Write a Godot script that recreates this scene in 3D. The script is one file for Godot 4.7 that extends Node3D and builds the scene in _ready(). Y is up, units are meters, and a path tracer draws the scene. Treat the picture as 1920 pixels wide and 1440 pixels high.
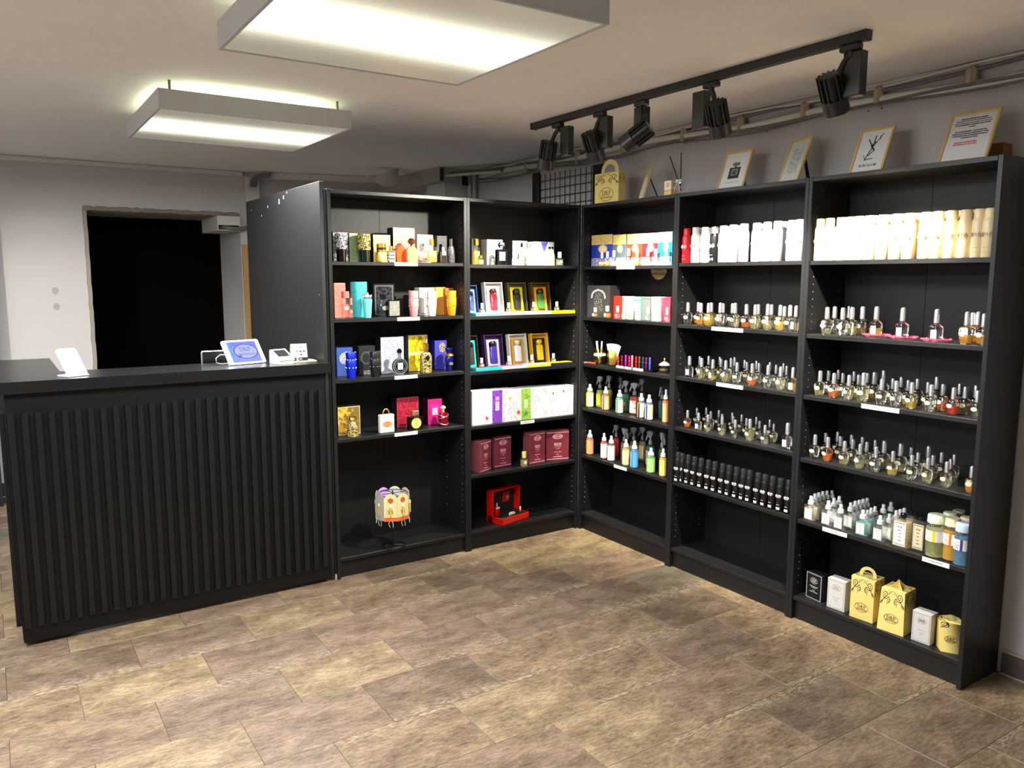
extends Node3D
# Perfume shop corner: five black bookcases round a corner, a ribbed counter, ceiling light boxes and a spot track.
# World: the two bookcase rows meet at the origin; row A runs along -x at z = 0, row B runs along +z at x = 0.
const FOCAL := 1485.28
const EYE := Vector3(-3.03795, 1.58428, 3.85363)
var view := Basis.from_euler(Vector3(-0.133455, -0.582055, 0.001115))
var mats := {}
var meshes := {}
var taken := {}
var rng := RandomNumberGenerator.new()
var nz := FastNoiseLite.new()
var zx := 0.0
var zy := 0.0
var zs := 1.0

# ---------- pixels to places ----------
func zoom(x0: float, y0: float, s: float) -> void:
	zx = x0; zy = y0; zs = s
func X(v: float) -> float: return zx + v / zs
func Y(v: float) -> float: return zy + v / zs
func ray(px: float, py: float) -> Vector3:
	return view * Vector3((px - 960.0) / FOCAL, (720.0 - py) / FOCAL, -1.0)
func hit(px: float, py: float, axis: int, value: float) -> Vector3:
	var d := ray(px, py)
	return EYE + d * ((value - EYE[axis]) / d[axis])
# the point of row A (side 0) or row B (side 1) at height y and d metres behind the row's front that shows in column px
func place(side: int, px: float, y: float, d: float) -> Vector3:
	var w0 := Vector3(0, y, -d) if side == 0 else Vector3(d, y, 0)
	var u := Vector3(1, 0, 0) if side == 0 else Vector3(0, 0, 1)
	var c0 := view.inverse() * (w0 - EYE)
	var cu := view.inverse() * u
	var a := px - 960.0
	return w0 + u * (-(a * c0.z + FOCAL * c0.x) / (a * cu.z + FOCAL * cu.x))
func height_at(side: int, px: float, py: float, d: float) -> float:
	return hit(px, py, 2 if side == 0 else 0, -d if side == 0 else d).y
func facing(side: int) -> float: return 0.0 if side == 0 else -PI / 2

# ---------- nodes ----------
func numbered(called: String) -> String:
	var n: int = taken.get(called, -1) + 1
	taken[called] = n
	return called if n == 0 else "%s_%03d" % [called, n]
func thing(called: String, label: String, category: String, at := Vector3.ZERO, turn := 0.0, group := "") -> Node3D:
	var o := Node3D.new()
	o.name = numbered(called)
	add_child(o)
	o.position = at
	o.rotation.y = turn
	o.set_meta("label", label)
	o.set_meta("category", category)
	if group: o.set_meta("group", group)
	return o
func part(parent: Node3D, called: String, mesh: Mesh, m: Material, at := Vector3.ZERO, rot := Vector3.ZERO, label := "") -> MeshInstance3D:
	var o := MeshInstance3D.new()
	o.name = called
	o.mesh = mesh
	o.material_override = m
	parent.add_child(o, true)
	o.position = at
	o.rotation = rot
	if label: o.set_meta("label", label)
	return o
func copy(o: Node3D, label: String, at: Vector3, turn: float, group := "") -> Node3D:
	var c: Node3D = o.duplicate()
	c.name = numbered(String(o.name).rstrip("0123456789").trim_suffix("_"))
	add_child(c)
	c.position = at
	c.rotation.y = turn
	if label: c.set_meta("label", label)
	if group: c.set_meta("group", group)
	return c
func structure(called: String, label: String, category: String) -> Node3D:
	var o := Node3D.new()
	o.name = called
	add_child(o)
	o.set_meta("kind", "structure")
	o.set_meta("label", label)
	o.set_meta("category", category)
	return o

# ---------- materials ----------
func mat(key: String, c := Color.WHITE, rough := 0.5, metal := 0.0) -> StandardMaterial3D:
	if mats.has(key): return mats[key]
	var m := StandardMaterial3D.new()
	m.resource_name = key
	m.albedo_color = c
	m.roughness = rough
	m.metallic = metal
	mats[key] = m
	return m
func col(c: Color, rough := 0.5, metal := 0.0) -> StandardMaterial3D:
	return mat("paint %s %.2f %.2f" % [c.to_html(), rough, metal], c, rough, metal)
func pane(key: String, c := Color(1, 1, 1), a := 0.08) -> StandardMaterial3D:
	if mats.has(key): return mats[key]
	var m := mat(key, Color(c.r, c.g, c.b, a), 0.03)
	m.transparency = BaseMaterial3D.TRANSPARENCY_ALPHA
	return m
# coloured contents: part of the light goes straight through, part takes on the colour
func liquid(c: Color, _scale := 0.033) -> StandardMaterial3D:
	var key := "liquid " + c.to_html()
	if mats.has(key): return mats[key]
	var m := mat(key, Color(c.r, c.g, c.b, clampf(0.02 + 0.58 * c.s * c.s + 0.14 * c.s + 0.35 * (1.0 - c.v), 0.02, 0.75)), 0.3)
	m.transparency = BaseMaterial3D.TRANSPARENCY_ALPHA
	return m
func crystal(c: Color) -> StandardMaterial3D:
	var key := "crystal " + c.to_html()
	if mats.has(key): return mats[key]
	var m := mat(key, Color(c.r, c.g, c.b, 0.0), 0.02)
	m.refraction_enabled = true
	m.refraction_scale = 0.05
	m.transparency = BaseMaterial3D.TRANSPARENCY_ALPHA
	return m
func picture(w: int, h: int, f: Callable) -> ImageTexture:
	var im := Image.create_empty(w, h, false, Image.FORMAT_RGB8)
	for y in h:
		for x in w:
			im.set_pixel(x, y, f.call((x + 0.5) / w, (y + 0.5) / h))
	return ImageTexture.create_from_image(im)
func printed(key: String, w: int, h: int, f: Callable, rough := 0.45, metal := 0.0) -> StandardMaterial3D:
	if mats.has(key): return mats[key]
	var m := mat(key, Color.WHITE, rough, metal)
	m.albedo_texture = picture(w, h, f)
	return m
func n2(x: float, y: float) -> float: return nz.get_noise_2d(x, y)

# ---------- meshes ----------
func tri(st: SurfaceTool, a: Vector3, b: Vector3, c: Vector3, n: Vector3, ua := Vector2.ZERO, ub := Vector2.ZERO, uc := Vector2.ZERO, own := true) -> void:
	if (b - a).cross(c - a).dot(n) > 0:
		var t := b; b = c; c = t
		var u := ub; ub = uc; uc = u
	for p in [[a, ua], [b, ub], [c, uc]]:
		if own: st.set_normal(n)
		st.set_uv(p[1])
		st.add_vertex(p[0])
func quad(st: SurfaceTool, a: Vector3, b: Vector3, c: Vector3, d: Vector3, n: Vector3, own := true, uv := [Vector2(0, 1), Vector2(1, 1), Vector2(1, 0), Vector2(0, 0)]) -> void:
	tri(st, a, b, c, n, uv[0], uv[1], uv[2], own)
	tri(st, a, c, d, n, uv[0], uv[2], uv[3], own)
func begin() -> SurfaceTool:
	var st := SurfaceTool.new()
	st.begin(Mesh.PRIMITIVE_TRIANGLES)
	return st
# chamfered box, base at y = 0, centred in x and z; every face carries 0..1 texture coordinates
func add_box(st: SurfaceTool, s: Vector3, b: float, o := Vector3.ZERO) -> void:
	var h := s / 2
	var mid := o + Vector3(0, h.y, 0)
	for ax in 3:
		var u := (ax + 1) % 3
		var v := (ax + 2) % 3
		if ax == 0: u = 2; v = 1
		if ax == 2: u = 0; v = 1
		if ax == 1: u = 0; v = 2
		for sg in [-1.0, 1.0]:
			var n := Vector3.ZERO
			n[ax] = sg
			var pts := []
			for k in [[-1, -1], [1, -1], [1, 1], [-1, 1]]:
				var p := Vector3.ZERO
				p[ax] = sg * h[ax]
				p[u] = k[0] * (h[u] - b)
				p[v] = k[1] * (h[v] - b)
				pts.append(mid + p)
			var mirror: bool = (ax == 0 and sg > 0) or (ax == 2 and sg < 0)
			var uv := [Vector2(0, 1), Vector2(1, 1), Vector2(1, 0), Vector2(0, 0)]
			if mirror: uv = [Vector2(1, 1), Vector2(0, 1), Vector2(0, 0), Vector2(1, 0)]
			quad(st, pts[0], pts[1], pts[2], pts[3], n, true, uv)
	if b <= 0: return
	for ax in 3:   # the twelve chamfers run along ax
		var u := (ax + 1) % 3
		var v := (ax + 2) % 3
		for su in [-1.0, 1.0]:
			for sv in [-1.0, 1.0]:
				var n := Vector3.ZERO
				n[u] = su; n[v] = sv
				var pts := []
				for k in [[-1, 0], [1, 0], [1, 1], [-1, 1]]:
					var p := Vector3.ZERO
					p[ax] = k[0] * (h[ax] - b)
					p[u] = su * (h[u] - (b if k[1] == 1 else 0.0))
					p[v] = sv * (h[v] - (b if k[1] == 0 else 0.0))
					pts.append(mid + p)
				quad(st, pts[0], pts[1], pts[2], pts[3], n.normalized())
	for sx in [-1.0, 1.0]:
		for sy in [-1.0, 1.0]:
			for sz in [-1.0, 1.0]:
				var sg := Vector3(sx, sy, sz)
				tri(st, mid + sg * (h - Vector3(0, b, b)), mid + sg * (h - Vector3(b, 0, b)), mid + sg * (h - Vector3(b, b, 0)), sg.normalized())
func box(s: Vector3, b := 0.001) -> Mesh:
	var key := "box %.4f %.4f %.4f %.4f" % [s.x, s.y, s.z, b]
	if not meshes.has(key):
		var st := begin()
		add_box(st, s, b)
		meshes[key] = st.commit()
	return meshes[key]
# turned shape: profile of (radius, height) from the bottom up; ex stretches x, ez stretches z, sq squares the section (2 = round)
func add_lathe(st: SurfaceTool, prof: Array, seg := 20, ex := 1.0, ez := 1.0, sq := 2.0, o := Vector3.ZERO) -> void:
	var group := 0
	var last := Vector2.ZERO
	var total := 0.0
	for i in prof.size() - 1: total += (prof[i + 1] - prof[i]).length()
	var run := 0.0
	for i in prof.size() - 1:
		var a: Vector2 = prof[i]
		var b: Vector2 = prof[i + 1]
		var d := b - a
		if d.length() < 1e-7: continue
		if i > 0 and absf(last.angle_to(d)) > 0.6: group += 1
		last = d
		st.set_smooth_group(group)
		for k in seg:
			var t0 := TAU * k / seg
			var t1 := TAU * (k + 1) / seg
			var c0 := Vector2(cos(t0), sin(t0))
			var c1 := Vector2(cos(t1), sin(t1))
			if sq != 2.0:
				c0 = Vector2(signf(c0.x) * pow(absf(c0.x), 2.0 / sq), signf(c0.y) * pow(absf(c0.y), 2.0 / sq))
				c1 = Vector2(signf(c1.x) * pow(absf(c1.x), 2.0 / sq), signf(c1.y) * pow(absf(c1.y), 2.0 / sq))
			c0 *= Vector2(ex, ez); c1 *= Vector2(ex, ez)
			var m := (c0 + c1).normalized()
			var n := Vector3(d.y * m.x, -d.x, d.y * m.y)
			var p0 := o + Vector3(c0.x * a.x, a.y, c0.y * a.x)
			var p1 := o + Vector3(c1.x * a.x, a.y, c1.y * a.x)
			var p2 := o + Vector3(c1.x * b.x, b.y, c1.y * b.x)
			var p3 := o + Vector3(c0.x * b.x, b.y, c0.y * b.x)
			# u = 0.5 lies on +z, v runs down from the top
			var u0 := 0.75 - float(k) / seg
			var u1 := 0.75 - float(k + 1) / seg
			var v0 := 1.0 - run / total
			var v1 := 1.0 - (run + d.length()) / total
			if a.x > 1e-6: tri(st, p0, p1, p2, n, Vector2(u0, v0), Vector2(u1, v0), Vector2(u1, v1), false)
			if b.x > 1e-6: tri(st, p0, p2, p3, n, Vector2(u0, v0), Vector2(u1, v1), Vector2(u0, v1), false)
		run += d.length()
func lathe(key: String, prof: Array, seg := 20, ex := 1.0, ez := 1.0, sq := 2.0) -> Mesh:
	if key == "": key = "turn %s %d %.4f %.4f %.2f" % [str(prof), seg, ex, ez, sq]
	if not meshes.has(key):
		var st := begin()
		add_lathe(st, prof, seg, ex, ez, sq)
		st.generate_normals()
		meshes[key] = st.commit()
	return meshes[key]
func cyl(r: float, h: float, seg := 16, b := 0.0) -> Mesh:
	if b > 0: return lathe("", [Vector2(0, 0), Vector2(r - b, 0), Vector2(r, b), Vector2(r, h - b), Vector2(r - b, h), Vector2(0, h)], seg)
	return lathe("", [Vector2(0, 0), Vector2(r, 0), Vector2(r, h), Vector2(0, h)], seg)
# a flat oval plate that faces +z
func oval(rx: float, ry: float, t := 0.0006, seg := 24) -> Mesh:
	var key := "oval %.4f %.4f %.4f" % [rx, ry, t]
	if not meshes.has(key):
		var st := begin()
		for k in seg:
			var a := TAU * k / seg
			var b := TAU * (k + 1) / seg
			var pa := Vector3(cos(a) * rx, sin(a) * ry, 0)
			var pb := Vector3(cos(b) * rx, sin(b) * ry, 0)
			var z := Vector3(0, 0, t)
			tri(st, z, pa + z, pb + z, Vector3.BACK, Vector2(0.5, 0.5), Vector2(0.5 + cos(a) / 2, 0.5 - sin(a) / 2), Vector2(0.5 + cos(b) / 2, 0.5 - sin(b) / 2))
			quad(st, pa, pb, pb + z, pa + z, (pa + pb).normalized())
			tri(st, Vector3.ZERO, pa, pb, Vector3.FORWARD)
		meshes[key] = st.commit()
	return meshes[key]
# an oval ring that faces +z
func ring(rx: float, ry: float, w: float, t := 0.0008, seg := 28) -> Mesh:
	var key := "ring %.4f %.4f %.4f %.4f" % [rx, ry, w, t]
	if not meshes.has(key):
		var st := begin()
		for k in seg:
			var a := TAU * k / seg
			var b := TAU * (k + 1) / seg
			var da := Vector3(cos(a), sin(a), 0)
			var db := Vector3(cos(b), sin(b), 0)
			var s1 := Vector3(rx, ry, 0)
			var s0 := Vector3(rx - w, ry - w, 0)
			var z := Vector3(0, 0, t)
			quad(st, da * s0 + z, da * s1 + z, db * s1 + z, db * s0 + z, Vector3.BACK)
			quad(st, da * s1, db * s1, db * s1 + z, da * s1 + z, (da + db).normalized())
			quad(st, da * s0, db * s0, db * s0 + z, da * s0 + z, -(da + db).normalized())
		meshes[key] = st.commit()
	return meshes[key]
# round bar along a path
func add_tube(st: SurfaceTool, pts: Array, r: float, seg := 8) -> void:
	st.set_smooth_group(0)
	var side := Vector3.UP
	var rings := []
	for i in pts.size():
		var dir: Vector3 = (pts[mini(i + 1, pts.size() - 1)] - pts[maxi(i - 1, 0)]).normalized()
		if absf(dir.dot(side)) > 0.95: side = Vector3.RIGHT if absf(dir.x) < 0.9 else Vector3.BACK
		side = (side - dir * dir.dot(side)).normalized()
		var up := dir.cross(side)
		var rg := []
		for k in seg:
			var t := TAU * k / seg
			rg.append(pts[i] + (side * cos(t) + up * sin(t)) * r)
		rings.append(rg)
	for i in pts.size() - 1:
		for k in seg:
			var k1 := (k + 1) % seg
			var n: Vector3 = rings[i][k] + rings[i][k1] - pts[i] * 2
			quad(st, rings[i][k], rings[i][k1], rings[i + 1][k1], rings[i + 1][k], n, false)
	for e in [0, pts.size() - 1]:
		var n: Vector3 = (pts[0] - pts[1]) if e == 0 else (pts[e] - pts[e - 1])
		st.set_smooth_group(1 if e == 0 else 2)
		for k in seg: tri(st, pts[e], rings[e][k], rings[e][(k + 1) % seg], n, Vector2.ZERO, Vector2.ZERO, Vector2.ZERO, false)
func tube(pts: Array, r: float, seg := 8) -> Mesh:
	var key := "tube %s %.4f" % [str(pts), r]
	if not meshes.has(key):
		var st := begin()
		add_tube(st, pts, r, seg)
		st.generate_normals()
		meshes[key] = st.commit()
	return meshes[key]
# outline in x and y pulled out along z, centred on z = 0
func prism(poly: Array, depth: float) -> Mesh:
	var key := "prism %s %.4f" % [str(poly), depth]
	if not meshes.has(key):
		var st := begin()
		var p := PackedVector2Array(poly)
		var idx := Geometry2D.triangulate_polygon(p)
		var z := Vector3(0, 0, depth / 2)
		var lo := p[0]
		var hi := p[0]
		for q in p: lo = lo.min(q); hi = hi.max(q)
		var v3 := func(q: Vector2) -> Vector3: return Vector3(q.x, q.y, 0)
		var uv := func(q: Vector2) -> Vector2: return Vector2((q.x - lo.x) / (hi.x - lo.x), 1.0 - (q.y - lo.y) / (hi.y - lo.y))
		for i in range(0, idx.size(), 3):
			for s in [-1.0, 1.0]:
				tri(st, v3.call(p[idx[i]]) + z * s, v3.call(p[idx[i + 1]]) + z * s, v3.call(p[idx[i + 2]]) + z * s, Vector3(0, 0, s), uv.call(p[idx[i]]), uv.call(p[idx[i + 1]]), uv.call(p[idx[i + 2]]))
		var turn := 1.0 if Geometry2D.is_polygon_clockwise(p) else -1.0
		for i in p.size():
			var a: Vector3 = v3.call(p[i])
			var b: Vector3 = v3.call(p[(i + 1) % p.size()])
			var n := Vector3(-(b - a).y, (b - a).x, 0).normalized() * turn
			quad(st, a - z, b - z, b + z, a + z, n)
		meshes[key] = st.commit()
	return meshes[key]
func lettering(s: String, size: float, serif := true, depth := 0.0008) -> Mesh:
	var key := "text %s %.4f %s" % [s, size, serif]
	if not meshes.has(key):
		var f := SystemFont.new()
		f.font_names = PackedStringArray(["Droid Serif" if serif else "Droid Sans"])
		var t := TextMesh.new()
		t.text = s
		t.font = f
		t.font_size = 32
		t.pixel_size = size / 32.0
		t.depth = depth
		t.curve_step = 2.0
		meshes[key] = t
	return meshes[key]

# ---------- camera, air, light ----------
func stage() -> void:
	rng.seed = 7
	nz.seed = 11
	nz.noise_type = FastNoiseLite.TYPE_SIMPLEX_SMOOTH
	nz.frequency = 1.0
	var cam := Camera3D.new()
	cam.name = "camera"
	cam.fov = 51.7242
	cam.near = 0.05
	cam.far = 60.0
	add_child(cam)
	cam.position = EYE
	cam.basis = view
	cam.current = true
	var env := Environment.new()
	env.background_mode = Environment.BG_COLOR
	env.background_color = Color(0.02, 0.02, 0.02)
	env.tonemap_mode = Environment.TONE_MAPPER_LINEAR
	env.tonemap_exposure = 1.12
	env.sdfgi_enabled = true
	env.ssao_enabled = true
	env.ssil_enabled = true
	var we := WorldEnvironment.new()
	we.name = "world"
	we.environment = env
	add_child(we)

const PANEL_LIGHT := 6.7
const SPOT_LIGHT := 6.0
const LAMP_TINT := Color(0.97, 0.985, 1.0)
const ROOM := [-5.0, 0.29, -2.85, 5.4]   # x from, x to, z from, z to
const CEIL := 2.43

# ---------- room ----------
func wood(key: String, upright: bool, base := Color(0.092, 0.094, 0.098)) -> StandardMaterial3D:
	if mats.has(key): return mats[key]
	var m := mat(key, Color.WHITE, 0.42)
	m.albedo_texture = picture(256, 256, func(u: float, v: float) -> Color:
		var a := u if upright else v
		var b := v if upright else u
		var g := n2(a * 60.0, b * 3.0) * 0.5 + n2(a * 150.0 + 40.0, b * 7.0) * 0.5
		var t := smoothstep(0.25, 0.7, g)
		return base.lerp(Color(0.27, 0.275, 0.29), t * 0.7 * base.r / 0.092))
	m.uv1_triplanar = true
	m.uv1_scale = Vector3(2.2, 2.2, 2.2)
	m.uv1_triplanar_sharpness = 4.0
	m.metallic_specular = 0.43
	return m

func floor_tiles() -> void:
	var fl := structure("floor", "brown stone-look vinyl tile floor in staggered rows", "floor")
	part(fl, "subfloor", box(Vector3(ROOM[1] - ROOM[0], 0.1, ROOM[3] - ROOM[2] + 0.8), 0), col(Color(0.22, 0.19, 0.16), 0.8), Vector3((ROOM[0] + ROOM[1]) / 2, -0.1035, (ROOM[3] + ROOM[2] - 0.8) / 2))
	var looks := []
	var tones := [[Color(0.615, 0.525, 0.41), Color(0.32, 0.255, 0.20)], [Color(0.655, 0.57, 0.44), Color(0.36, 0.295, 0.225)], [Color(0.57, 0.485, 0.40), Color(0.305, 0.25, 0.205)], [Color(0.635, 0.555, 0.42), Color(0.34, 0.285, 0.21)], [Color(0.545, 0.465, 0.38), Color(0.29, 0.24, 0.19)], [Color(0.60, 0.51, 0.415), Color(0.335, 0.27, 0.215)], [Color(0.46, 0.42, 0.345), Color(0.29, 0.26, 0.215)]]
	for i in tones.size():
		var lo: Color = tones[i][1]
		var hi: Color = tones[i][0]
		var off := i * 37.3
		var m := mat("vinyl tile %d" % i, Color.WHITE, 0.42)
		m.albedo_texture = picture(420, 280, func(u: float, v: float) -> Color:
			var x := u * 0.465
			var y := v * 0.311 + 0.012 * n2(u * 2.3 + off, v * 1.1)
			var big := n2(x * 4.0 + off, y * 9.0)
			var mid := n2(x * 17.0 + off, y * 60.0 + off)
			var fine := n2(x * 50.0, y * 170.0 + off)
			var speck := n2(x * 170.0 + off, y * 330.0)
			var t := 0.55 + 0.45 * big + 0.38 * mid + 0.32 * fine + 0.26 * speck
			var c := lo.lerp(hi, clampf(t, -0.2, 1.2))
			var edge := smoothstep(0.20, 0.0, v + 0.12 * n2(x * 22.0, off))
			var pale := smoothstep(-0.25, 0.5, n2(x * 24.0 - off, y * 120.0 + 9.0)) * edge * (0.75 if i % 2 == 0 else 0.25)
			c = c.lerp(Color(0.74, 0.67, 0.55), pale)
			var dark := smoothstep(0.38, 0.7, n2(x * 20.0 + 80.0, y * 95.0 - off))
			return c.lerp(Color(0.29, 0.24, 0.19), dark * 0.5))
		m.roughness = 0.36
		looks.append(m)
	var tile := box(Vector3(0.464, 0.0035, 0.310), 0.0009)
	var row := 0
	var z: float = 0.1555 - 0.311 * 9
	while z < 4.7:
		var shift := 0.0 if (row + 1) % 2 == 0 else 0.2325
		var x := -2.622 - 0.465 * 5 + shift
		while x < 0.29:
			var x1 := minf(x + 0.465, 0.288)
			var dx := x1 - x
			if dx > 0.03:
				var mesh := tile if dx > 0.46 else box(Vector3(dx - 0.001, 0.0035, 0.310), 0.0009)
				var k := rng.randi() % 34
				var pick := 6 if k == 0 else rng.randi() % 6
				var t := part(fl, "tile", mesh, looks[pick], Vector3((x + x1) / 2, -0.0035, z + 0.1555))
				if dx > 0.46 and rng.randf() < 0.5: t.rotation.y = PI
			x += 0.465
		z += 0.311
		row += 1

func room() -> void:
	var paper := mat("wallpaper", Color(0.745, 0.73, 0.725), 0.75)
	var relief := picture(128, 128, func(u: float, v: float) -> Color:
		var k := 0.5 + 0.35 * n2(u * 40.0, v * 40.0) + 0.2 * n2(u * 90.0, v * 90.0)
		return Color(k, k, k))
	paper.heightmap_enabled = true
	paper.heightmap_texture = relief
	paper.heightmap_scale = 0.06
	paper.uv1_triplanar = true
	paper.uv1_scale = Vector3(4, 4, 4)
	var plaster := mat("plaster", Color(0.95, 0.94, 0.925), 0.8)
	plaster.albedo_texture = picture(128, 128, func(u: float, v: float) -> Color:
		var k := 0.98 + 0.012 * n2(u * 5.0, v * 5.0) + 0.012 * n2(u * 30.0, v * 30.0)
		return Color(k, k, k))
	plaster.uv1_triplanar = true
	var white := col(Color(0.80, 0.79, 0.76), 0.5)
	floor_tiles()
	var w: float = ROOM[1] - ROOM[0]
	var d: float = ROOM[3] - ROOM[2]
	var cx: float = (ROOM[0] + ROOM[1]) / 2
	var cz: float = (ROOM[2] + ROOM[3]) / 2
	var ce := structure("ceiling", "smooth off-white plaster ceiling", "ceiling")
	part(ce, "ceiling_slab", box(Vector3(w + 0.4, 0.2, d + 1.6), 0), plaster, Vector3(cx, CEIL, cz - 0.6))
	var wr := structure("wall_right", "grey textured wallpaper wall behind the long bookcase row", "wall")
	part(wr, "wall_slab", box(Vector3(0.2, CEIL + 0.1, d + 0.9), 0), paper, Vector3(ROOM[1] + 0.1, -0.1, cz - 0.45))
	var wl := structure("wall_left", "plain grey wall at the far side of the shop", "wall")
	part(wl, "wall_slab", box(Vector3(0.2, CEIL + 0.1, d + 0.9), 0), paper, Vector3(ROOM[0] - 0.1, -0.1, cz - 0.45))
	var wf := structure("wall_front", "plain grey wall of the shop front", "wall")
	part(wf, "wall_slab", box(Vector3(w + 0.4, CEIL + 0.1, 0.2), 0), paper, Vector3(cx, -0.1, ROOM[3] + 0.1))
	var wb := structure("wall_back", "grey wall behind the counter with a dark doorway", "wall")
	var zb: float = ROOM[2] - 0.35
	part(wb, "wall_slab", box(Vector3(-2.39 - ROOM[0], CEIL + 0.1, 0.7), 0), paper, Vector3((-2.39 + ROOM[0]) / 2, -0.1, zb))
	part(wb, "wall_slab", box(Vector3(ROOM[1] + 1.28, CEIL + 0.1, 0.7), 0), paper, Vector3((ROOM[1] - 1.28) / 2, -0.1, zb))
	part(wb, "lintel", box(Vector3(1.11, CEIL - 2.085, 0.7), 0), paper, Vector3(-1.835, 2.085, zb))
	# broken plaster edge round the doorway
	var st := begin()
	st.set_smooth_group(-1)
	var prev := []
	for i in 46:
		var x := -2.41 + i * (1.12 / 45)
		var j := 0.012 * n2(i * 0.9, 3.0)
		var rg := [Vector3(x, 2.105 + j, -2.848), Vector3(x, 2.10 + j, -2.838 + 0.008 * n2(i, 9.0)), Vector3(x, 2.075 + 0.010 * n2(i * 1.3, 5.0), -2.836 + 0.006 * n2(i * 2.0, 1.0)), Vector3(x, 2.068 + 0.008 * n2(i * 0.7, 8.0), -2.90), Vector3(x, 2.074 + 0.006 * n2(i * 1.7, 6.0), -3.5)]
		if i > 0:
			for k in 4: quad(st, prev[k], prev[k + 1], rg[k + 1], rg[k], Vector3(0, -0.7, 0.7), false)
		prev = rg
	st.generate_normals()
	part(wb, "rough_plaster_edge", st.commit(), col(Color(0.52, 0.49, 0.45), 0.9), Vector3.ZERO, Vector3.ZERO, "broken grey plaster edge over the doorway")
	st = begin()
	st.set_smooth_group(-1)
	for i in 40:
		var y := i * 2.08 / 39
		var j := 0.006 * n2(i * 0.8, 20.0)
		var rg := [Vector3(-2.412 + j, y, -2.848), Vector3(-2.408 + j, y, -2.838), Vector3(-2.385 + j * 0.7, y, -2.838), Vector3(-2.383, y, -2.95)]
		if i > 0:
			for k in 3: quad(st, prev[k], prev[k + 1], rg[k + 1], rg[k], Vector3(0.3, 0, 0.9), false)
		prev = rg
	st.generate_normals()
	part(wb, "rough_plaster_jamb", st.commit(), col(Color(0.58, 0.56, 0.52), 0.9))
	for p in [[-2.623, 1.486], [-2.622, 1.37]]:
		part(wb, "stain", oval(0.022, 0.026, 0.0007), col(Color(0.63, 0.62, 0.615), 0.8), Vector3(p[0], p[1], -2.8499))
	var dr := structure("door_1", "black door leaf deep inside the doorway", "door")
	mat("black door", Color(0.012, 0.014, 0.014), 0.95).metallic_specular = 0.15
	part(dr, "leaf", box(Vector3(1.2, 2.2, 0.05), 0.002), mat("black door"), Vector3(-1.835, 0, -3.56))
	# baseboards
	var bbr := structure("baseboard_right", "grey plastic baseboard with pale edges", "baseboard")
	part(bbr, "board", prism([Vector2(0, 0), Vector2(-0.016, 0), Vector2(-0.014, 0.06), Vector2(-0.009, 0.092), Vector2(0, 0.092)], 2.97), col(Color(0.33, 0.30, 0.27), 0.5), Vector3(0.29, 0.003, 3.9))
	part(bbr, "edge_strip", box(Vector3(0.013, 0.009, 2.97), 0.001), col(Color(0.72, 0.69, 0.62), 0.5), Vector3(0.283, 0.09, 3.9))
	part(bbr, "edge_strip", box(Vector3(0.02, 0.004, 2.97), 0.001), col(Color(0.72, 0.69, 0.62), 0.5), Vector3(0.279, 0.0, 3.9))
	var bbb := structure("baseboard_back", "dark baseboard with a white foot strip behind the counter", "baseboard")
	part(bbb, "board", box(Vector3(2.5, 0.1, 0.016), 0.002), col(Color(0.2, 0.18, 0.17), 0.5), Vector3(-3.7, 0.004, -2.842))
	part(bbb, "edge_strip", box(Vector3(2.5, 0.006, 0.02), 0.001), col(Color(0.72, 0.69, 0.62), 0.5), Vector3(-3.7, 0, -2.84))

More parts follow.
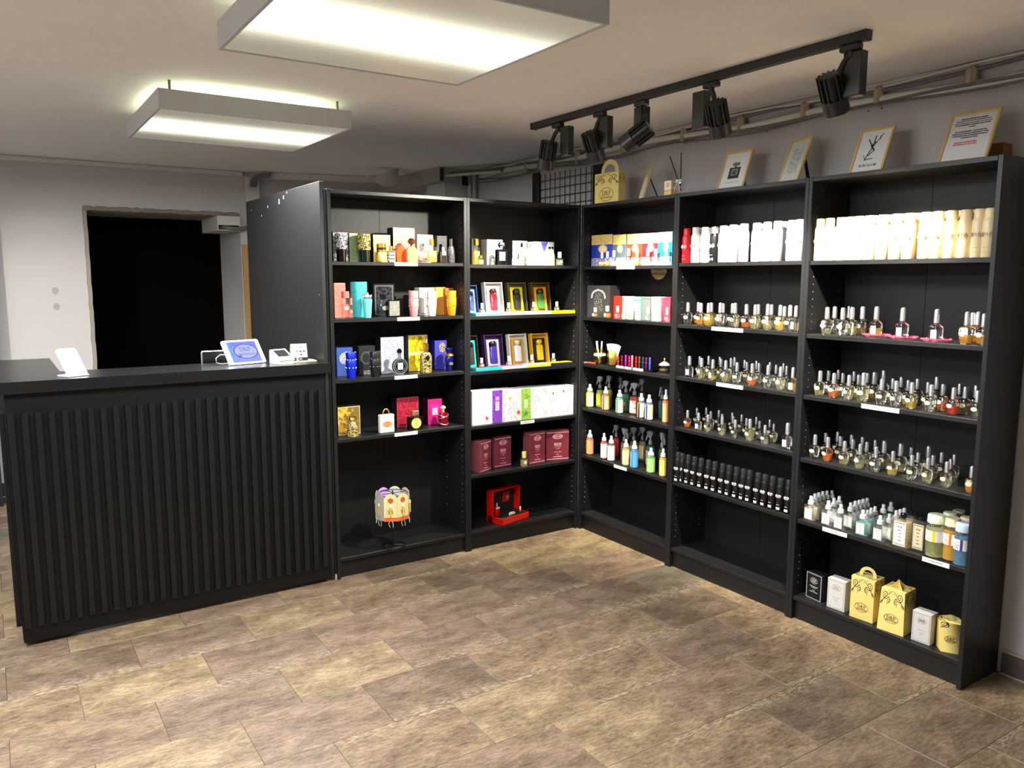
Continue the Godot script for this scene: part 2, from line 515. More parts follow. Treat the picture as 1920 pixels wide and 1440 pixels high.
# ---------- bookcases ----------
func bookcase(label: String, at: Vector3, turn: float, levels: Array, tags: Array, pins: Array) -> Node3D:
	var up := wood("black ash upright", true)
	var thin := wood("black fibre back", true, Color(0.055, 0.055, 0.057))
	thin.roughness = 0.55
	thin.metallic_specular = 0.42
	var flat := wood("black ash level", false)
	var t := thing("bookcase", label, "bookcase", at, turn, "black bookcases round the corner")
	for s in [-1, 1]:
		var p := part(t, "side_panel", box(Vector3(0.0185, 2.02, 0.279), 0.0012), up, Vector3(s * 0.3905, 0, -0.1405))
		if s in pins:
			var st := begin()
			for k in 54:
				var y := 0.17 + k * 0.033
				var near := false
				for l in levels: near = near or absf(y - l) < 0.02
				if k % 9 == 8 or near: continue
				for zz in [0.1, -0.085]:
					if zz > 0 or k % 3 > 0: add_lathe(st, [Vector2(0, 0), Vector2(0.0024, 0), Vector2(0.0018, 0.0006), Vector2(0, 0.0006)], 6, 1, 1, 2, Vector3(y, 0, zz))
			st.generate_normals()
			# the row is built along x and turned upright against the inner face
			var h := part(p, "peg_hole_row", st.commit(), col(Color(0.62, 0.62, 0.60), 0.6), Vector3(-s * 0.00925, 0, 0), Vector3.ZERO, "row of pale shelf peg holes")
			h.basis = Basis(Vector3(0, 1, 0), Vector3(-s, 0, 0), Vector3(0, 0, 1))
			h.set_meta("kind", "stuff")
	part(t, "top_board", box(Vector3(0.762, 0.0185, 0.272), 0.0012), flat, Vector3(0, 2.0, -0.137))
	part(t, "plinth", box(Vector3(0.762, 0.082, 0.016), 0.0012), flat, Vector3(0, 0.004, -0.032))
	for s in [-1, 1]: part(t, "back_panel", box(Vector3(0.3805, 1.93, 0.005), 0.0008), thin, Vector3(s * 0.1907, 0.087, -0.2765))
	var i := 0
	for l in levels:
		var sh := part(t, "shelf", box(Vector3(0.761, 0.0185, 0.262), 0.0012), flat, Vector3(0, l - 0.0185, -0.139))
		if i < tags.size() and tags[i] != null:
			for g in tags[i]:
				var a: Vector3 = t.transform.affine_inverse() * place(0 if turn == 0 else 1, g[0], l - 0.008, 0.007)
				var b: Vector3 = t.transform.affine_inverse() * place(0 if turn == 0 else 1, g[1], l - 0.008, 0.007)
				part(sh, "label_strip", box(Vector3(b.x - a.x, 0.019, 0.0008), 0), tag_print(), Vector3((a.x + b.x) / 2, -0.0005, 0.1318), Vector3.ZERO, "white paper strip with small black print")
		i += 1
	return t
func tag_print() -> StandardMaterial3D:
	return printed("shelf strip", 96, 16, func(u: float, v: float) -> Color:
		if u > 0.22 and u < 0.78 and v > 0.35 and v < 0.65 and n2(u * 60.0, v * 6.0) > 0.0: return Color(0.35, 0.35, 0.36)
		return Color(0.93, 0.93, 0.92))

# ---------- counter ----------
func counter() -> void:
	var black := mat("matt black laminate", Color(0.055, 0.058, 0.06), 0.45)
	var rib := mat("black painted batten", Color(0.072, 0.075, 0.077), 0.42)
	black.metallic_specular = 0.36
	rib.metallic_specular = 0.4
	var t := thing("shop_counter", "black L-shaped shop counter with a vertically ribbed front", "counter", Vector3(-2.33, 0, 0))
	var ox := Vector3(2.33, 0, 0)
	part(t, "front_panel", box(Vector3(1.375, 1.085, 0.02), 0.0015), black, ox + Vector3(-2.3275, 0.02, -0.01))
	for i in 28:
		part(t, "batten", box(Vector3(0.0235, 0.932, 0.017), 0.0012), rib, ox + Vector3(-2.9945 + i * (1.3255 / 27.0), 0.09, 0.0085))
	part(t, "side_panel", box(Vector3(0.02, 1.085, 0.98), 0.0015), black, ox + Vector3(-3.006, 0.02, -0.512))
	for i in 19:
		part(t, "batten", box(Vector3(0.02, 0.932, 0.0235), 0.0012), rib, ox + Vector3(-3.0265, 0.09, -0.035 - i * 0.0491))
	part(t, "side_panel", box(Vector3(0.02, 1.085, 0.3), 0.0015), black, ox + Vector3(-1.652, 0.02, -0.17))
	part(t, "side_panel", box(Vector3(0.2, 1.085, 0.02), 0.0015), black, ox + Vector3(-2.896, 0.02, -0.985))
	part(t, "inner_panel", box(Vector3(0.02, 1.085, 0.64), 0.0015), black, ox + Vector3(-2.8, 0.02, -0.665))
	part(t, "inner_shelf", box(Vector3(1.12, 0.02, 0.40), 0.0015), black, ox + Vector3(-2.225, 0.62, -0.225))
	part(t, "counter_top", prism([Vector2(-3.05, 0.03), Vector2(-1.616, 0.03), Vector2(-1.616, -0.30), Vector2(-2.787, -0.30), Vector2(-2.787, -1.02), Vector2(-3.05, -1.02)], 0.05), mat("black counter top", Color(0.075, 0.075, 0.077), 0.28), ox + Vector3(0, 1.131, 0), Vector3(PI / 2, 0, 0))
	# tall black board that closes the side of the bookcase row
	var b := thing("partition_board", "tall scuffed black board between the counter and bookcases", "board", Vector3(-1.622, 0, -0.68))
	part(b, "board", box(Vector3(0.022, 2.056, 1.33), 0.0015), mat("scuffed black board", Color(0.05, 0.05, 0.049), 0.55), Vector3.ZERO)
	var chips := [[-0.017, 2.02, 0.028], [-0.10, 2.033, 0.02], [-0.16, 2.05, 0.012], [0.33, 1.955, 0.01], [-0.62, 1.5, 0.006], [0.55, 2.0, 0.006], [0.2, 2.0, 0.014]]
	for c in chips:
		part(b, "paint_chip", box(Vector3(0.0006, c[2], c[2] * 0.55), 0), col(Color(0.62, 0.62, 0.58), 0.8), Vector3(-0.0113, c[1] - c[2], -c[0] * 1.0 + 0.0), Vector3.ZERO, "pale chip in the black paint")
	var f := thing("filler_strip", "narrow black filler strip beside the first bookcase", "trim", Vector3(-1.606, 0, -0.09))
	part(f, "strip", box(Vector3(0.008, 2.02, 0.16), 0.001), mat("scuffed black board", Color(0.05, 0.05, 0.049), 0.55))
	part(f, "worn_foot", box(Vector3(0.009, 0.03, 0.012), 0), col(Color(0.66, 0.64, 0.6), 0.8), Vector3(0, 0, 0.0745), Vector3.ZERO, "worn pale foot of the strip")

# ---------- ceiling lights ----------
func light_boxes() -> void:
	var glow := mat("diffuser", Color(0.9, 0.9, 0.86), 0.35)
	glow.emission_enabled = true
	glow.emission = Color(1, 1, 1)
	glow.emission_operator = BaseMaterial3D.EMISSION_OP_MULTIPLY
	glow.emission_texture = picture(16, 128, func(u: float, v: float) -> Color:
		var e := 0.0
		for c in [0.38, 0.62]: e += exp(-pow((v - c) / 0.15, 2.0))
		var k := 0.30 + 0.72 * minf(e, 1.1)
		return Color(k * 0.985, k, k * 0.90))
	glow.emission_energy_multiplier = 1.15
	var frame := col(Color(0.74, 0.74, 0.75), 0.5)
	var labels := ["square white ceiling light box over the counter", "square white ceiling light box over the middle of the floor", "square white ceiling light box by the back wall", "square white ceiling light box by the far side wall"]
	var k := 0
	for at in [Vector2(-1.935, -0.345), Vector2(-1.935, 1.58), Vector2(-3.885, -0.345), Vector2(-3.885, 1.58)]:
		var t := thing("ceiling_light", labels[k], "ceiling light", Vector3(at.x, 2.30, at.y))
		k += 1
		for s in [-1, 1]:
			part(t, "frame_side", box(Vector3(0.012, 0.085, 0.88), 0.001), frame, Vector3(s * 0.43, 0, 0))
			part(t, "frame_side", box(Vector3(0.848, 0.085, 0.012), 0.001), frame, Vector3(0, 0, s * 0.434))
			for q in [-1, 1]: part(t, "hanger", cyl(0.006, 0.05, 8), col(Color(0.5, 0.5, 0.5), 0.4, 0.8), Vector3(s * 0.38, 0.083, q * 0.40))
		part(t, "diffuser", box(Vector3(0.848, 0.004, 0.856), 0), glow, Vector3(0, 0.003, 0))
		part(t, "back_tray", box(Vector3(0.60, 0.004, 0.80), 0), frame, Vector3(0, 0.078, 0))
		var a := AreaLight3D.new()
		a.name = "glow"
		a.area_size = Vector2(0.83, 0.84)
		a.area_normalize_energy = true
		a.light_energy = PANEL_LIGHT
		a.light_color = LAMP_TINT
		a.area_range = 14.0
		a.area_attenuation = 2.0
		a.shadow_enabled = true
		t.add_child(a)
		a.position = Vector3(0, -0.004, 0)
		a.rotation = Vector3(-PI / 2, 0, 0)
		# the open top lets some light out against the ceiling
		var b := AreaLight3D.new()
		b.name = "spill"
		b.area_size = Vector2(0.6, 0.7)
		b.area_normalize_energy = true
		b.light_energy = PANEL_LIGHT * 0.16
		b.light_color = Color(0.97, 1.0, 0.84)
		b.area_range = 6.0
		b.area_attenuation = 2.0
		b.shadow_enabled = true
		t.add_child(b)
		b.position = Vector3(0, 0.084, 0)
		b.rotation = Vector3(PI / 2, 0, 0)

func spot_track() -> void:
	var black := mat("spot black", Color(0.105, 0.108, 0.112), 0.38)
	var tr := thing("light_track", "long black ceiling track that carries five spotlights", "track light", Vector3(-0.445, 2.397, 1.132))
	part(tr, "rail", box(Vector3(0.036, 0.033, 2.02), 0.003), black)
	part(tr, "rail_groove", box(Vector3(0.014, 0.003, 1.96), 0), col(Color(0.03, 0.03, 0.03), 0.6), Vector3(0, -0.001, 0))
	for s in [-1, 1]: part(tr, "end_cap", box(Vector3(0.040, 0.036, 0.022), 0.003), black, Vector3(0, -0.0015, s * 1.0))
	var lit := mat("spot lens", Color(1, 1, 1), 0.3)
	lit.emission_enabled = true
	lit.emission = Color(1.0, 0.97, 0.90)
	lit.emission_energy_multiplier = 5.0
	# place on the track, box offset, barrel top, aim, label, brightness
	var heads := [
		[0.354, Vector3(0.015, 0, 0.06), Vector3(-0.485, 2.300, 0.335), Vector3(-0.36, 1.25, -0.14), "black spotlight at the corner end of the track", 0.8],
		[0.702, Vector3(0.015, 0, 0.026), Vector3(-0.485, 2.300, 0.672), Vector3(0.16, 1.15, 0.46), "black finned spotlight second from the corner end of the track", 0.8],
		[1.002, Vector3(0.015, 0, -0.012), Vector3(-0.46, 2.268, 1.075), Vector3(-1.22, 1.30, -0.18), "black spotlight swung sideways in the middle of the track", 1.1],
		[1.429, Vector3(0.015, 0, -0.068), Vector3(-0.485, 2.300, 1.490), Vector3(0.16, 1.3, 1.22), "black finned spotlight with its driver box on the corner side", 1.0],
		[2.075, Vector3(0.015, 0, 0.01), Vector3(-0.485, 2.300, 2.020), Vector3(0.16, 1.35, 1.90), "black spotlight at the end of the track over the gift boxes", 1.0]]
	# a second, short track lights the wall behind the counter from outside the picture
	var t2 := thing("light_track", "short black ceiling track lighting the wall behind the counter", "track light", Vector3(-4.28, 2.397, 0.3))
	part(t2, "rail", box(Vector3(0.036, 0.033, 1.0), 0.003), black)
	for s in [-1, 1]: part(t2, "end_cap", box(Vector3(0.040, 0.036, 0.022), 0.003), black, Vector3(0, -0.0015, s * 0.49))
	heads.append([0.3, Vector3(0.015, 0, 0.06), Vector3(-4.28, 2.300, 0.27), Vector3(-2.6, 0.75, -2.85), "black spotlight on the short track aimed at the wall", 1.0, -4.28])
	for h in heads:
		var base := Vector3(-0.445 if h.size() < 7 else h[6], 2.385, h[0])
		var t := thing("track_spotlight", h[4], "spotlight", base, 0, "spotlights on the ceiling track")
		part(t, "adapter", box(Vector3(0.032, 0.022, 0.075), 0.003), black, Vector3(0, -0.012, 0))
		part(t, "driver_box", box(Vector3(0.04, 0.152, 0.072), 0.003), black, h[1] + Vector3(0, -0.166, 0))
		part(t, "stem", cyl(0.013, 0.03, 12), black, Vector3(0, -0.034, 0))
		var top: Vector3 = h[2]
		var dir: Vector3 = (h[3] - top).normalized()
		var bar := Node3D.new()
		bar.name = "barrel_pivot"
		var hb := part(t, "barrel", lathe("spot barrel", [Vector2(0, 0.0), Vector2(0.031, 0.0), Vector2(0.036, 0.006), Vector2(0.036, 0.085), Vector2(0.0455, 0.088), Vector2(0.0455, 0.142), Vector2(0.042, 0.145), Vector2(0.041, 0.118), Vector2(0.0, 0.118)], 28), black)
		# local +y of the barrel points along the beam
		var yy := dir
		var xx := yy.cross(Vector3.UP).normalized()
		hb.basis = Basis(xx, yy, xx.cross(yy))
		hb.position = top - base
		for k in 14:
			var a := TAU * k / 14
			part(hb, "fin", box(Vector3(0.0055, 0.088, 0.012), 0.001), black, Vector3(sin(a) * 0.0405, 0.0, cos(a) * 0.0405), Vector3(0, a, 0))
		part(hb, "lens", cyl(0.039, 0.003, 20), lit, Vector3(0, 0.1185, 0))
		var arm_to: Vector3 = top + dir * 0.045 - base
		part(t, "arm", tube([Vector3(0, -0.02, 0), Vector3(arm_to.x * 0.3, -0.045, arm_to.z * 0.35), arm_to], 0.011, 8), black)
		bar.free()
		var l := SpotLight3D.new()
		l.name = "beam"
		l.light_energy = SPOT_LIGHT * float(h[5])
		l.light_color = Color(1.0, 0.97, 0.90)
		l.spot_angle = 34.0 if h.size() < 7 else 22.0
		l.spot_angle_attenuation = 0.75
		l.spot_range = 9.0
		l.spot_attenuation = 2.0
		l.light_size = 0.03
		l.shadow_enabled = true
		t.add_child(l)
		l.position = top + dir * 0.15 - base
		l.basis = Basis.looking_at(dir, Vector3.UP)

# ---------- printed patterns ----------
func leopard(key: String, c1: Color, c2: Color, s := 1.0) -> StandardMaterial3D:
	return printed(key, 96, 96, func(u: float, v: float) -> Color:
		var k := n2(u * 14.0 * s, v * 7.0 * s)
		var inner := n2(u * 30.0 * s + 9.0, v * 16.0 * s)
		return c2 if (absf(k) < 0.2 or inner > 0.62) else c1, 0.35)
func filigree(key: String, bg: Color, ink: Color, s := 1.0, rim := 0.06) -> StandardMaterial3D:
	return printed(key, 96, 128, func(u: float, v: float) -> Color:
		if u < rim or u > 1 - rim or v < rim * 0.7 or v > 1 - rim * 0.7: return bg
		var a := absf(n2(u * 12.0 * s, v * 18.0 * s))
		var b := absf(n2(u * 24.0 * s + 5.0, v * 34.0 * s))
		return bg.lerp(ink, 0.85 if (a < 0.09 or b < 0.06) else 0.0), 0.4)
func botanic(key: String, bg: Color, line: Color, blot: Color, blot_at: Vector2, blot_r := 0.16, second := Color(0, 0, 0, 0)) -> StandardMaterial3D:
	# drawn stems and leaves, one coloured bloom, a small name plate
	if mats.has(key): return mats[key]
	var r := RandomNumberGenerator.new()
	r.seed = key.hash()
	var w := 84
	var h := 224
	var im := Image.create_empty(w, h, false, Image.FORMAT_RGB8)
	im.fill(bg)
	if second.a > 0:
		for k in 9:
			var c := Vector2(r.randf() * w, r.randf() * h)
			stroke(im, [c, c + Vector2(r.randf_range(-14, 14), r.randf_range(-22, 22))], 6.0, 1.5, second)
	for k in 9:
		var p := Vector2(r.randf() * w, r.randf_range(0.1, 1.05) * h)
		var a := r.randf_range(-2.4, -0.7)
		var pts := [p]
		var bend := r.randf_range(-0.12, 0.12)
		for q in 12:
			a += bend
			p += Vector2(cos(a), sin(a)) * 5.0
			pts.append(p)
			if q % 3 == 2:
				var s := -1.0 if q % 2 == 0 else 1.0
				var tip := p + Vector2(cos(a + s * 0.9), sin(a + s * 0.9)) * 9.0
				stroke(im, [p, (p + tip) / 2, tip], 0.5, 0.5, line)
				stroke(im, [p, (p + tip) / 2 + Vector2(cos(a), sin(a)) * 3.0, tip], 0.5, 0.5, line)
		stroke(im, pts, 0.8, 0.4, line)
	var c0 := Vector2(blot_at.x * w, blot_at.y * h)
	for k in 7:
		var a := k * TAU / 7 + 0.4
		stroke(im, [c0, c0 + Vector2(cos(a), sin(a)) * blot_r * 95.0], blot_r * 26.0, blot_r * 14.0, blot if k % 2 == 0 else blot.lerp(bg, 0.25))
	stroke(im, [c0, c0 + Vector2(1, 1)], blot_r * 14.0, blot_r * 14.0, blot.darkened(0.35))
	im.fill_rect(Rect2i(25, 78, 34, 62), line.lerp(bg, 0.5))
	im.fill_rect(Rect2i(26, 79, 32, 60), bg.lerp(Color.WHITE, 0.7))
	for k in 4: im.fill_rect(Rect2i(34 - (k % 2) * 3, 90 + k * 11, 16 + (k % 2) * 6, 3), line.lerp(bg, 0.45))
	var m := mat(key, Color.WHITE, 0.4)
	m.albedo_texture = ImageTexture.create_from_image(im)
	return m
func tinted(key: String, tint: Color, page: String, w: int, h: int, f: Callable, rough := 0.45) -> StandardMaterial3D:
	if mats.has(key): return mats[key]
	var m := mat(key, tint, rough)
	if not label_pages.has(page): label_pages[page] = picture(w, h, f)
	m.albedo_texture = label_pages[page]
	return m
var label_pages := {}
# one shared page of small print for each layout, tinted with the paper's colour
func label_print(key: String, bg: Color, _ink: Color, rows := 6, rim := true) -> StandardMaterial3D:
	if mats.has(key): return mats[key]
	var page := (3 if rows < 5 else 6) if rim else 4
	var m := mat(key, bg, 0.5)
	if not label_pages.has(page):
		label_pages[page] = picture(64, 80, func(u: float, v: float) -> Color:
			var ink := Color(0.42, 0.40, 0.38)
			if rim and (minf(u, 1 - u) > 0.05 and minf(v, 1 - v) > 0.04) and (minf(u, 1 - u) < 0.085 or minf(v, 1 - v) < 0.07): return ink.lightened(0.3)
			var r := v * (page + 1)
			var wide := 0.12 + 0.22 * absf(n2(floorf(r) * 3.1, 2.0))
			if v > 0.1 and v < 0.9 and fmod(r, 1.0) > 0.35 and fmod(r, 1.0) < 0.62 and absf(u - 0.5) < wide and n2(u * 45.0, floorf(r)) > -0.25: return ink
			return Color.WHITE)
	m.albedo_texture = label_pages[page]
	return m
func stroke(im: Image, pts: Array, r0: float, r1: float, ink: Color) -> void:
	for i in pts.size() - 1:
		var a: Vector2 = pts[i]
		var b: Vector2 = pts[i + 1]
		var n := int(a.distance_to(b)) + 1
		for k in n:
			var p := a.lerp(b, float(k) / n)
			var r := lerpf(r0, r1, (i + float(k) / n) / (pts.size() - 1))
			for y in range(maxi(0, int(p.y - r)), mini(im.get_height(), int(p.y + r) + 2)):
				for x in range(maxi(0, int(p.x - r)), mini(im.get_width(), int(p.x + r) + 2)):
					if Vector2(x, y).distance_to(p) <= r: im.set_pixel(x, y, ink)
func swirls(key: String) -> StandardMaterial3D:
	# cream card with dark scrolls hanging from the top corners
	if mats.has(key): return mats[key]
	var w := 240
	var h := 320
	var im := Image.create_empty(w, h, false, Image.FORMAT_RGB8)
	im.fill(Color(0.90, 0.80, 0.47))
	var ink := Color(0.13, 0.07, 0.06)
	for s in [0, 1]:
		var fx := func(p: Vector2) -> Vector2: return Vector2(p.x if s == 0 else w - p.x, p.y)
		for q in [[48.0, 46.0, 34.0, 0.3, 11.0, 6.0, 2.0], [88.0, 92.0, 20.0, 2.2, 9.0, 4.0, 1.5], [20.0, 104.0, 15.0, 1.0, 8.0, 3.0, 1.5]]:
			var pts := []
			for k in 40:
				var t := float(k) / 39
				var r: float = q[2] * (1.0 - 0.86 * t)
				pts.append(fx.call(Vector2(q[0], q[1]) + Vector2(cos(q[3] + t * q[4]), sin(q[3] + t * q[4])) * r))
			stroke(im, pts, q[5] * 0.5, q[6], ink)
		var sweep := []
		for k in 24:
			var t := float(k) / 23
			sweep.append(fx.call(Vector2(118.0 - 112.0 * t, 8.0 + 108.0 * t * t + 16.0 * sin(t * 3.0))))
		stroke(im, sweep, 1.0, 4.0, ink)
		sweep = []
		for k in 16:
			var t := float(k) / 15
			sweep.append(fx.call(Vector2(84.0 + 14.0 * sin(t * 5.0), 60.0 + 62.0 * t)))
		stroke(im, sweep, 3.0, 1.0, ink)
		for k in 9:
			var c: Vector2 = fx.call(Vector2(60.0 + 7.0 * k, 20.0 + 13.0 * sin(k * 2.1)))
			stroke(im, [c, c + Vector2(3, 4)], 2.2, 1.2, ink)
	stroke(im, [Vector2(20, 302), Vector2(150, 302)], 1.0, 1.0, Color(0.62, 0.52, 0.28))
	var m := mat(key, Color.WHITE, 0.45)
	m.albedo_texture = ImageTexture.create_from_image(im)
	return m
func stars(key: String) -> StandardMaterial3D:
	return printed(key, 128, 160, func(u: float, v: float) -> Color:
		var bg := Color(0.66, 0.38, 0.27)
		var ink := Color(0.93, 0.77, 0.66)
		if minf(u, 1 - u) < 0.035 or minf(v, 1 - v) < 0.03: return ink
		var p := Vector2(fmod(u * 2.0, 1.0) - 0.5, fmod(v * 2.6, 1.0) - 0.5)
		if absf(p.x) < 0.035 or absf(p.y) < 0.035 or absf(p.x - p.y) < 0.045 or absf(p.x + p.y) < 0.045 or absf(absf(p.x) + absf(p.y) - 0.5) < 0.045 or absf(absf(p.x) - 0.5) < 0.03: return ink
		return bg, 0.3)

# ---------- goods ----------
# [thing, width, height]: a thing set down on a shelf where the photograph shows it; xl, xr, yt are in the current zoom
# slides a thing forward, then sideways, until it stands clear of its bookcase's uprights
func fit(side: int, px: float, level: float, d: float, w: float) -> Vector3:
	var near := place(side, px, level + 0.04, 0.02)
	var k := floorf((near.x if side == 0 else near.z) / 0.8)
	var lo := k * 0.8 + 0.0215 + w / 2
	var hi := k * 0.8 + 0.7785 - w / 2
	var p := place(side, px, level + 0.04, d)
	while d > 0.03 and ((side == 0 and p.x > hi) or (side == 1 and p.z < lo)):
		d -= 0.005
		p = place(side, px, level + 0.04, d)
	if side == 0: p.x = clampf(p.x, lo, hi)
	else: p.z = clampf(p.z, lo, hi)
	p.y = level + 0.0006
	return p
const ROUND := ["perfume_flacon", "sample_bottle", "tumbler_bottle", "mist_bottle", "trigger_spray", "cylinder_bottle", "glass_tumbler", "crystal_jar", "tube_box", "rectangular_flask", "five_sided_box", "printed_flask"]
func item(side: int, level: float, xl: float, xr: float, yt: float, d: float, called: String, label: String, category: String, group := "", turn := 0.0) -> Array:
	var mid := (xl + xr) / 2
	var a := place(side, X(xl), level + 0.04, d)
	var b := place(side, X(xr), level + 0.04, d)
	var w := (b - a).length()
	# things of round or turned section: the width seen is the width across the line of sight
	if called in ROUND: w = (xr - xl) / zs * -(view.inverse() * ((a + b) / 2 - EYE)).z / FOCAL
	var c := fit(side, X(mid), level, d, w)
	if level > 1.9: c = (a + b) / 2; c.y = level + 0.0006
	var h := height_at(side, X(mid), Y(yt), absf(c.z) if side == 0 else c.x) - level - 0.0006
	var t := thing(called, label, category, c, facing(side) + turn, group)
	return [t, w, h]
func carton(side: int, level: float, xl: float, xr: float, yt: float, d: float, dep: float, body: Color, front: Material, label: String, called := "perfume_box", group := "", turn := 0.0, rough := 0.4) -> Array:
	var r := item(side, level, xl, xr, yt, d, called, label, "box", group, turn)
	var t: Node3D = r[0]
	t.position += t.basis * Vector3(0, 0, -dep / 2)
	part(t, "carton", box(Vector3(r[1], r[2], dep), 0.0008), col(body, rough))
	if front: part(t, "front_print", box(Vector3(r[1] - 0.002, r[2] - 0.002, 0.0005), 0), front, Vector3(0, 0.001, dep / 2 + 0.0002))
	return r
func glassy() -> StandardMaterial3D: return pane("bottle glass", Color(1, 1, 1), 0.015)
func silver() -> StandardMaterial3D: return mat("silver cap", Color(0.88, 0.88, 0.89), 0.28, 0.9)
func gold() -> StandardMaterial3D: return mat("gold metal", Color(0.86, 0.68, 0.32), 0.25, 0.95)
func white_plastic() -> StandardMaterial3D: return mat("white plastic", Color(0.90, 0.90, 0.88), 0.4)

const JUICE := {"c": [Color(0.97, 0.97, 0.96), "clear"], "p": [Color(0.93, 0.89, 0.58), "pale yellow"], "y": [Color(0.95, 0.82, 0.25), "yellow"], "a": [Color(0.93, 0.66, 0.12), "amber"], "o": [Color(0.95, 0.50, 0.10), "orange"], "r": [Color(0.93, 0.22, 0.08), "red"], "d": [Color(0.60, 0.47, 0.18), "olive brown"]}
var testers := {}
# the shop's own glass bottle with a tall silver cap; f = how full, style "o" oval or "s" square label
func tester(key: String) -> Node3D:
	var kind := key.substr(0, 1)
	var full := float(key.substr(1, 1)) / 10.0
	var style := key.substr(2, 1)
	var t := thing("perfume_bottle", "", "bottle")
	var shell := [Vector2(0, 0), Vector2(0.0165, 0), Vector2(0.0182, 0.002), Vector2(0.0218, 0.020), Vector2(0.0250, 0.044), Vector2(0.0248, 0.052), Vector2(0.0215, 0.0585), Vector2(0.0120, 0.0635), Vector2(0.0090, 0.0665)]
	if style == "s": shell = [Vector2(0, 0), Vector2(0.0205, 0), Vector2(0.0225, 0.003), Vector2(0.0232, 0.046), Vector2(0.0218, 0.053), Vector2(0.0140, 0.0585), Vector2(0.0100, 0.0620), Vector2(0.0085, 0.0665)]
	part(t, "glass_body", lathe("tester shell " + style, shell + [Vector2(0, 0.0665)], 24, 1.0, 0.78, 2.6), crystal(Color(0.985, 0.985, 0.98)))
	var inner := [Vector2(0, 0.006)]
	var top := 0.007 + 0.044 * full
	for p in shell:
		if p.y > 0.008 and p.y < top: inner.append(Vector2(p.x - 0.0018, p.y))
	inner.insert(1, Vector2(0.0150, 0.006))
	var rt: float = 0.0170 + 0.0058 * full
	inner.append(Vector2(rt, top))
	inner.append(Vector2(0, top))
	part(t, "perfume", lathe("tester juice %s%.1f" % [style, full], inner, 18, 1.0, 0.78, 2.6), liquid(JUICE[kind][0]))
	part(t, "dip_tube", cyl(0.0011, 0.056, 5), pane("clear plastic", Color(1, 1, 1), 0.3), Vector3(0.001, 0.008, 0), Vector3(0, 0, 0.06))
	part(t, "collar", cyl(0.0100, 0.006, 16, 0.0008), silver(), Vector3(0, 0.0655, 0))
	part(t, "cap", lathe("tester cap", [Vector2(0, 0), Vector2(0.0098, 0), Vector2(0.0091, 0.036), Vector2(0.0077, 0.0415), Vector2(0.0045, 0.0438), Vector2(0, 0.0442)], 16), silver(), Vector3(0, 0.0708, 0))
	var paper := label_print("cream label", Color(0.93, 0.90, 0.76), Color(0.35, 0.30, 0.22), 5, false)
	if style == "s": part(t, "paper_label", box(Vector3(0.018, 0.030, 0.0006), 0), label_print("white label", Color(0.94, 0.94, 0.92), Color(0.3, 0.3, 0.3), 7), Vector3(-0.004, 0.012, 0.0184))
	else: part(t, "paper_label", oval(0.0125, 0.0088), paper, Vector3(-0.004, 0.037, 0.0186), Vector3(0.06, 0, 0))
	return t
func put_tester(side: int, level: float, x: float, yt: float, d: float, key: String, where: String, group: String) -> void:
	var pos := fit(side, X(x), level, d, 0.046)
	var h := height_at(side, X(x), Y(yt), pos.x) - level
	var words: String = "%s perfume bottle with %s label, %s" % [JUICE[key.substr(0, 1)][1], "oval" if key.substr(2, 1) == "o" else "square", where]
	var turn := facing(side) + rng.randf_range(-0.2, 0.35)
	var o: Node3D
	if testers.has(key):
		o = copy(testers[key], words, pos, turn, group)
	else:
		o = tester(key)
		testers[key] = o
		o.position = pos
		o.rotation.y = turn
		o.set_meta("label", words)
		o.set_meta("group", group)
	o.scale = Vector3.ONE * clampf(h / 0.115, 0.8, 1.35)

# small bottle with a plain block cap
func mini_bottle(side: int, level: float, xl: float, xr: float, yt: float, d: float, juice: Color, cap: Material, label: String, group := "", cap_share := 0.42, wide := 0.5) -> Array:
	var r := item(side, level, xl, xr, yt, d, "sample_bottle", label, "bottle", group)
	var t: Node3D = r[0]
	var w: float = r[1]
	var h: float = r[2]
	var bh := h * (1 - cap_share)
	part(t, "glass_body", lathe("", [Vector2(0, 0), Vector2(w * 0.46, 0), Vector2(w * 0.5, 0.002), Vector2(w * 0.5, bh * 0.82), Vector2(w * 0.42, bh * 0.93), Vector2(w * 0.2, bh * 0.95), Vector2(w * 0.2, bh)], 18, 1, 0.8, 3.5), glassy())
	part(t, "perfume", lathe("", [Vector2(0, 0.004), Vector2(w * 0.42, 0.004), Vector2(w * 0.45, 0.006), Vector2(w * 0.45, bh * 0.7), Vector2(0, bh * 0.7)], 16, 1, 0.8, 3.5), liquid(juice))
	part(t, "cap", cyl(w * wide * 0.5, h * cap_share, 16, 0.001), cap, Vector3(0, bh, 0))
	part(t, "paper_label", oval(w * 0.24, w * 0.22), label_print("cream label", Color(0.93, 0.90, 0.76), Color(0.35, 0.30, 0.22), 5, false), Vector3(-w * 0.05, bh * 0.5, w * 0.4))
	return r
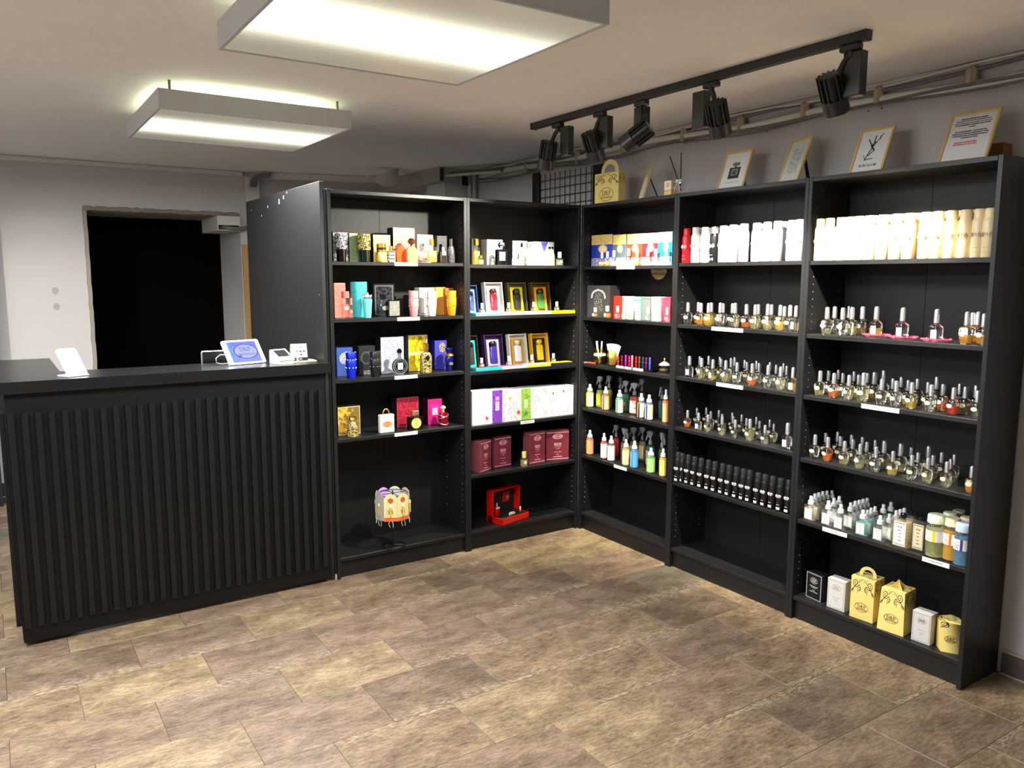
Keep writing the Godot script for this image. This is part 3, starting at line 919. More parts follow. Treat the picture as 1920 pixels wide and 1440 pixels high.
func tumbler(side: int, level: float, xl: float, xr: float, yt: float, d: float, c: Color, deco: Material, label: String) -> void:
	var r := item(side, level, xl, xr, yt, d, "tumbler_bottle", label, "bottle", "tumbler-shaped perfume bottles")
	var t: Node3D = r[0]
	var R: float = r[1] / 2
	var h: float = r[2]
	var paint := col(c, 0.3)
	part(t, "body", lathe("", [Vector2(0, 0), Vector2(R * 0.72, 0), Vector2(R * 0.76, 0.003), Vector2(R * 0.98, h * 0.40), Vector2(R, h * 0.66), Vector2(R * 0.95, h * 0.68), Vector2(0, h * 0.68)], 24), paint)
	part(t, "cap", lathe("", [Vector2(0, 0), Vector2(R * 0.93, 0), Vector2(R * 0.96, h * 0.28), Vector2(R * 0.92, h * 0.295), Vector2(0, h * 0.295)], 24), paint, Vector3(0, h * 0.685, 0))
	for b in [[0.39, 0.14, 9], [0.70, 0.10, 12], [0.98, 0.06, 10]]:
		var st := begin()
		for k in b[2]:
			var a: float = TAU * k / b[2]
			var q: float = R * b[1]
			add_lathe(st, [Vector2(0, -q), Vector2(q * 0.8, -q * 0.6), Vector2(q, 0), Vector2(q * 0.8, q * 0.6), Vector2(0, q)], 6, 1.3, 1.0, 2, Vector3(sin(a) * R * 0.98, h * b[0], cos(a) * R * 0.98))
		st.generate_normals()
		part(t, "ornament_band", st.commit(), deco, Vector3.ZERO, Vector3.ZERO, "raised metal ornament band")
func spray_can(side: int, level: float, x: float, yt: float, d: float, w: float, body: Color, cap: Material, label: String, group: String, mark := "") -> Node3D:
	var pos := fit(side, X(x), level, d, w)
	var h := height_at(side, X(x), Y(yt), pos.x) - level - 0.0006
	var key := "can %s %s %.3f" % [body.to_html(), mark, w]
	if testers.has(key):
		var c := copy(testers[key], label, pos, facing(side) + rng.randf_range(-0.12, 0.12), group)
		c.scale = Vector3(1, h / 0.19, 1)
		return c
	var t := thing("spray_can", label, "spray can", pos, facing(side), group)
	testers[key] = t
	var R := w / 2
	var H := 0.19
	part(t, "can", lathe("", [Vector2(0, 0), Vector2(R * 0.93, 0), Vector2(R, 0.003), Vector2(R, 0.138), Vector2(R * 0.96, 0.143), Vector2(R * 0.84, 0.151), Vector2(R * 0.82, 0.153), Vector2(0, 0.153)], 22), col(body, 0.35))
	part(t, "cap", lathe("", [Vector2(0, 0), Vector2(R * 0.80, 0), Vector2(R * 0.79, 0.030), Vector2(R * 0.70, 0.036), Vector2(0, 0.037)], 22), cap, Vector3(0, 0.1525, 0))
	if mark != "":
		var ink := col(Color(0.88, 0.88, 0.88) if mark == "light" else body.darkened(0.22), 0.5)
		part(t, "logo_ring", ring(R * 0.72, R * 0.55, R * 0.06, 0.004), ink, Vector3(0, 0.088, R * 0.78))
		part(t, "logo_text", lettering("D&P", R * 0.62, true, 0.004), ink, Vector3(0, 0.0895, R * 0.95))
		part(t, "logo_line", box(Vector3(R * 0.8, 0.0016, 0.003), 0), ink, Vector3(0, 0.081, R * 0.93))
		part(t, "text_line", box(Vector3(R * 0.7, 0.0014, 0.003), 0), ink, Vector3(0, 0.038, R * 0.94))
		if body.get_luminance() < 0.2 and w < 0.05: part(t, "white_sticker", box(Vector3(R * 0.95, 0.014, 0.004), 0.001), col(Color(0.93, 0.93, 0.93), 0.5), Vector3(0, 0.010, R * 0.90))
		else: part(t, "text_line", box(Vector3(R * 0.7, 0.0014, 0.003), 0), ink, Vector3(0, 0.020, R * 0.94))
	t.scale = Vector3(1, h / H, 1)
	return t
# slim mist bottle with a white pump
func mist(side: int, level: float, xl: float, xr: float, yt: float, d: float, c: Color, wrap: Material, label: String) -> void:
	var r := item(side, level, xl, xr, yt, d, "mist_bottle", label, "bottle", "slim mist bottles")
	var t: Node3D = r[0]
	var R: float = r[1] / 2
	var h: float = r[2]
	var b := h * 0.72
	part(t, "bottle", lathe("", [Vector2(0, 0), Vector2(R * 0.9, 0), Vector2(R, 0.003), Vector2(R, b * 0.9), Vector2(R * 0.86, b * 0.97), Vector2(R * 0.55, b), Vector2(0, b)], 20), glassy())
	part(t, "contents", lathe("", [Vector2(0, 0.003), Vector2(R * 0.9, 0.003), Vector2(R * 0.93, b * 0.88), Vector2(R * 0.8, b * 0.94), Vector2(0, b * 0.94)], 18), liquid(c))
	part(t, "wrap_label", lathe("", [Vector2(R * 1.012, b * 0.08), Vector2(R * 1.012, b * 0.84)], 20), wrap)
	part(t, "collar", lathe("", [Vector2(0, 0), Vector2(R * 0.72, 0), Vector2(R * 0.62, h * 0.11), Vector2(0, h * 0.11)], 16), white_plastic(), Vector3(0, b, 0))
	part(t, "pump", lathe("", [Vector2(0, 0), Vector2(R * 0.36, 0), Vector2(R * 0.34, h * 0.15), Vector2(R * 0.28, h * 0.168), Vector2(0, h * 0.17)], 14), white_plastic(), Vector3(0, b + h * 0.11, 0))
# trigger spray
func trigger(side: int, level: float, xl: float, xr: float, yt: float, d: float, c: Color, paper: Material, turn: float, label: String) -> void:
	var r := item(side, level, xl, xr, yt, d, "trigger_spray", label, "spray bottle", "trigger spray bottles", turn)
	var t: Node3D = r[0]
	var w: float = r[1]
	var h: float = r[2]
	var b := h * 0.62
	var grey := mat("grey trigger plastic", Color(0.50, 0.50, 0.51), 0.45)
	part(t, "bottle", lathe("", [Vector2(0, 0), Vector2(w * 0.46, 0), Vector2(w * 0.5, 0.004), Vector2(w * 0.5, b * 0.8), Vector2(w * 0.44, b * 0.92), Vector2(w * 0.25, b * 0.99), Vector2(w * 0.18, b)], 22, 1.0, 0.62, 2.8), glassy())
	part(t, "contents", lathe("", [Vector2(0, 0.004), Vector2(w * 0.44, 0.004), Vector2(w * 0.465, b * 0.78), Vector2(w * 0.41, b * 0.9), Vector2(0, b * 0.9)], 20, 1.0, 0.6, 2.8), liquid(c))
	part(t, "paper_label", box(Vector3(w * 0.72, b * 0.62, 0.0008), 0), paper, Vector3(0, b * 0.1, w * 0.312))
	part(t, "neck", cyl(w * 0.2, h * 0.11, 16, 0.001), grey, Vector3(0, b, 0))
	part(t, "stem", cyl(w * 0.1, h * 0.1, 12), grey, Vector3(0, b + h * 0.1, 0))
	var u := h * 0.01
	part(t, "spray_head", prism([Vector2(-w * 0.16, 0), Vector2(w * 0.14, 0), Vector2(w * 0.22, u * 5), Vector2(w * 0.34, u * 9), Vector2(w * 0.40, u * 14), Vector2(w * 0.30, u * 18), Vector2(-w * 0.2, u * 18.5), Vector2(-w * 0.36, u * 16), Vector2(-w * 0.40, u * 11), Vector2(-w * 0.24, u * 10)], w * 0.26), grey, Vector3(0, b + h * 0.19, 0))
	part(t, "trigger_lever", prism([Vector2(-w * 0.24, u * 10), Vector2(-w * 0.38, u * 10), Vector2(-w * 0.58, -u * 2), Vector2(-w * 0.60, -u * 10), Vector2(-w * 0.50, -u * 9), Vector2(-w * 0.36, 0)], w * 0.14), grey, Vector3(0, b + h * 0.19, 0))
	part(t, "nozzle", cyl(w * 0.09, w * 0.08, 10), grey, Vector3(-w * 0.39, b + h * 0.325, 0), Vector3(0, 0, PI / 2))

# ---------- row A: boxed perfumes ----------
func goods_a1() -> void:
	var L := 1.664
	var bw := leopard("black and white spots", Color(0.92, 0.92, 0.93), Color(0.05, 0.05, 0.06))
	var bg := leopard("black and gold spots", Color(0.90, 0.80, 0.35), Color(0.06, 0.05, 0.04))
	zoom(600, 340, 5.143)
	carton(0, L, 128, 275, 490, 0.115, 0.06, Color(0.12, 0.12, 0.13), bw, "black and white spotted perfume box beside the bookcase side")
	var r := item(0, L, 150, 262, 505, 0.065, "perfume_flacon", "black glass cylinder flacon with white lattice cap", "bottle")
	part(r[0], "glass_body", cyl(r[1] * 0.42, r[2] * 0.44, 22, 0.002), mat("black glass", Color(0.03, 0.03, 0.04), 0.06))
	part(r[0], "lattice_cap", cyl(r[1] * 0.5, r[2] * 0.56, 24, 0.002), bw, Vector3(0, r[2] * 0.44, 0))
	carton(0, L, 285, 372, 500, 0.115, 0.06, Color(0.16, 0.22, 0.17), filigree("green leaf print", Color(0.60, 0.66, 0.44), Color(0.13, 0.2, 0.12)), "dark green perfume box with pale leaf print")
	r = item(0, L, 365, 490, 510, 0.07, "perfume_flacon", "dark green cylinder flacon with gold lattice cap", "bottle")
	part(r[0], "glass_body", cyl(r[1] * 0.42, r[2] * 0.42, 22, 0.002), mat("green glass", Color(0.03, 0.10, 0.06), 0.06))
	part(r[0], "lattice_cap", cyl(r[1] * 0.5, r[2] * 0.58, 24, 0.002), bg, Vector3(0, r[2] * 0.42, 0))
	carton(0, L, 515, 682, 515, 0.12, 0.07, Color(0.10, 0.09, 0.09), filigree("gold card print", Color(0.90, 0.83, 0.48), Color(0.62, 0.5, 0.2), 0.6), "cream and gold perfume box with black sides")
	r = mini_bottle(0, L, 545, 640, 600, 0.06, Color(0.9, 0.75, 0.15), gold(), "yellow flacon with gold and black cap before cream gold box", "", 0.45, 0.95)
	part(r[0], "black_band", cyl(r[1] * 0.49, r[2] * 0.12, 18), col(Color(0.04, 0.04, 0.04), 0.3), Vector3(0, r[2] * 0.66, 0))
	r = item(0, L, 650, 722, 620, 0.045, "perfume_flacon", "small black and white chequered flacon with gold cap", "bottle")
	part(r[0], "glass_body", box(Vector3(r[1], r[2] * 0.68, r[1] * 0.6), 0.002), printed("chequers", 48, 48, func(u: float, v: float) -> Color: return Color(0.9, 0.9, 0.9) if fmod(u * 3.0, 1.0) > 0.3 and fmod(v * 3.0, 1.0) > 0.3 else Color(0.04, 0.04, 0.04)))
	part(r[0], "cap", cyl(r[1] * 0.25, r[2] * 0.3, 14, 0.001), gold(), Vector3(0, r[2] * 0.68, 0))
	carton(0, L, 708, 916, 448, 0.12, 0.075, Color(0.16, 0.10, 0.09), stars("copper star print"), "tall copper perfume box with pale star lines")
	for q in [[828, 938, 545, 0.05, Color(0.95, 0.52, 0.40), "coral arched flacon with bronze knob cap"], [728, 832, 610, 0.08, Color(0.93, 0.33, 0.14), "orange arched flacon beside the coral one"]]:
		r = item(0, L, q[0], q[1], q[2], q[3], "perfume_flacon", q[5], "bottle")
		var w: float = r[1]
		var h: float = r[2] * (0.66 if q[0] == 828 else 0.92)
		var arch := []
		for k in 13: arch.append(Vector2(cos(PI * k / 12) * w / 2, h * 0.62 + sin(PI * k / 12) * h * 0.38))
		arch.append(Vector2(-w / 2, 0)); arch.append(Vector2(w / 2, 0))
		part(r[0], "body", prism(arch, w * 0.4), mat("glossy " + q[5], q[4], 0.12))
		if q[0] == 828: part(r[0], "knob_cap", lathe("", [Vector2(0, 0), Vector2(w * 0.1, 0), Vector2(w * 0.1, r[2] * 0.08), Vector2(w * 0.3, r[2] * 0.14), Vector2(w * 0.32, r[2] * 0.24), Vector2(w * 0.18, r[2] * 0.33), Vector2(0, r[2] * 0.35)], 16), mat("bronze", Color(0.45, 0.30, 0.20), 0.3, 0.8), Vector3(0, h - 0.002, 0))
	carton(0, L, 942, 1092, 515, 0.125, 0.06, Color(0.93, 0.88, 0.80), label_print("cream card", Color(0.95, 0.91, 0.83), Color(0.6, 0.5, 0.35), 4), "plain cream perfume box with faint print")
	r = mini_bottle(0, L, 1030, 1127, 555, 0.06, Color(0.95, 0.66, 0.10), gold(), "amber rectangular flacon with gold block cap", "", 0.28, 0.5)
	carton(0, L, 1130, 1228, 525, 0.13, 0.06, Color(0.13, 0.13, 0.14), label_print("black card", Color(0.15, 0.15, 0.16), Color(0.5, 0.5, 0.5), 5), "dark grey perfume box at the end of the top shelf")
	r = item(0, L, 1165, 1213, 635, 0.06, "perfume_flacon", "slim black flacon with white tag before dark grey box", "bottle")
	part(r[0], "glass_body", box(Vector3(r[1], r[2] * 0.75, r[1] * 0.7), 0.002), mat("black glass", Color(0.03, 0.03, 0.04), 0.06))
	part(r[0], "white_tag", box(Vector3(r[1] * 0.8, r[2] * 0.26, 0.001), 0), col(Color(0.85, 0.85, 0.85), 0.5), Vector3(0, r[2] * 0.48, r[1] * 0.36))
	part(r[0], "cap", cyl(r[1] * 0.3, r[2] * 0.25, 12, 0.001), silver(), Vector3(0, r[2] * 0.75, 0))
	r = item(0, L, 1226, 1302, 555, 0.055, "perfume_flacon", "sparkling black faceted flacon with grey cap", "bottle")
	part(r[0], "glass_body", lathe("", [Vector2(0, 0), Vector2(r[1] * 0.42, 0), Vector2(r[1] * 0.5, r[2] * 0.08), Vector2(r[1] * 0.44, r[2] * 0.5), Vector2(r[1] * 0.34, r[2] * 0.68), Vector2(0, r[2] * 0.68)], 9), leopard("glitter black", Color(0.05, 0.05, 0.06), Color(0.45, 0.45, 0.48), 2.5))
	part(r[0], "cap", cyl(r[1] * 0.2, r[2] * 0.32, 12, 0.001), mat("grey glass", Color(0.3, 0.3, 0.32), 0.15), Vector3(0, r[2] * 0.68, 0))

	L = 1.374
	carton(0, L, 143, 250, 980, 0.13, 0.06, Color(0.90, 0.48, 0.42), filigree("coral card", Color(0.92, 0.52, 0.46), Color(0.70, 0.28, 0.24), 0.5), "tall coral pink perfume box on the second shelf")
	mini_bottle(0, L, 205, 290, 1060, 0.06, Color(0.95, 0.5, 0.42), col(Color(0.88, 0.45, 0.38), 0.3), "tall coral pink flacon with coral cap", "", 0.25, 0.85)
	mini_bottle(0, L, 284, 318, 1125, 0.04, Color(0.95, 0.65, 0.6), col(Color(0.85, 0.5, 0.45), 0.3), "slim rose sample bottle beside coral flacon", "", 0.35, 0.7)
	r = item(0, L, 298, 456, 970, 0.15, "tube_box", "tall turquoise cardboard tube", "box")
	part(r[0], "tube", cyl(r[1] / 2, r[2] * 0.72, 28, 0.001), col(Color(0.25, 0.72, 0.73), 0.4))
	part(r[0], "lid", cyl(r[1] / 2 + 0.0008, r[2] * 0.28, 28, 0.001), col(Color(0.28, 0.75, 0.76), 0.4), Vector3(0, r[2] * 0.722, 0))
	r = item(0, L, 410, 506, 1055, 0.055, "perfume_flacon", "pale turquoise cup-shaped flacon with silver flower cap", "bottle")
	part(r[0], "body", lathe("", [Vector2(0, 0), Vector2(r[1] * 0.36, 0), Vector2(r[1] * 0.5, r[2] * 0.68), Vector2(r[1] * 0.46, r[2] * 0.7), Vector2(0, r[2] * 0.7)], 22), col(Color(0.42, 0.80, 0.76), 0.3))
	for k in 7: part(r[0], "petal", lathe("", [Vector2(0, 0), Vector2(r[1] * 0.14, r[2] * 0.05), Vector2(r[1] * 0.12, r[2] * 0.12), Vector2(0, r[2] * 0.2)], 8), silver(), Vector3(sin(k * TAU / 7) * r[1] * 0.24, r[2] * 0.7, cos(k * TAU / 7) * r[1] * 0.24), Vector3(cos(k * TAU / 7) * 0.5, 0, -sin(k * TAU / 7) * 0.5))
	part(r[0], "flower_centre", lathe("", [Vector2(0, 0), Vector2(r[1] * 0.16, 0), Vector2(r[1] * 0.16, r[2] * 0.2), Vector2(0, r[2] * 0.29)], 12), silver(), Vector3(0, r[2] * 0.7, 0))
	carton(0, L, 520, 722, 988, 0.15, 0.07, Color(0.07, 0.07, 0.08), printed("framed black card", 96, 128, func(u: float, v: float) -> Color:
		var e := minf(minf(u, 1 - u), minf(v, 1 - v) * 1.4)
		if e > 0.05 and e < 0.11: return Color(0.36, 0.36, 0.39)
		if e >= 0.11 and absf(n2(u * 3.0, v * 4.0)) < 0.12: return Color(0.22, 0.22, 0.25)
		return Color(0.10, 0.10, 0.115), 0.2), "tall glossy black perfume box with grey frame")
	r = mini_bottle(0, L, 565, 660, 1090, 0.085, Color(0.10, 0.10, 0.13), mat("black glass", Color(0.03, 0.03, 0.04), 0.06), "smoky dark flacon before the framed black box", "", 0.2, 0.7)
	r = item(0, L, 640, 768, 1140, 0.05, "perfume_flacon", "square black flacon with ornate silver front", "bottle")
	part(r[0], "body", box(Vector3(r[1], r[2] * 0.97, r[1] * 0.55), 0.003), mat("black glass", Color(0.03, 0.03, 0.04), 0.06))
	part(r[0], "ornate_front", box(Vector3(r[1] * 0.82, r[2] * 0.84, 0.001), 0), printed("ornate lozenge", 80, 96, func(u: float, v: float) -> Color:
		var p := Vector2(u - 0.5, v - 0.5)
		var k := absf(p.x) + absf(p.y)
		if k < 0.14: return Color(0.72, 0.70, 0.66) if absf(p.y) > 0.05 or fmod(u * 12.0, 1.0) > 0.5 else Color(0.08, 0.08, 0.08)
		return Color(0.74, 0.72, 0.66) if absf(fmod(k * 7.0, 1.0) - 0.5) < 0.16 or absf(n2(u * 16.0, v * 16.0)) < 0.11 else Color(0.09, 0.09, 0.09)), Vector3(0, r[2] * 0.08, r[1] * 0.276))
	carton(0, L, 735, 800, 1110, 0.15, 0.05, Color(0.06, 0.06, 0.06), null, "small plain black box behind the ornate black flacon")
	tumbler(0, L, 855, 952, 1050, 0.06, Color(0.88, 0.55, 0.57), gold(), "pink tumbler-shaped perfume bottle with gold bands")
	carton(0, L, 960, 1106, 1025, 0.14, 0.06, Color(0.80, 0.79, 0.76), label_print("white tumbler card", Color(0.84, 0.83, 0.80), Color(0.5, 0.5, 0.5), 5), "white perfume box behind the white tumbler bottle")
	tumbler(0, L, 1030, 1126, 1058, 0.06, Color(0.90, 0.89, 0.88), gold(), "white tumbler-shaped perfume bottle with gold bands")
	carton(0, L, 1116, 1212, 1022, 0.14, 0.06, Color(0.85, 0.60, 0.24), filigree("amber card", Color(0.88, 0.64, 0.28), Color(0.70, 0.44, 0.14), 0.4), "amber perfume box beside the orange tumbler bottle")
	carton(0, L, 1212, 1288, 1028, 0.16, 0.05, Color(0.62, 0.40, 0.12), null, "brown perfume box behind the orange tumbler bottle")
	tumbler(0, L, 1220, 1316, 1050, 0.06, Color(0.95, 0.55, 0.05), gold(), "orange tumbler-shaped perfume bottle with gold bands")

	L = 1.061
	zoom(600, 600, 6.0)
	carton(0, L, 190, 372, 310, 0.15, 0.07, Color(0.16, 0.25, 0.52), printed("blue medallion card", 80, 128, func(u: float, v: float) -> Color:
		var p := Vector2(u - 0.5, (v - 0.38) * 1.6)
		if p.length() < 0.33: return Color(0.75, 0.76, 0.72).lerp(Color(0.25, 0.33, 0.55), 0.7 if absf(n2(u * 14.0, v * 22.0)) < 0.16 else 0.0)
		return Color(0.20, 0.31, 0.60)), "blue perfume box with a silver medallion")
	tumbler(0, L, 290, 412, 355, 0.06, Color(0.03, 0.13, 0.72), mat("bright silver", Color(0.85, 0.86, 0.9), 0.2, 0.9), "royal blue tumbler-shaped perfume bottle with silver bands")
	carton(0, L, 440, 624, 290, 0.15, 0.08, Color(0.13, 0.135, 0.14), printed("grey arch card", 80, 128, func(u: float, v: float) -> Color:
		if v > 0.86 and n2(u * 30.0, v * 20.0) > 0.1 and absf(u - 0.5) < 0.25: return Color(0.7, 0.7, 0.7)
		var p := Vector2(u - 0.45, (v - 0.42) * 1.5)
		if absf(p.length() - 0.3) < 0.05 and n2(u * 20.0, v * 20.0) > -0.2: return Color(0.30, 0.31, 0.32)
		return Color(0.16, 0.165, 0.17), 0.25), "charcoal perfume box behind the black tumbler bottle")
	tumbler(0, L, 560, 686, 348, 0.06, Color(0.10, 0.10, 0.105), mat("dark steel", Color(0.4, 0.4, 0.42), 0.25, 0.9), "black tumbler-shaped perfume bottle with steel bands")
	carton(0, L, 688, 946, 188, 0.12, 0.07, Color(0.10, 0.10, 0.11), filigree("silver filigree card", Color(0.72, 0.74, 0.78), Color(0.42, 0.44, 0.50), 1.0, 0.09), "tall silver filigree perfume box with black sides")
	r = item(0, L, 805, 986, 318, 0.05, "perfume_flacon", "round silver and black flask-shaped flacon", "bottle")
	var fr: float = r[1] / 2
	var chrome := mat("bright silver", Color(0.85, 0.86, 0.9), 0.2, 0.9)
	part(r[0], "disc_body", lathe("", [Vector2(0, 0), Vector2(fr * 0.9, 0), Vector2(fr, 0.006), Vector2(fr, 0.016), Vector2(fr * 0.9, 0.022), Vector2(0, 0.022)], 32), mat("black glass", Color(0.03, 0.03, 0.04), 0.06), Vector3(0, fr * 1.06, -0.011), Vector3(PI / 2, 0, 0))
	part(r[0], "silver_rim", ring(fr * 0.98, fr * 0.98, fr * 0.13, 0.0016), chrome, Vector3(0, fr * 1.06, 0.011))
	part(r[0], "silver_rim", ring(fr * 0.72, fr * 0.72, fr * 0.06, 0.0016), chrome, Vector3(0, fr * 1.06, 0.011))
	part(r[0], "plate_label", box(Vector3(fr * 0.7, fr * 0.85, 0.001), 0), label_print("silver plate", Color(0.80, 0.80, 0.80), Color(0.2, 0.2, 0.2), 4), Vector3(0, fr * 0.65, 0.0115))
	part(r[0], "foot", box(Vector3(fr * 0.9, fr * 0.1, 0.02), 0.001), chrome, Vector3(0, 0, 0))
	part(r[0], "neck", cyl(fr * 0.2, r[2] - fr * 2.5, 14), chrome, Vector3(0, fr * 2.0, 0))
	part(r[0], "cap", lathe("", [Vector2(0, 0), Vector2(fr * 0.26, 0), Vector2(fr * 0.34, fr * 0.25), Vector2(fr * 0.2, fr * 0.5), Vector2(0, fr * 0.6)], 14), mat("black glass", Color(0.03, 0.03, 0.04), 0.06), Vector3(0, r[2] - fr * 0.6, 0))
	carton(0, L, 998, 1212, 168, 0.15, 0.08, Color(0.34, 0.33, 0.31), printed("yellow gold card", 80, 128, func(u: float, v: float) -> Color:
		if minf(u, 1 - u) < 0.04 or minf(v, 1 - v) < 0.03: return Color(0.80, 0.78, 0.55)
		if absf(v - 0.5) < 0.03: return Color(0.95, 0.9, 0.7)
		return Color(0.55, 0.47, 0.15).lerp(Color(0.95, 0.78, 0.08), smoothstep(-0.2, 0.25, n2(u * 4.0 + 3.0, v * 3.0) + 0.55 - u)), 0.25), "tall yellow gold perfume box with grey sides")
	r = item(0, L, 1125, 1257, 255, 0.06, "perfume_flacon", "gold spotted flacon with a gold block cap", "bottle")
	part(r[0], "body", lathe("", [Vector2(0, 0), Vector2(r[1] * 0.48, 0), Vector2(r[1] * 0.5, 0.003), Vector2(r[1] * 0.5, r[2] * 0.55), Vector2(r[1] * 0.36, r[2] * 0.66), Vector2(r[1] * 0.16, r[2] * 0.7), Vector2(0, r[2] * 0.7)], 22, 1, 0.7, 3.0), leopard("gold spots", Color(0.93, 0.83, 0.50), Color(0.12, 0.10, 0.05), 1.4))
	part(r[0], "medallion", oval(r[1] * 0.2, r[1] * 0.2, 0.003), col(Color(0.08, 0.07, 0.06), 0.3), Vector3(0, r[2] * 0.5, r[1] * 0.33))
	part(r[0], "neck_ring", cyl(r[1] * 0.2, r[2] * 0.06, 16), gold(), Vector3(0, r[2] * 0.7, 0))
	part(r[0], "cap", box(Vector3(r[1] * 0.42, r[2] * 0.22, r[1] * 0.36), 0.003), gold(), Vector3(0, r[2] * 0.765, 0))
	carton(0, L, 1292, 1430, 230, 0.14, 0.08, Color(0.10, 0.09, 0.40), printed("violet blue card", 64, 96, func(u: float, v: float) -> Color:
		var p := Vector2(u - 0.62, (v - 0.24) * 1.5)
		if p.length() < 0.26: return Color(0.78, 0.74, 0.55) if absf(n2(u * 16.0, v * 20.0)) > 0.16 else Color(0.15, 0.13, 0.2)
		return Color(0.24, 0.22, 0.62)), "violet blue perfume box with a gold medallion")
	r = item(0, L, 1393, 1512, 312, 0.07, "perfume_flacon", "navy vase-shaped flacon with gold collar", "bottle")
	part(r[0], "body", lathe("", [Vector2(0, 0), Vector2(r[1] * 0.28, 0), Vector2(r[1] * 0.30, 0.003), Vector2(r[1] * 0.40, r[2] * 0.4), Vector2(r[1] * 0.42, r[2] * 0.55), Vector2(r[1] * 0.3, r[2] * 0.66), Vector2(0, r[2] * 0.66)], 20), mat("navy glass", Color(0.05, 0.05, 0.36), 0.12))
	part(r[0], "gold_collar", lathe("", [Vector2(0, 0), Vector2(r[1] * 0.32, 0), Vector2(r[1] * 0.5, r[2] * 0.06), Vector2(r[1] * 0.44, r[2] * 0.12), Vector2(r[1] * 0.3, r[2] * 0.16), Vector2(0, r[2] * 0.16)], 12), gold(), Vector3(0, r[2] * 0.6, 0))
	part(r[0], "cap", lathe("", [Vector2(0, 0), Vector2(r[1] * 0.22, 0), Vector2(r[1] * 0.40, r[2] * 0.2), Vector2(r[1] * 0.38, r[2] * 0.24), Vector2(0, r[2] * 0.24)], 16), mat("navy glass", Color(0.05, 0.05, 0.36), 0.12), Vector3(0, r[2] * 0.76, 0))
	part(r[0], "silver_plate", oval(r[1] * 0.22, r[1] * 0.14, 0.004), silver(), Vector3(0, r[2] * 0.32, r[1] * 0.37))

	L = 0.75
	carton(0, L, 205, 456, 972, 0.10, 0.09, Color(0.16, 0.14, 0.10), printed("gold cloud card", 80, 128, func(u: float, v: float) -> Color:
		if minf(u, 1 - u) < 0.03 or minf(v, 1 - v) < 0.025: return Color(0.85, 0.78, 0.55)
		var k := smoothstep(-0.1, 0.5, n2(u * 3.0, v * 4.0) + 0.5 - u)
		return Color(0.45, 0.38, 0.22).lerp(Color(0.92, 0.70, 0.22), k), 0.25), "gold perfume box beside the counter board")
	r = item(0, L, 300, 432, 1068, 0.05, "perfume_flacon", "gold patterned flacon with a gold knob cap", "bottle")
	part(r[0], "body", lathe("", [Vector2(0, 0), Vector2(r[1] * 0.46, 0), Vector2(r[1] * 0.5, 0.004), Vector2(r[1] * 0.46, r[2] * 0.46), Vector2(r[1] * 0.28, r[2] * 0.66), Vector2(r[1] * 0.2, r[2] * 0.72), Vector2(0, r[2] * 0.72)], 20), leopard("gold spots", Color(0.93, 0.83, 0.50), Color(0.12, 0.10, 0.05), 1.4))
	part(r[0], "knob_cap", lathe("", [Vector2(0, 0), Vector2(r[1] * 0.2, 0), Vector2(r[1] * 0.36, r[2] * 0.08), Vector2(r[1] * 0.3, r[2] * 0.18), Vector2(r[1] * 0.34, r[2] * 0.22), Vector2(0, r[2] * 0.28)], 14), gold(), Vector3(0, r[2] * 0.72, 0))
	r = item(0, L, 660, 832, 1060, 0.055, "perfume_flacon", "white block flacon with gold ring handle and orange plate", "bottle")
	part(r[0], "body", box(Vector3(r[1], r[2], r[1] * 0.36), 0.003), col(Color(0.93, 0.92, 0.89), 0.3))
	part(r[0], "orange_plate", oval(r[1] * 0.32, r[1] * 0.2, 0.002), label_print("orange plate", Color(0.90, 0.52, 0.30), Color(0.97, 0.85, 0.75), 3, false), Vector3(0, r[2] * 0.48, r[1] * 0.18))
	var loop := []
	for k in 13: loop.append(Vector3(cos(PI * k / 12) * r[1] * 0.23, sin(PI * k / 12) * r[1] * 0.34, 0))
	part(r[0], "ring_handle", tube(loop, r[1] * 0.05, 8), gold(), Vector3(0, r[2] + 0.001, 0))
	carton(0, L, 868, 1112, 868, 0.14, 0.08, Color(0.14, 0.05, 0.07), printed("burgundy gloss card", 80, 128, func(u: float, v: float) -> Color:
		if minf(u, 1 - u) < 0.03 or minf(v, 1 - v) < 0.025: return Color(0.62, 0.30, 0.34)
		var p := Vector2(u - 0.5, (v - 0.5) * 1.5)
		return Color(0.55, 0.10, 0.17).lerp(Color(0.70, 0.22, 0.28), 1.0 if absf(p.length() - 0.22) < 0.02 or absf(n2(u * 5.0, v * 7.0)) < 0.08 else 0.0), 0.2), "large burgundy perfume box behind the black medallion flacon")
	r = item(0, L, 985, 1147, 1018, 0.06, "perfume_flacon", "square black flacon with a gold medallion", "bottle")
	var bh: float = r[2] * 0.69
	part(r[0], "body", box(Vector3(r[1], bh, r[1] * 0.45), 0.002), mat("black glass", Color(0.03, 0.03, 0.04), 0.06))
	part(r[0], "medallion", oval(r[1] * 0.38, r[1] * 0.38, 0.002), label_print("gold coin", Color(0.86, 0.76, 0.46), Color(0.25, 0.2, 0.1), 7, false), Vector3(0, bh * 0.5, r[1] * 0.225))
	part(r[0], "medallion_rim", ring(r[1] * 0.41, r[1] * 0.41, r[1] * 0.05, 0.003), gold(), Vector3(0, bh * 0.5, r[1] * 0.225))
	part(r[0], "neck", cyl(r[1] * 0.12, r[2] * 0.05, 12), gold(), Vector3(0, bh, 0))
	part(r[0], "cap", box(Vector3(r[1] * 0.5, r[2] * 0.26, r[1] * 0.4), 0.002), mat("rose gold", Color(0.80, 0.62, 0.50), 0.3, 0.8), Vector3(0, bh + r[2] * 0.05, 0))
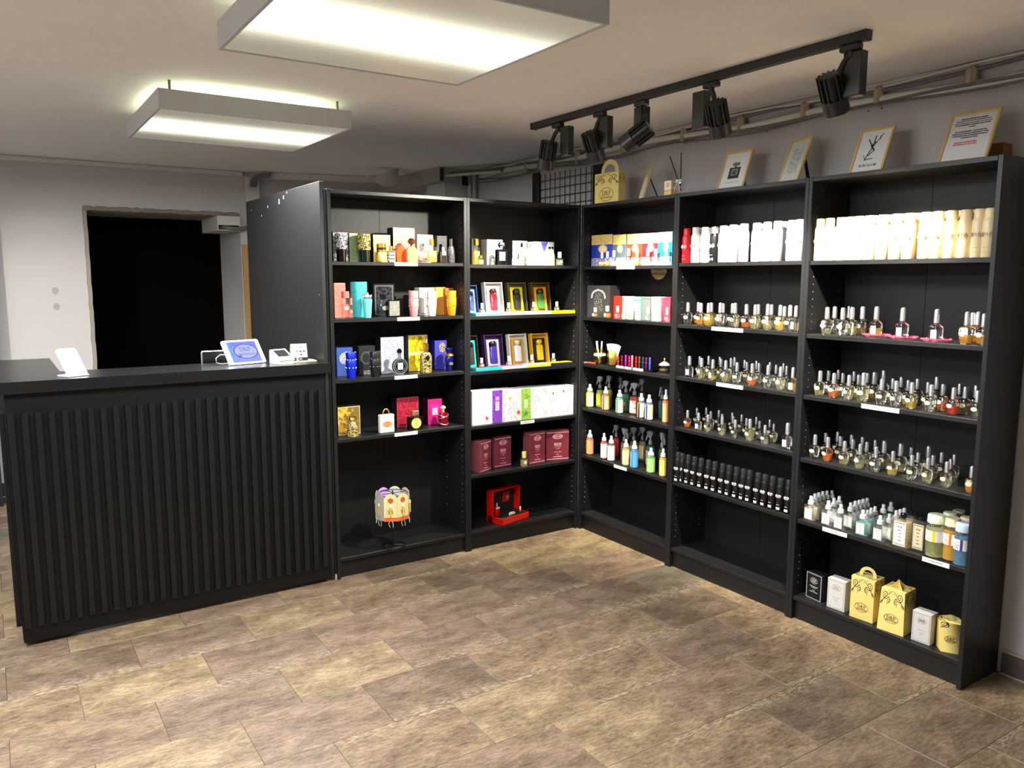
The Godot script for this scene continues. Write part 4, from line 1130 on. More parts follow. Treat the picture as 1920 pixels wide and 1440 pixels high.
	carton(0, L, 1214, 1374, 888, 0.12, 0.09, Color(0.14, 0.05, 0.09), botanic("magenta card", Color(0.72, 0.10, 0.42), Color(0.25, 0.02, 0.12), Color(0.85, 0.2, 0.65), Vector2(0.5, 0.3), 0.3), "magenta perfume box with dark scrolls")
	r = item(0, L, 1328, 1444, 958, 0.055, "perfume_flacon", "ruby red flacon wrapped in silver ribbons", "bottle")
	part(r[0], "body", lathe("", [Vector2(0, 0), Vector2(r[1] * 0.46, 0), Vector2(r[1] * 0.48, 0.003), Vector2(r[1] * 0.5, r[2] * 0.5), Vector2(r[1] * 0.4, r[2] * 0.64), Vector2(r[1] * 0.14, r[2] * 0.68), Vector2(0, r[2] * 0.68)], 20), mat("ruby glass", Color(0.42, 0.02, 0.09), 0.08))
	for s in [-1, 1]:
		var rib := []
		for k in 20: rib.append(Vector3(sin(k * 0.42 * s) * r[1] * 0.5, r[2] * (0.08 + 0.026 * k), cos(k * 0.42 * s) * r[1] * 0.5))
		part(r[0], "silver_ribbon", tube(rib, r[1] * 0.035, 6), silver())
	part(r[0], "crystal_cap", lathe("", [Vector2(0, 0), Vector2(r[1] * 0.14, 0), Vector2(r[1] * 0.14, r[2] * 0.08), Vector2(r[1] * 0.3, r[2] * 0.2), Vector2(r[1] * 0.14, r[2] * 0.3), Vector2(0, r[2] * 0.32)], 8), mat("pale gold crystal", Color(0.92, 0.85, 0.65), 0.15, 0.4), Vector3(0, r[2] * 0.68, 0))
	card_stand()

# revolving stand of scented cards
func card_stand() -> void:
	var base := hit(738, 1021, 1, 0.117)
	base.y = 0.1105
	var t := thing("card_stand", "black wire stand hung with perfume sample cards", "display stand", base)
	var wire := mat("black wire", Color(0.03, 0.03, 0.03), 0.3)
	var loop := []
	for k in 25: loop.append(Vector3(cos(TAU * k / 24) * 0.064, 0.004, sin(TAU * k / 24) * 0.064))
	part(t, "foot_ring", tube(loop, 0.0032, 6), wire)
	for k in 3: part(t, "foot_spoke", tube([Vector3(0, 0.006, 0), Vector3(cos(k * TAU / 3 + 0.4) * 0.064, 0.004, sin(k * TAU / 3 + 0.4) * 0.064)], 0.0025, 6), wire)
	part(t, "pole", tube([Vector3(0, 0.004, 0), Vector3(0, 0.315, 0)], 0.0035, 8), wire)
	loop = []
	for k in 25: loop.append(Vector3(cos(TAU * k / 24) * 0.083, 0.30, sin(TAU * k / 24) * 0.083))
	part(t, "top_ring", tube(loop, 0.0018, 6), wire)
	part(t, "top_spoke", tube([Vector3(-0.083, 0.30, 0), Vector3(0.083, 0.30, 0)], 0.0018, 6), wire)
	part(t, "top_spoke", tube([Vector3(0, 0.30, -0.083), Vector3(0, 0.30, 0.083)], 0.0018, 6), wire)
	var cards := [["cream spotted sample card with orange foot", Color(0.90, 0.84, 0.60), Color(0.86, 0.38, 0.14)], ["pink-footed sample card with a pink flower", Color(0.88, 0.82, 0.66), Color(0.92, 0.30, 0.58)], ["grey sample card hanging on the stand", Color(0.72, 0.70, 0.66), Color(0.5, 0.48, 0.45)], ["white sample card with a lilac head", Color(0.78, 0.64, 0.90), Color(0.7, 0.5, 0.85)], ["black and white sample card", Color(0.82, 0.82, 0.80), Color(0.2, 0.2, 0.2)], ["pale rose sample card", Color(0.86, 0.80, 0.78), Color(0.75, 0.55, 0.5)]]
	var order := [2, 0, 0, 1, 5, 4, 3, 2]
	for i in 8:
		var a := -1.35 + i * TAU / 8.0
		var c: Array = cards[order[i]]
		var bgc: Color = c[1]
		var foot: Color = c[2]
		var m: StandardMaterial3D = tinted("sample card %d" % order[i], bgc, "sample page", 64, 128, func(u: float, v: float) -> Color: return Color(0.35, 0.33, 0.32) if n2(u * 16.0, v * 26.0) > 0.42 else Color.WHITE) if order[i] > 1 else printed("sample card %d" % order[i], 64, 128, func(u: float, v: float) -> Color:
			if v > 0.86: return foot if n2(u * 20.0, v * 20.0) < 0.45 else foot.lerp(Color.WHITE, 0.6)
			var p := Vector2(u - 0.5, (v - 0.24) * 2.0)
			if p.length() < 0.2: return foot.lerp(Color(0.6, 0.2, 0.15), 0.3)
			var q := Vector2(u - 0.5, (v - 0.66) * 2.2)
			if q.length() < 0.2: return Color(0.55, 0.5, 0.2).lerp(bgc, 0.3)
			if n2(u * 16.0, v * 26.0 + foot.r * 9.0) > 0.42: return Color(0.2, 0.16, 0.12)
			return bgc)
		var w := 0.072
		var hh := 0.15
		var out := []
		for k in 9: out.append(Vector2(cos(PI * k / 8) * w / 2, hh - w / 2 + sin(PI * k / 8) * w / 2))
		out.append(Vector2(-w / 2, 0)); out.append(Vector2(w / 2, 0))
		var pos := t.position + Vector3(sin(a) * 0.088, 0.166, cos(a) * 0.088)
		var card := thing("sample_card", c[0], "card", pos, a + rng.randf_range(-0.15, 0.15), "sample cards on the black wire stand")
		part(card, "card", prism(out, 0.0012), m)
		part(card, "vial", cyl(0.0045, 0.05, 10, 0.001), mat("vial gold", Color(0.85, 0.72, 0.30), 0.15), Vector3(0, 0.028, 0.006))
		part(card, "vial_cap", cyl(0.0055, 0.016, 10, 0.001), white_plastic(), Vector3(0, 0.078, 0.006))
		for s in [-1, 1]: part(card, "ribbon_end", tube([Vector3(s * 0.006, 0.001, 0), Vector3(s * 0.012, -0.012, 0.002), Vector3(s * 0.008 + 0.004, -0.032, 0.003)], 0.0014, 5), col(Color(0.85, 0.84, 0.8), 0.6))

func gift_pack(side: int, level: float, x0: float, x1: float, yt: float, outer: Color, inner: Color, bottle: Color, cap: Color, lid_top: Color, lid_front: Color, label: String, bx: float, by: float, lx0: float, lx1: float) -> void:
	# the open box leans back on its own lid
	var r := item(side, level, x0, x1, yt, 0.10, "gift_pack", label, "gift box", "open perfume gift packs")
	var t: Node3D = r[0]
	var w: float = r[1]
	var h: float = r[2] * 1.0
	var lean := Vector3(-0.16, 0, 0)
	var m := col(outer, 0.4)
	part(t, "tray_back", box(Vector3(w, h, 0.004), 0.0006), m, Vector3(0, 0.001, -0.035), lean)
	for s in [-1, 1]: part(t, "tray_wall", box(Vector3(0.005, h, 0.034), 0.0006), m, Vector3(s * (w / 2 - 0.0025), 0.004, -0.017), lean)
	part(t, "tray_wall", box(Vector3(w - 0.01, 0.005, 0.034), 0.0006), m, Vector3(0, h - 0.006, -0.012 - h * 0.16), lean)
	part(t, "tray_wall", box(Vector3(w - 0.01, 0.005, 0.034), 0.0006), m, Vector3(0, 0.004, -0.017), lean)
	var fm := col(inner, 0.4)
	for s in [-1, 1]: part(t, "inner_frame_side", box(Vector3(w * 0.12, h * 0.8, 0.012), 0.0006), fm, Vector3(s * w * 0.27, 0.012, -0.018), lean)
	part(t, "inner_frame_bar", box(Vector3(w * 0.42, h * 0.1, 0.012), 0.0006), fm, Vector3(0, 0.012, -0.018), lean)
	part(t, "inner_frame_bar", box(Vector3(w * 0.42, h * 0.09, 0.012), 0.0006), fm, Vector3(0, 0.012 + h * 0.70, -0.018 - h * 0.112), lean)
	part(t, "recess", box(Vector3(w * 0.9, h * 0.92, 0.002), 0), col(outer, 0.4), Vector3(0, 0.008, -0.030), lean)
	part(t, "flacon", lathe("", [Vector2(0, 0), Vector2(w * 0.19, 0), Vector2(w * 0.19, h * 0.46), Vector2(w * 0.15, h * 0.5), Vector2(w * 0.08, h * 0.51), Vector2(w * 0.08, h * 0.54), Vector2(0, h * 0.54)], 16, 1, 0.6, 4.0), mat("glossy " + bottle.to_html(), bottle, 0.15), Vector3(0, 0.012 + h * 0.08, -0.02), lean)
	part(t, "flacon_cap", lathe("", [Vector2(0, 0), Vector2(w * 0.12, 0), Vector2(w * 0.17, h * 0.06), Vector2(w * 0.15, h * 0.13), Vector2(0, h * 0.135)], 12), mat("glossy " + cap.to_html(), cap, 0.2), Vector3(0, 0.012 + h * 0.61, -0.02 - h * 0.085), lean)
	var p := place(side, X(lx0), level + 0.01, 0.055)
	var q := place(side, X(lx1), level + 0.01, 0.055)
	var lid := thing("shallow_box", "shallow coloured box lying before the %s" % label.replace("open ", ""), "box", Vector3((p.x + q.x) / 2, level + 0.0006, -0.045), 0, "shallow boxes lying before gift packs")
	part(lid, "lid", box(Vector3(q.x - p.x, 0.017, 0.062), 0.001), col(lid_front, 0.4))
	part(lid, "lid_top", box(Vector3(q.x - p.x - 0.003, 0.0008, 0.059), 0), col(lid_top, 0.4), Vector3(0, 0.0168, 0))
	t.position.z -= 0.0
	var bpos := place(side, X(bx), level + 0.03, 0.045)
	var bt := thing("sample_bottle", "small square glass bottle with white cap on the lid before %s" % label.replace("open ", "").get_slice(" gift", 0), "bottle", Vector3(bpos.x, level + 0.0184, -0.045), 0, "white-capped bottles on gift pack lids")
	part(bt, "glass_body", box(Vector3(0.030, 0.024, 0.022), 0.003), glassy())
	part(bt, "perfume", box(Vector3(0.026, 0.014, 0.018), 0.002), liquid(Color(0.95, 0.9, 0.65)), Vector3(0, 0.003, 0))
	part(bt, "cap", cyl(0.0085, 0.030, 14, 0.001), white_plastic(), Vector3(0, 0.024, 0))
	part(bt, "paper_label", oval(0.008, 0.006), label_print("cream label", Color(0.93, 0.90, 0.76), Color(0.35, 0.30, 0.22), 5, false), Vector3(0, 0.013, 0.0111))

func goods_a2() -> void:
	var L := 1.656
	zoom(870, 420, 7.578)
	carton(0, L, 108, 200, 205, 0.15, 0.06, Color(0.10, 0.09, 0.08), label_print("gold and black card", Color(0.2, 0.17, 0.1), Color(0.8, 0.65, 0.3), 4), "black and gold perfume box tucked beside the upright")
	mini_bottle(0, L, 122, 226, 212, 0.07, Color(0.95, 0.78, 0.22), gold(), "tall golden yellow flacon with gold cap", "", 0.25, 0.7)
	mini_bottle(0, L, 190, 278, 448, 0.04, Color(0.95, 0.82, 0.35), gold(), "short golden sample bottle before tall yellow flacon", "", 0.3, 0.6)
	carton(0, L, 328, 548, 222, 0.13, 0.07, Color(0.80, 0.78, 0.74), label_print("white coffret", Color(0.93, 0.92, 0.90), Color(0.55, 0.55, 0.55), 3, false), "white perfume box behind the square black flacon")
	var r := item(0, L, 445, 606, 255, 0.055, "perfume_flacon", "square black flacon with white label and crystal stopper", "bottle")
	var bh: float = r[2] * 0.68
	var bkg := mat("black glass", Color(0.03, 0.03, 0.04), 0.06)
	part(r[0], "body", box(Vector3(r[1], bh, r[1] * 0.45), 0.003), bkg)
	part(r[0], "white_label", box(Vector3(r[1] * 0.6, bh * 0.55, 0.0008), 0), label_print("white label", Color(0.94, 0.94, 0.92), Color(0.3, 0.3, 0.3), 7), Vector3(0, bh * 0.28, r[1] * 0.226))
	part(r[0], "neck", cyl(r[1] * 0.12, r[2] * 0.07, 12), silver(), Vector3(0, bh, 0))
	part(r[0], "crystal_stopper", lathe("", [Vector2(0, 0), Vector2(r[1] * 0.16, 0), Vector2(r[1] * 0.36, r[2] * 0.1), Vector2(r[1] * 0.32, r[2] * 0.2), Vector2(r[1] * 0.12, r[2] * 0.245), Vector2(0, r[2] * 0.245)], 8), crystal(Color(0.92, 0.93, 0.95)), Vector3(0, bh + r[2] * 0.07, 0))
	mini_bottle(0, L, 372, 426, 498, 0.035, Color(0.92, 0.90, 0.82), silver(), "tiny clear sample bottle before the white box", "", 0.35, 0.6)
	carton(0, L, 688, 896, 238, 0.13, 0.08, Color(0.10, 0.10, 0.11), printed("quilted card", 80, 96, func(u: float, v: float) -> Color:
		var a := absf(fmod(u * 5.0 + v * 4.0, 1.0) - 0.5)
		var b := absf(fmod(u * 5.0 - v * 4.0 + 8.0, 1.0) - 0.5)
		return Color(0.40, 0.40, 0.42) if a < 0.1 or b < 0.1 else Color(0.80, 0.80, 0.81)), "silver quilted perfume box with black quilted sides")
	mini_bottle(0, L, 775, 866, 268, 0.07, Color(0.95, 0.92, 0.80), bkg, "tall clear flacon with small black cap before quilted box", "", 0.2, 0.4)
	mini_bottle(0, L, 872, 958, 268, 0.055, Color(0.93, 0.94, 0.88), mat("grey glass", Color(0.3, 0.3, 0.32), 0.15), "square clear flacon with grey block cap before quilted box", "", 0.24, 0.75)
	mini_bottle(0, L, 680, 782, 375, 0.035, Color(0.95, 0.95, 0.93), white_plastic(), "clear bottle with tall white cap before quilted box", "", 0.5, 0.5)
	carton(0, L, 1000, 1278, 253, 0.13, 0.08, Color(0.80, 0.83, 0.90), printed("blue wedge card", 96, 96, func(u: float, v: float) -> Color:
		if v < 0.42 and absf(u - 0.5) < 0.17 - v * 0.2 + (0.1 - v) * 0.2: return Color(0.33, 0.33, 0.75)
		return Color(0.92, 0.93, 0.95) if u > 0.35 else Color(0.78, 0.82, 0.95)), "white perfume box with a violet blue wedge")
	r = item(0, L, 1168, 1302, 303, 0.065, "perfume_flacon", "pale green rounded flacon with a black bow cap", "bottle")
	part(r[0], "glass_body", lathe("", [Vector2(0, 0), Vector2(r[1] * 0.44, 0), Vector2(r[1] * 0.5, 0.004), Vector2(r[1] * 0.48, r[2] * 0.5), Vector2(r[1] * 0.3, r[2] * 0.7), Vector2(r[1] * 0.12, r[2] * 0.75), Vector2(0, r[2] * 0.75)], 20, 1, 0.6, 2.4), liquid(Color(0.80, 0.88, 0.62), 0.04))
	for s in [-1, 1]: part(r[0], "bow_loop", lathe("", [Vector2(0, 0), Vector2(r[1] * 0.13, r[1] * 0.12), Vector2(r[1] * 0.15, r[1] * 0.26), Vector2(0, r[1] * 0.36)], 10), bkg, Vector3(0, r[2] * 0.84, 0), Vector3(0, 0, -s * 1.25))
	part(r[0], "neck", cyl(r[1] * 0.12, r[2] * 0.12, 12), silver(), Vector3(0, r[2] * 0.74, 0))
	mini_bottle(0, L, 1050, 1142, 395, 0.035, Color(0.93, 0.93, 0.88), white_plastic(), "clear bottle with white cap before violet wedge box", "", 0.45, 0.55)
	mini_bottle(0, L, 1310, 1408, 398, 0.035, Color(0.90, 0.88, 0.70), white_plastic(), "clear bottle with white cap at the end of the shelf", "", 0.42, 0.55)

	L = 1.367
	var navy := Color(0.10, 0.20, 0.42)
	gift_pack(0, L, 60, 215, 875, navy, Color(0.45, 0.65, 0.85), Color(0.22, 0.27, 0.62), Color(0.08, 0.09, 0.2), Color(0.5, 0.75, 0.85), Color(0.36, 0.76, 0.82), "open blue gift pack", 257, 0, 120, 485)
	gift_pack(0, L, 325, 580, 835, Color(0.84, 0.82, 0.80), Color(0.75, 0.74, 0.73), Color(0.62, 0.13, 0.19), Color(0.30, 0.05, 0.09), Color(0.82, 0.60, 0.66), Color(0.84, 0.55, 0.63), "open silver gift pack with a red flacon", 634, 0, 490, 832)
	gift_pack(0, L, 655, 915, 838, Color(0.25, 0.24, 0.13), Color(0.82, 0.78, 0.12), Color(0.16, 0.15, 0.15), Color(0.08, 0.08, 0.08), Color(0.85, 0.85, 0.6), Color(0.90, 0.90, 0.80), "open olive gift pack with a black flacon", 990, 0, 836, 1186)
	gift_pack(0, L, 992, 1250, 838, Color(0.28, 0.22, 0.10), Color(0.90, 0.56, 0.12), Color(0.24, 0.44, 0.22), Color(0.10, 0.13, 0.07), Color(0.90, 0.85, 0.2), Color(0.93, 0.86, 0.06), "open brown gift pack with a green flacon", 1318, 0, 1190, 1522)

	L = 1.052
	zoom(870, 600, 6.857)
	gift_pack(0, L, 50, 205, 208, Color(0.20, 0.13, 0.12), Color(0.15, 0.72, 0.70), Color(0.22, 0.20, 0.19), Color(0.06, 0.06, 0.06), Color(0.32, 0.2, 0.15), Color(0.08, 0.68, 0.70), "open turquoise gift pack", 226, 0, 110, 442)
	gift_pack(0, L, 288, 525, 195, Color(0.24, 0.12, 0.33), Color(0.66, 0.66, 0.72), Color(0.22, 0.17, 0.55), Color(0.08, 0.07, 0.13), Color(0.50, 0.22, 0.52), Color(0.86, 0.80, 0.84), "open purple gift pack", 575, 0, 446, 765)
	gift_pack(0, L, 608, 835, 188, Color(0.90, 0.89, 0.85), Color(0.72, 0.56, 0.14), Color(0.92, 0.92, 0.92), Color(0.85, 0.80, 0.7), Color(0.93, 0.92, 0.84), Color(0.94, 0.84, 0.20), "open white gift pack with a gold frame", 872, 0, 770, 1068)
	gift_pack(0, L, 898, 1110, 180, Color(0.92, 0.72, 0.16), Color(0.15, 0.09, 0.07), Color(0.93, 0.80, 0.16), Color(0.88, 0.76, 0.22), Color(0.94, 0.86, 0.2), Color(0.12, 0.12, 0.12), "open yellow gift pack with a dark frame", 1150, 0, 1072, 1348)

	# row of slim floral boxes, a second row behind
	L = 0.735
	var edges := [105, 235, 362, 495, 615, 735, 860, 980, 1094, 1204, 1312, 1414]
	var W := Color(0.93, 0.92, 0.91)
	var ink := Color(0.25, 0.25, 0.26)
	var fronts := [
		["white slim box with a pink rose", botanic("rose card", W, Color(0.75, 0.68, 0.68), Color(0.90, 0.62, 0.70), Vector2(0.7, 0.2))],
		["white slim box with black sprigs and a red flower", botanic("red flower card", W, Color(0.12, 0.12, 0.12), Color(0.75, 0.12, 0.2), Vector2(0.45, 0.82), 0.17)],
		["purple slim box with dark flowers", botanic("purple card", Color(0.48, 0.25, 0.70), Color(0.28, 0.10, 0.45), Color(0.80, 0.62, 0.90), Vector2(0.5, 0.25), 0.2, Color(0.38, 0.12, 0.42))],
		["white slim box with a yellow and red bird", botanic("bird card", W, Color(0.3, 0.25, 0.25), Color(0.90, 0.72, 0.18), Vector2(0.8, 0.28), 0.18, Color(0.85, 0.55, 0.62))],
		["white slim box with a large red leaf", botanic("red leaf card", W, Color(0.2, 0.2, 0.2), Color(0.88, 0.22, 0.12), Vector2(0.72, 0.74), 0.2)],
		["green slim box with tropical leaves", botanic("green leaf card", Color(0.62, 0.80, 0.30), Color(0.18, 0.42, 0.12), Color(0.25, 0.55, 0.38), Vector2(0.5, 0.8), 0.2, Color(0.42, 0.66, 0.2))],
		["white slim box with fine grey sprigs", botanic("grey sprig card a", W, ink, Color(0.85, 0.85, 0.85), Vector2(0.5, 0.9), 0.05)],
		["white slim box with curling grey branches", botanic("grey sprig card b", W, ink, Color(0.85, 0.85, 0.85), Vector2(0.5, 0.9), 0.05)],
		["white slim box with a star-shaped dark flower", botanic("star flower card", W, Color(0.22, 0.15, 0.15), Color(0.40, 0.18, 0.2), Vector2(0.45, 0.22), 0.12)],
		["white slim box with a small red flower at the top", botanic("top flower card", W, ink, Color(0.55, 0.2, 0.18), Vector2(0.7, 0.18), 0.13)],
		["white slim box with grey stalks beside the upright", botanic("stalk card", W, ink, Color(0.5, 0.55, 0.45), Vector2(0.5, 0.12), 0.09)]]
	for i in 11:
		var yt: float = 915.0 - 75.0 * i / 10.0
		carton(0, L, edges[i] + 1, edges[i + 1] - 1, yt, 0.03, 0.072, W, fronts[i][1], fronts[i][0], "slim_box", "slim floral perfume boxes")
	for i in [1, 2, 3, 5, 6, 7, 8]:
		carton(0, L, edges[i] + 14, edges[i + 1] + 10, 902.0 - 75.0 * i / 10.0, 0.115, 0.072, W, null, "plain white slim box behind the floral row", "slim_box", "slim boxes behind the floral row")

	# burgundy boxes
	L = 0.447
	zoom(870, 700, 4.5)
	var wine := printed("burgundy print", 96, 160, func(u: float, v: float) -> Color:
		var bg := Color(0.48, 0.17, 0.23)
		var lite := Color(0.86, 0.66, 0.66)
		if absf(v - 0.055) < 0.012 or absf(v - 0.945) < 0.012: return lite
		var p := Vector2(u - 0.5, (v - 0.19) * 1.55)
		var e := Vector2(p.x / 0.2, p.y / 0.11).length()
		if absf(e - 1.0) < 0.16 or (e < 0.75 and absf(p.y) < 0.05 and n2(u * 40.0, floorf(v * 60.0)) > -0.1): return lite
		if v > 0.40 and v < 0.50 and absf(u - 0.5) < 0.17: return lite if n2(u * 22.0 + 3.0, v * 16.0) > -0.15 else bg
		for row in [[0.54, 0.16], [0.60, 0.08], [0.71, 0.17], [0.79, 0.05], [0.87, 0.2]]:
			if absf(v - row[0]) < 0.011 and absf(u - 0.5) < row[1] and n2(u * 50.0, row[0] * 30.0) > -0.3: return lite
		return bg)
	var wb := Color(0.50, 0.25, 0.28)
	carton(0, L, 120, 252, 568, 0.05, 0.075, wb, wine, "burgundy perfume box turned towards the counter", "perfume_box", "burgundy perfume boxes", 0.42)
	carton(0, L, 258, 402, 532, 0.09, 0.07, wb, wine, "burgundy perfume box standing close beside the turned one", "perfume_box", "burgundy perfume boxes", 0.06)
	carton(0, L, 553, 687, 495, 0.05, 0.07, wb, wine, "burgundy perfume box right behind the tiny yellow-capped bottle", "perfume_box", "burgundy perfume boxes", 0.06)
	carton(0, L, 708, 872, 484, 0.05, 0.07, Color(0.55, 0.30, 0.33), wine, "burgundy perfume box near the corner upright", "perfume_box", "burgundy perfume boxes", -0.25)
	mini_bottle(0, L, 475, 538, 662, 0.035, Color(0.93, 0.90, 0.55), col(Color(0.88, 0.82, 0.45), 0.4), "tiny clear bottle with yellow cap among burgundy boxes", "", 0.4, 0.6)

	# open red gift case
	L = 0.11
	var red := mat("red lacquer card", Color(0.78, 0.07, 0.05), 0.25)
	var r2 := item(0, L, 215, 478, 965, 0.12, "gift_case", "open red gift case with a perfume set", "gift box", "", 0.18)
	var t: Node3D = r2[0]
	var w: float = r2[1]
	var h: float = r2[2]
	part(t, "case_floor", box(Vector3(w, 0.006, 0.13), 0.001), red, Vector3(0, 0, 0.03))
	part(t, "case_front", box(Vector3(w, 0.042, 0.006), 0.001), red, Vector3(0, 0, 0.092))
	for s in [-1, 1]:
		part(t, "case_side", box(Vector3(0.006, 0.042, 0.13), 0.001), red, Vector3(s * (w / 2 - 0.003), 0.0, 0.03))
		part(t, "lid_side", box(Vector3(0.006, h, 0.055), 0.001), red, Vector3(s * (w / 2 - 0.003), 0, -0.012))
	part(t, "lid_back", box(Vector3(w, h, 0.006), 0.001), red, Vector3(0, 0, -0.04))
	part(t, "lid_top", box(Vector3(w, 0.006, 0.055), 0.001), red, Vector3(0, h - 0.006, -0.012))
	part(t, "black_lining", box(Vector3(w - 0.014, h - 0.012, 0.002), 0), col(Color(0.03, 0.03, 0.03), 0.7), Vector3(0, 0.005, -0.035))
	part(t, "black_insert", box(Vector3(w - 0.014, 0.03, 0.12), 0.001), col(Color(0.04, 0.04, 0.04), 0.7), Vector3(0, 0.005, 0.028))
	var g := func(dx: float, dy: float, dz: float) -> Vector3: return t.position + t.basis * Vector3(dx, dy, dz)
	var f := thing("perfume_flacon", "tall red flacon with silver cap inside red gift case", "bottle", g.call(-w * 0.3, 0.0355, 0.0), 0.18)
	part(f, "glass_body", box(Vector3(0.030, 0.055, 0.02), 0.002), mat("red glass", Color(0.75, 0.05, 0.05), 0.08))
	part(f, "paper_label", box(Vector3(0.028, 0.012, 0.0006), 0), col(Color(0.9, 0.85, 0.8), 0.5), Vector3(0, 0.043, 0.0102))
	part(f, "cap", cyl(0.007, 0.024, 12, 0.001), silver(), Vector3(0, 0.055, 0))
	var sq := thing("red_card", "red card with a round window pinned inside gift case", "card", g.call(w * 0.16, 0.098, -0.0325), 0.18)
	part(sq, "card", box(Vector3(0.058, 0.058, 0.003), 0.0005), red)
	part(sq, "round_window", oval(0.013, 0.013, 0.002), silver(), Vector3(0.012, 0.026, 0.0016))
	part(sq, "gold_dot", oval(0.003, 0.003, 0.002), gold(), Vector3(-0.015, 0.038, 0.0016))
	var tu := thing("cream_tube", "pale shell-shaped trinket lying in red gift case", "trinket", g.call(w * 0.05, 0.0375, 0.045), 0.5)
	for k in 4: part(tu, "shell_rib", lathe("", [Vector2(0, -0.014), Vector2(0.006, -0.008), Vector2(0.0085, 0), Vector2(0.006, 0.008), Vector2(0, 0.014)], 10), col(Color(0.85, 0.80, 0.66), 0.4), Vector3(-0.02 + k * 0.011, 0.006, 0.004 * k), Vector3(0, 0, 0.3 * k - 0.4))
	var rb := thing("roller_bottle", "white-capped roller bottle standing in red gift case", "bottle", g.call(w * 0.36, 0.0355, 0.05), 0.0)
	part(rb, "glass_body", cyl(0.006, 0.018, 12, 0.001), col(Color(0.75, 0.45, 0.35), 0.3))
	part(rb, "cap", cyl(0.0055, 0.02, 12, 0.001), white_plastic(), Vector3(0, 0.018, 0))
	var pen := thing("black_stick", "thin black stick jutting out of red gift case", "stick", g.call(w * 0.3, 0.0460, 0.072), 0.0)
	part(pen, "stick", tube([Vector3(-0.02, 0, 0), Vector3(0.07, 0.006, -0.01)], 0.0025, 6), col(Color(0.05, 0.05, 0.05), 0.4))

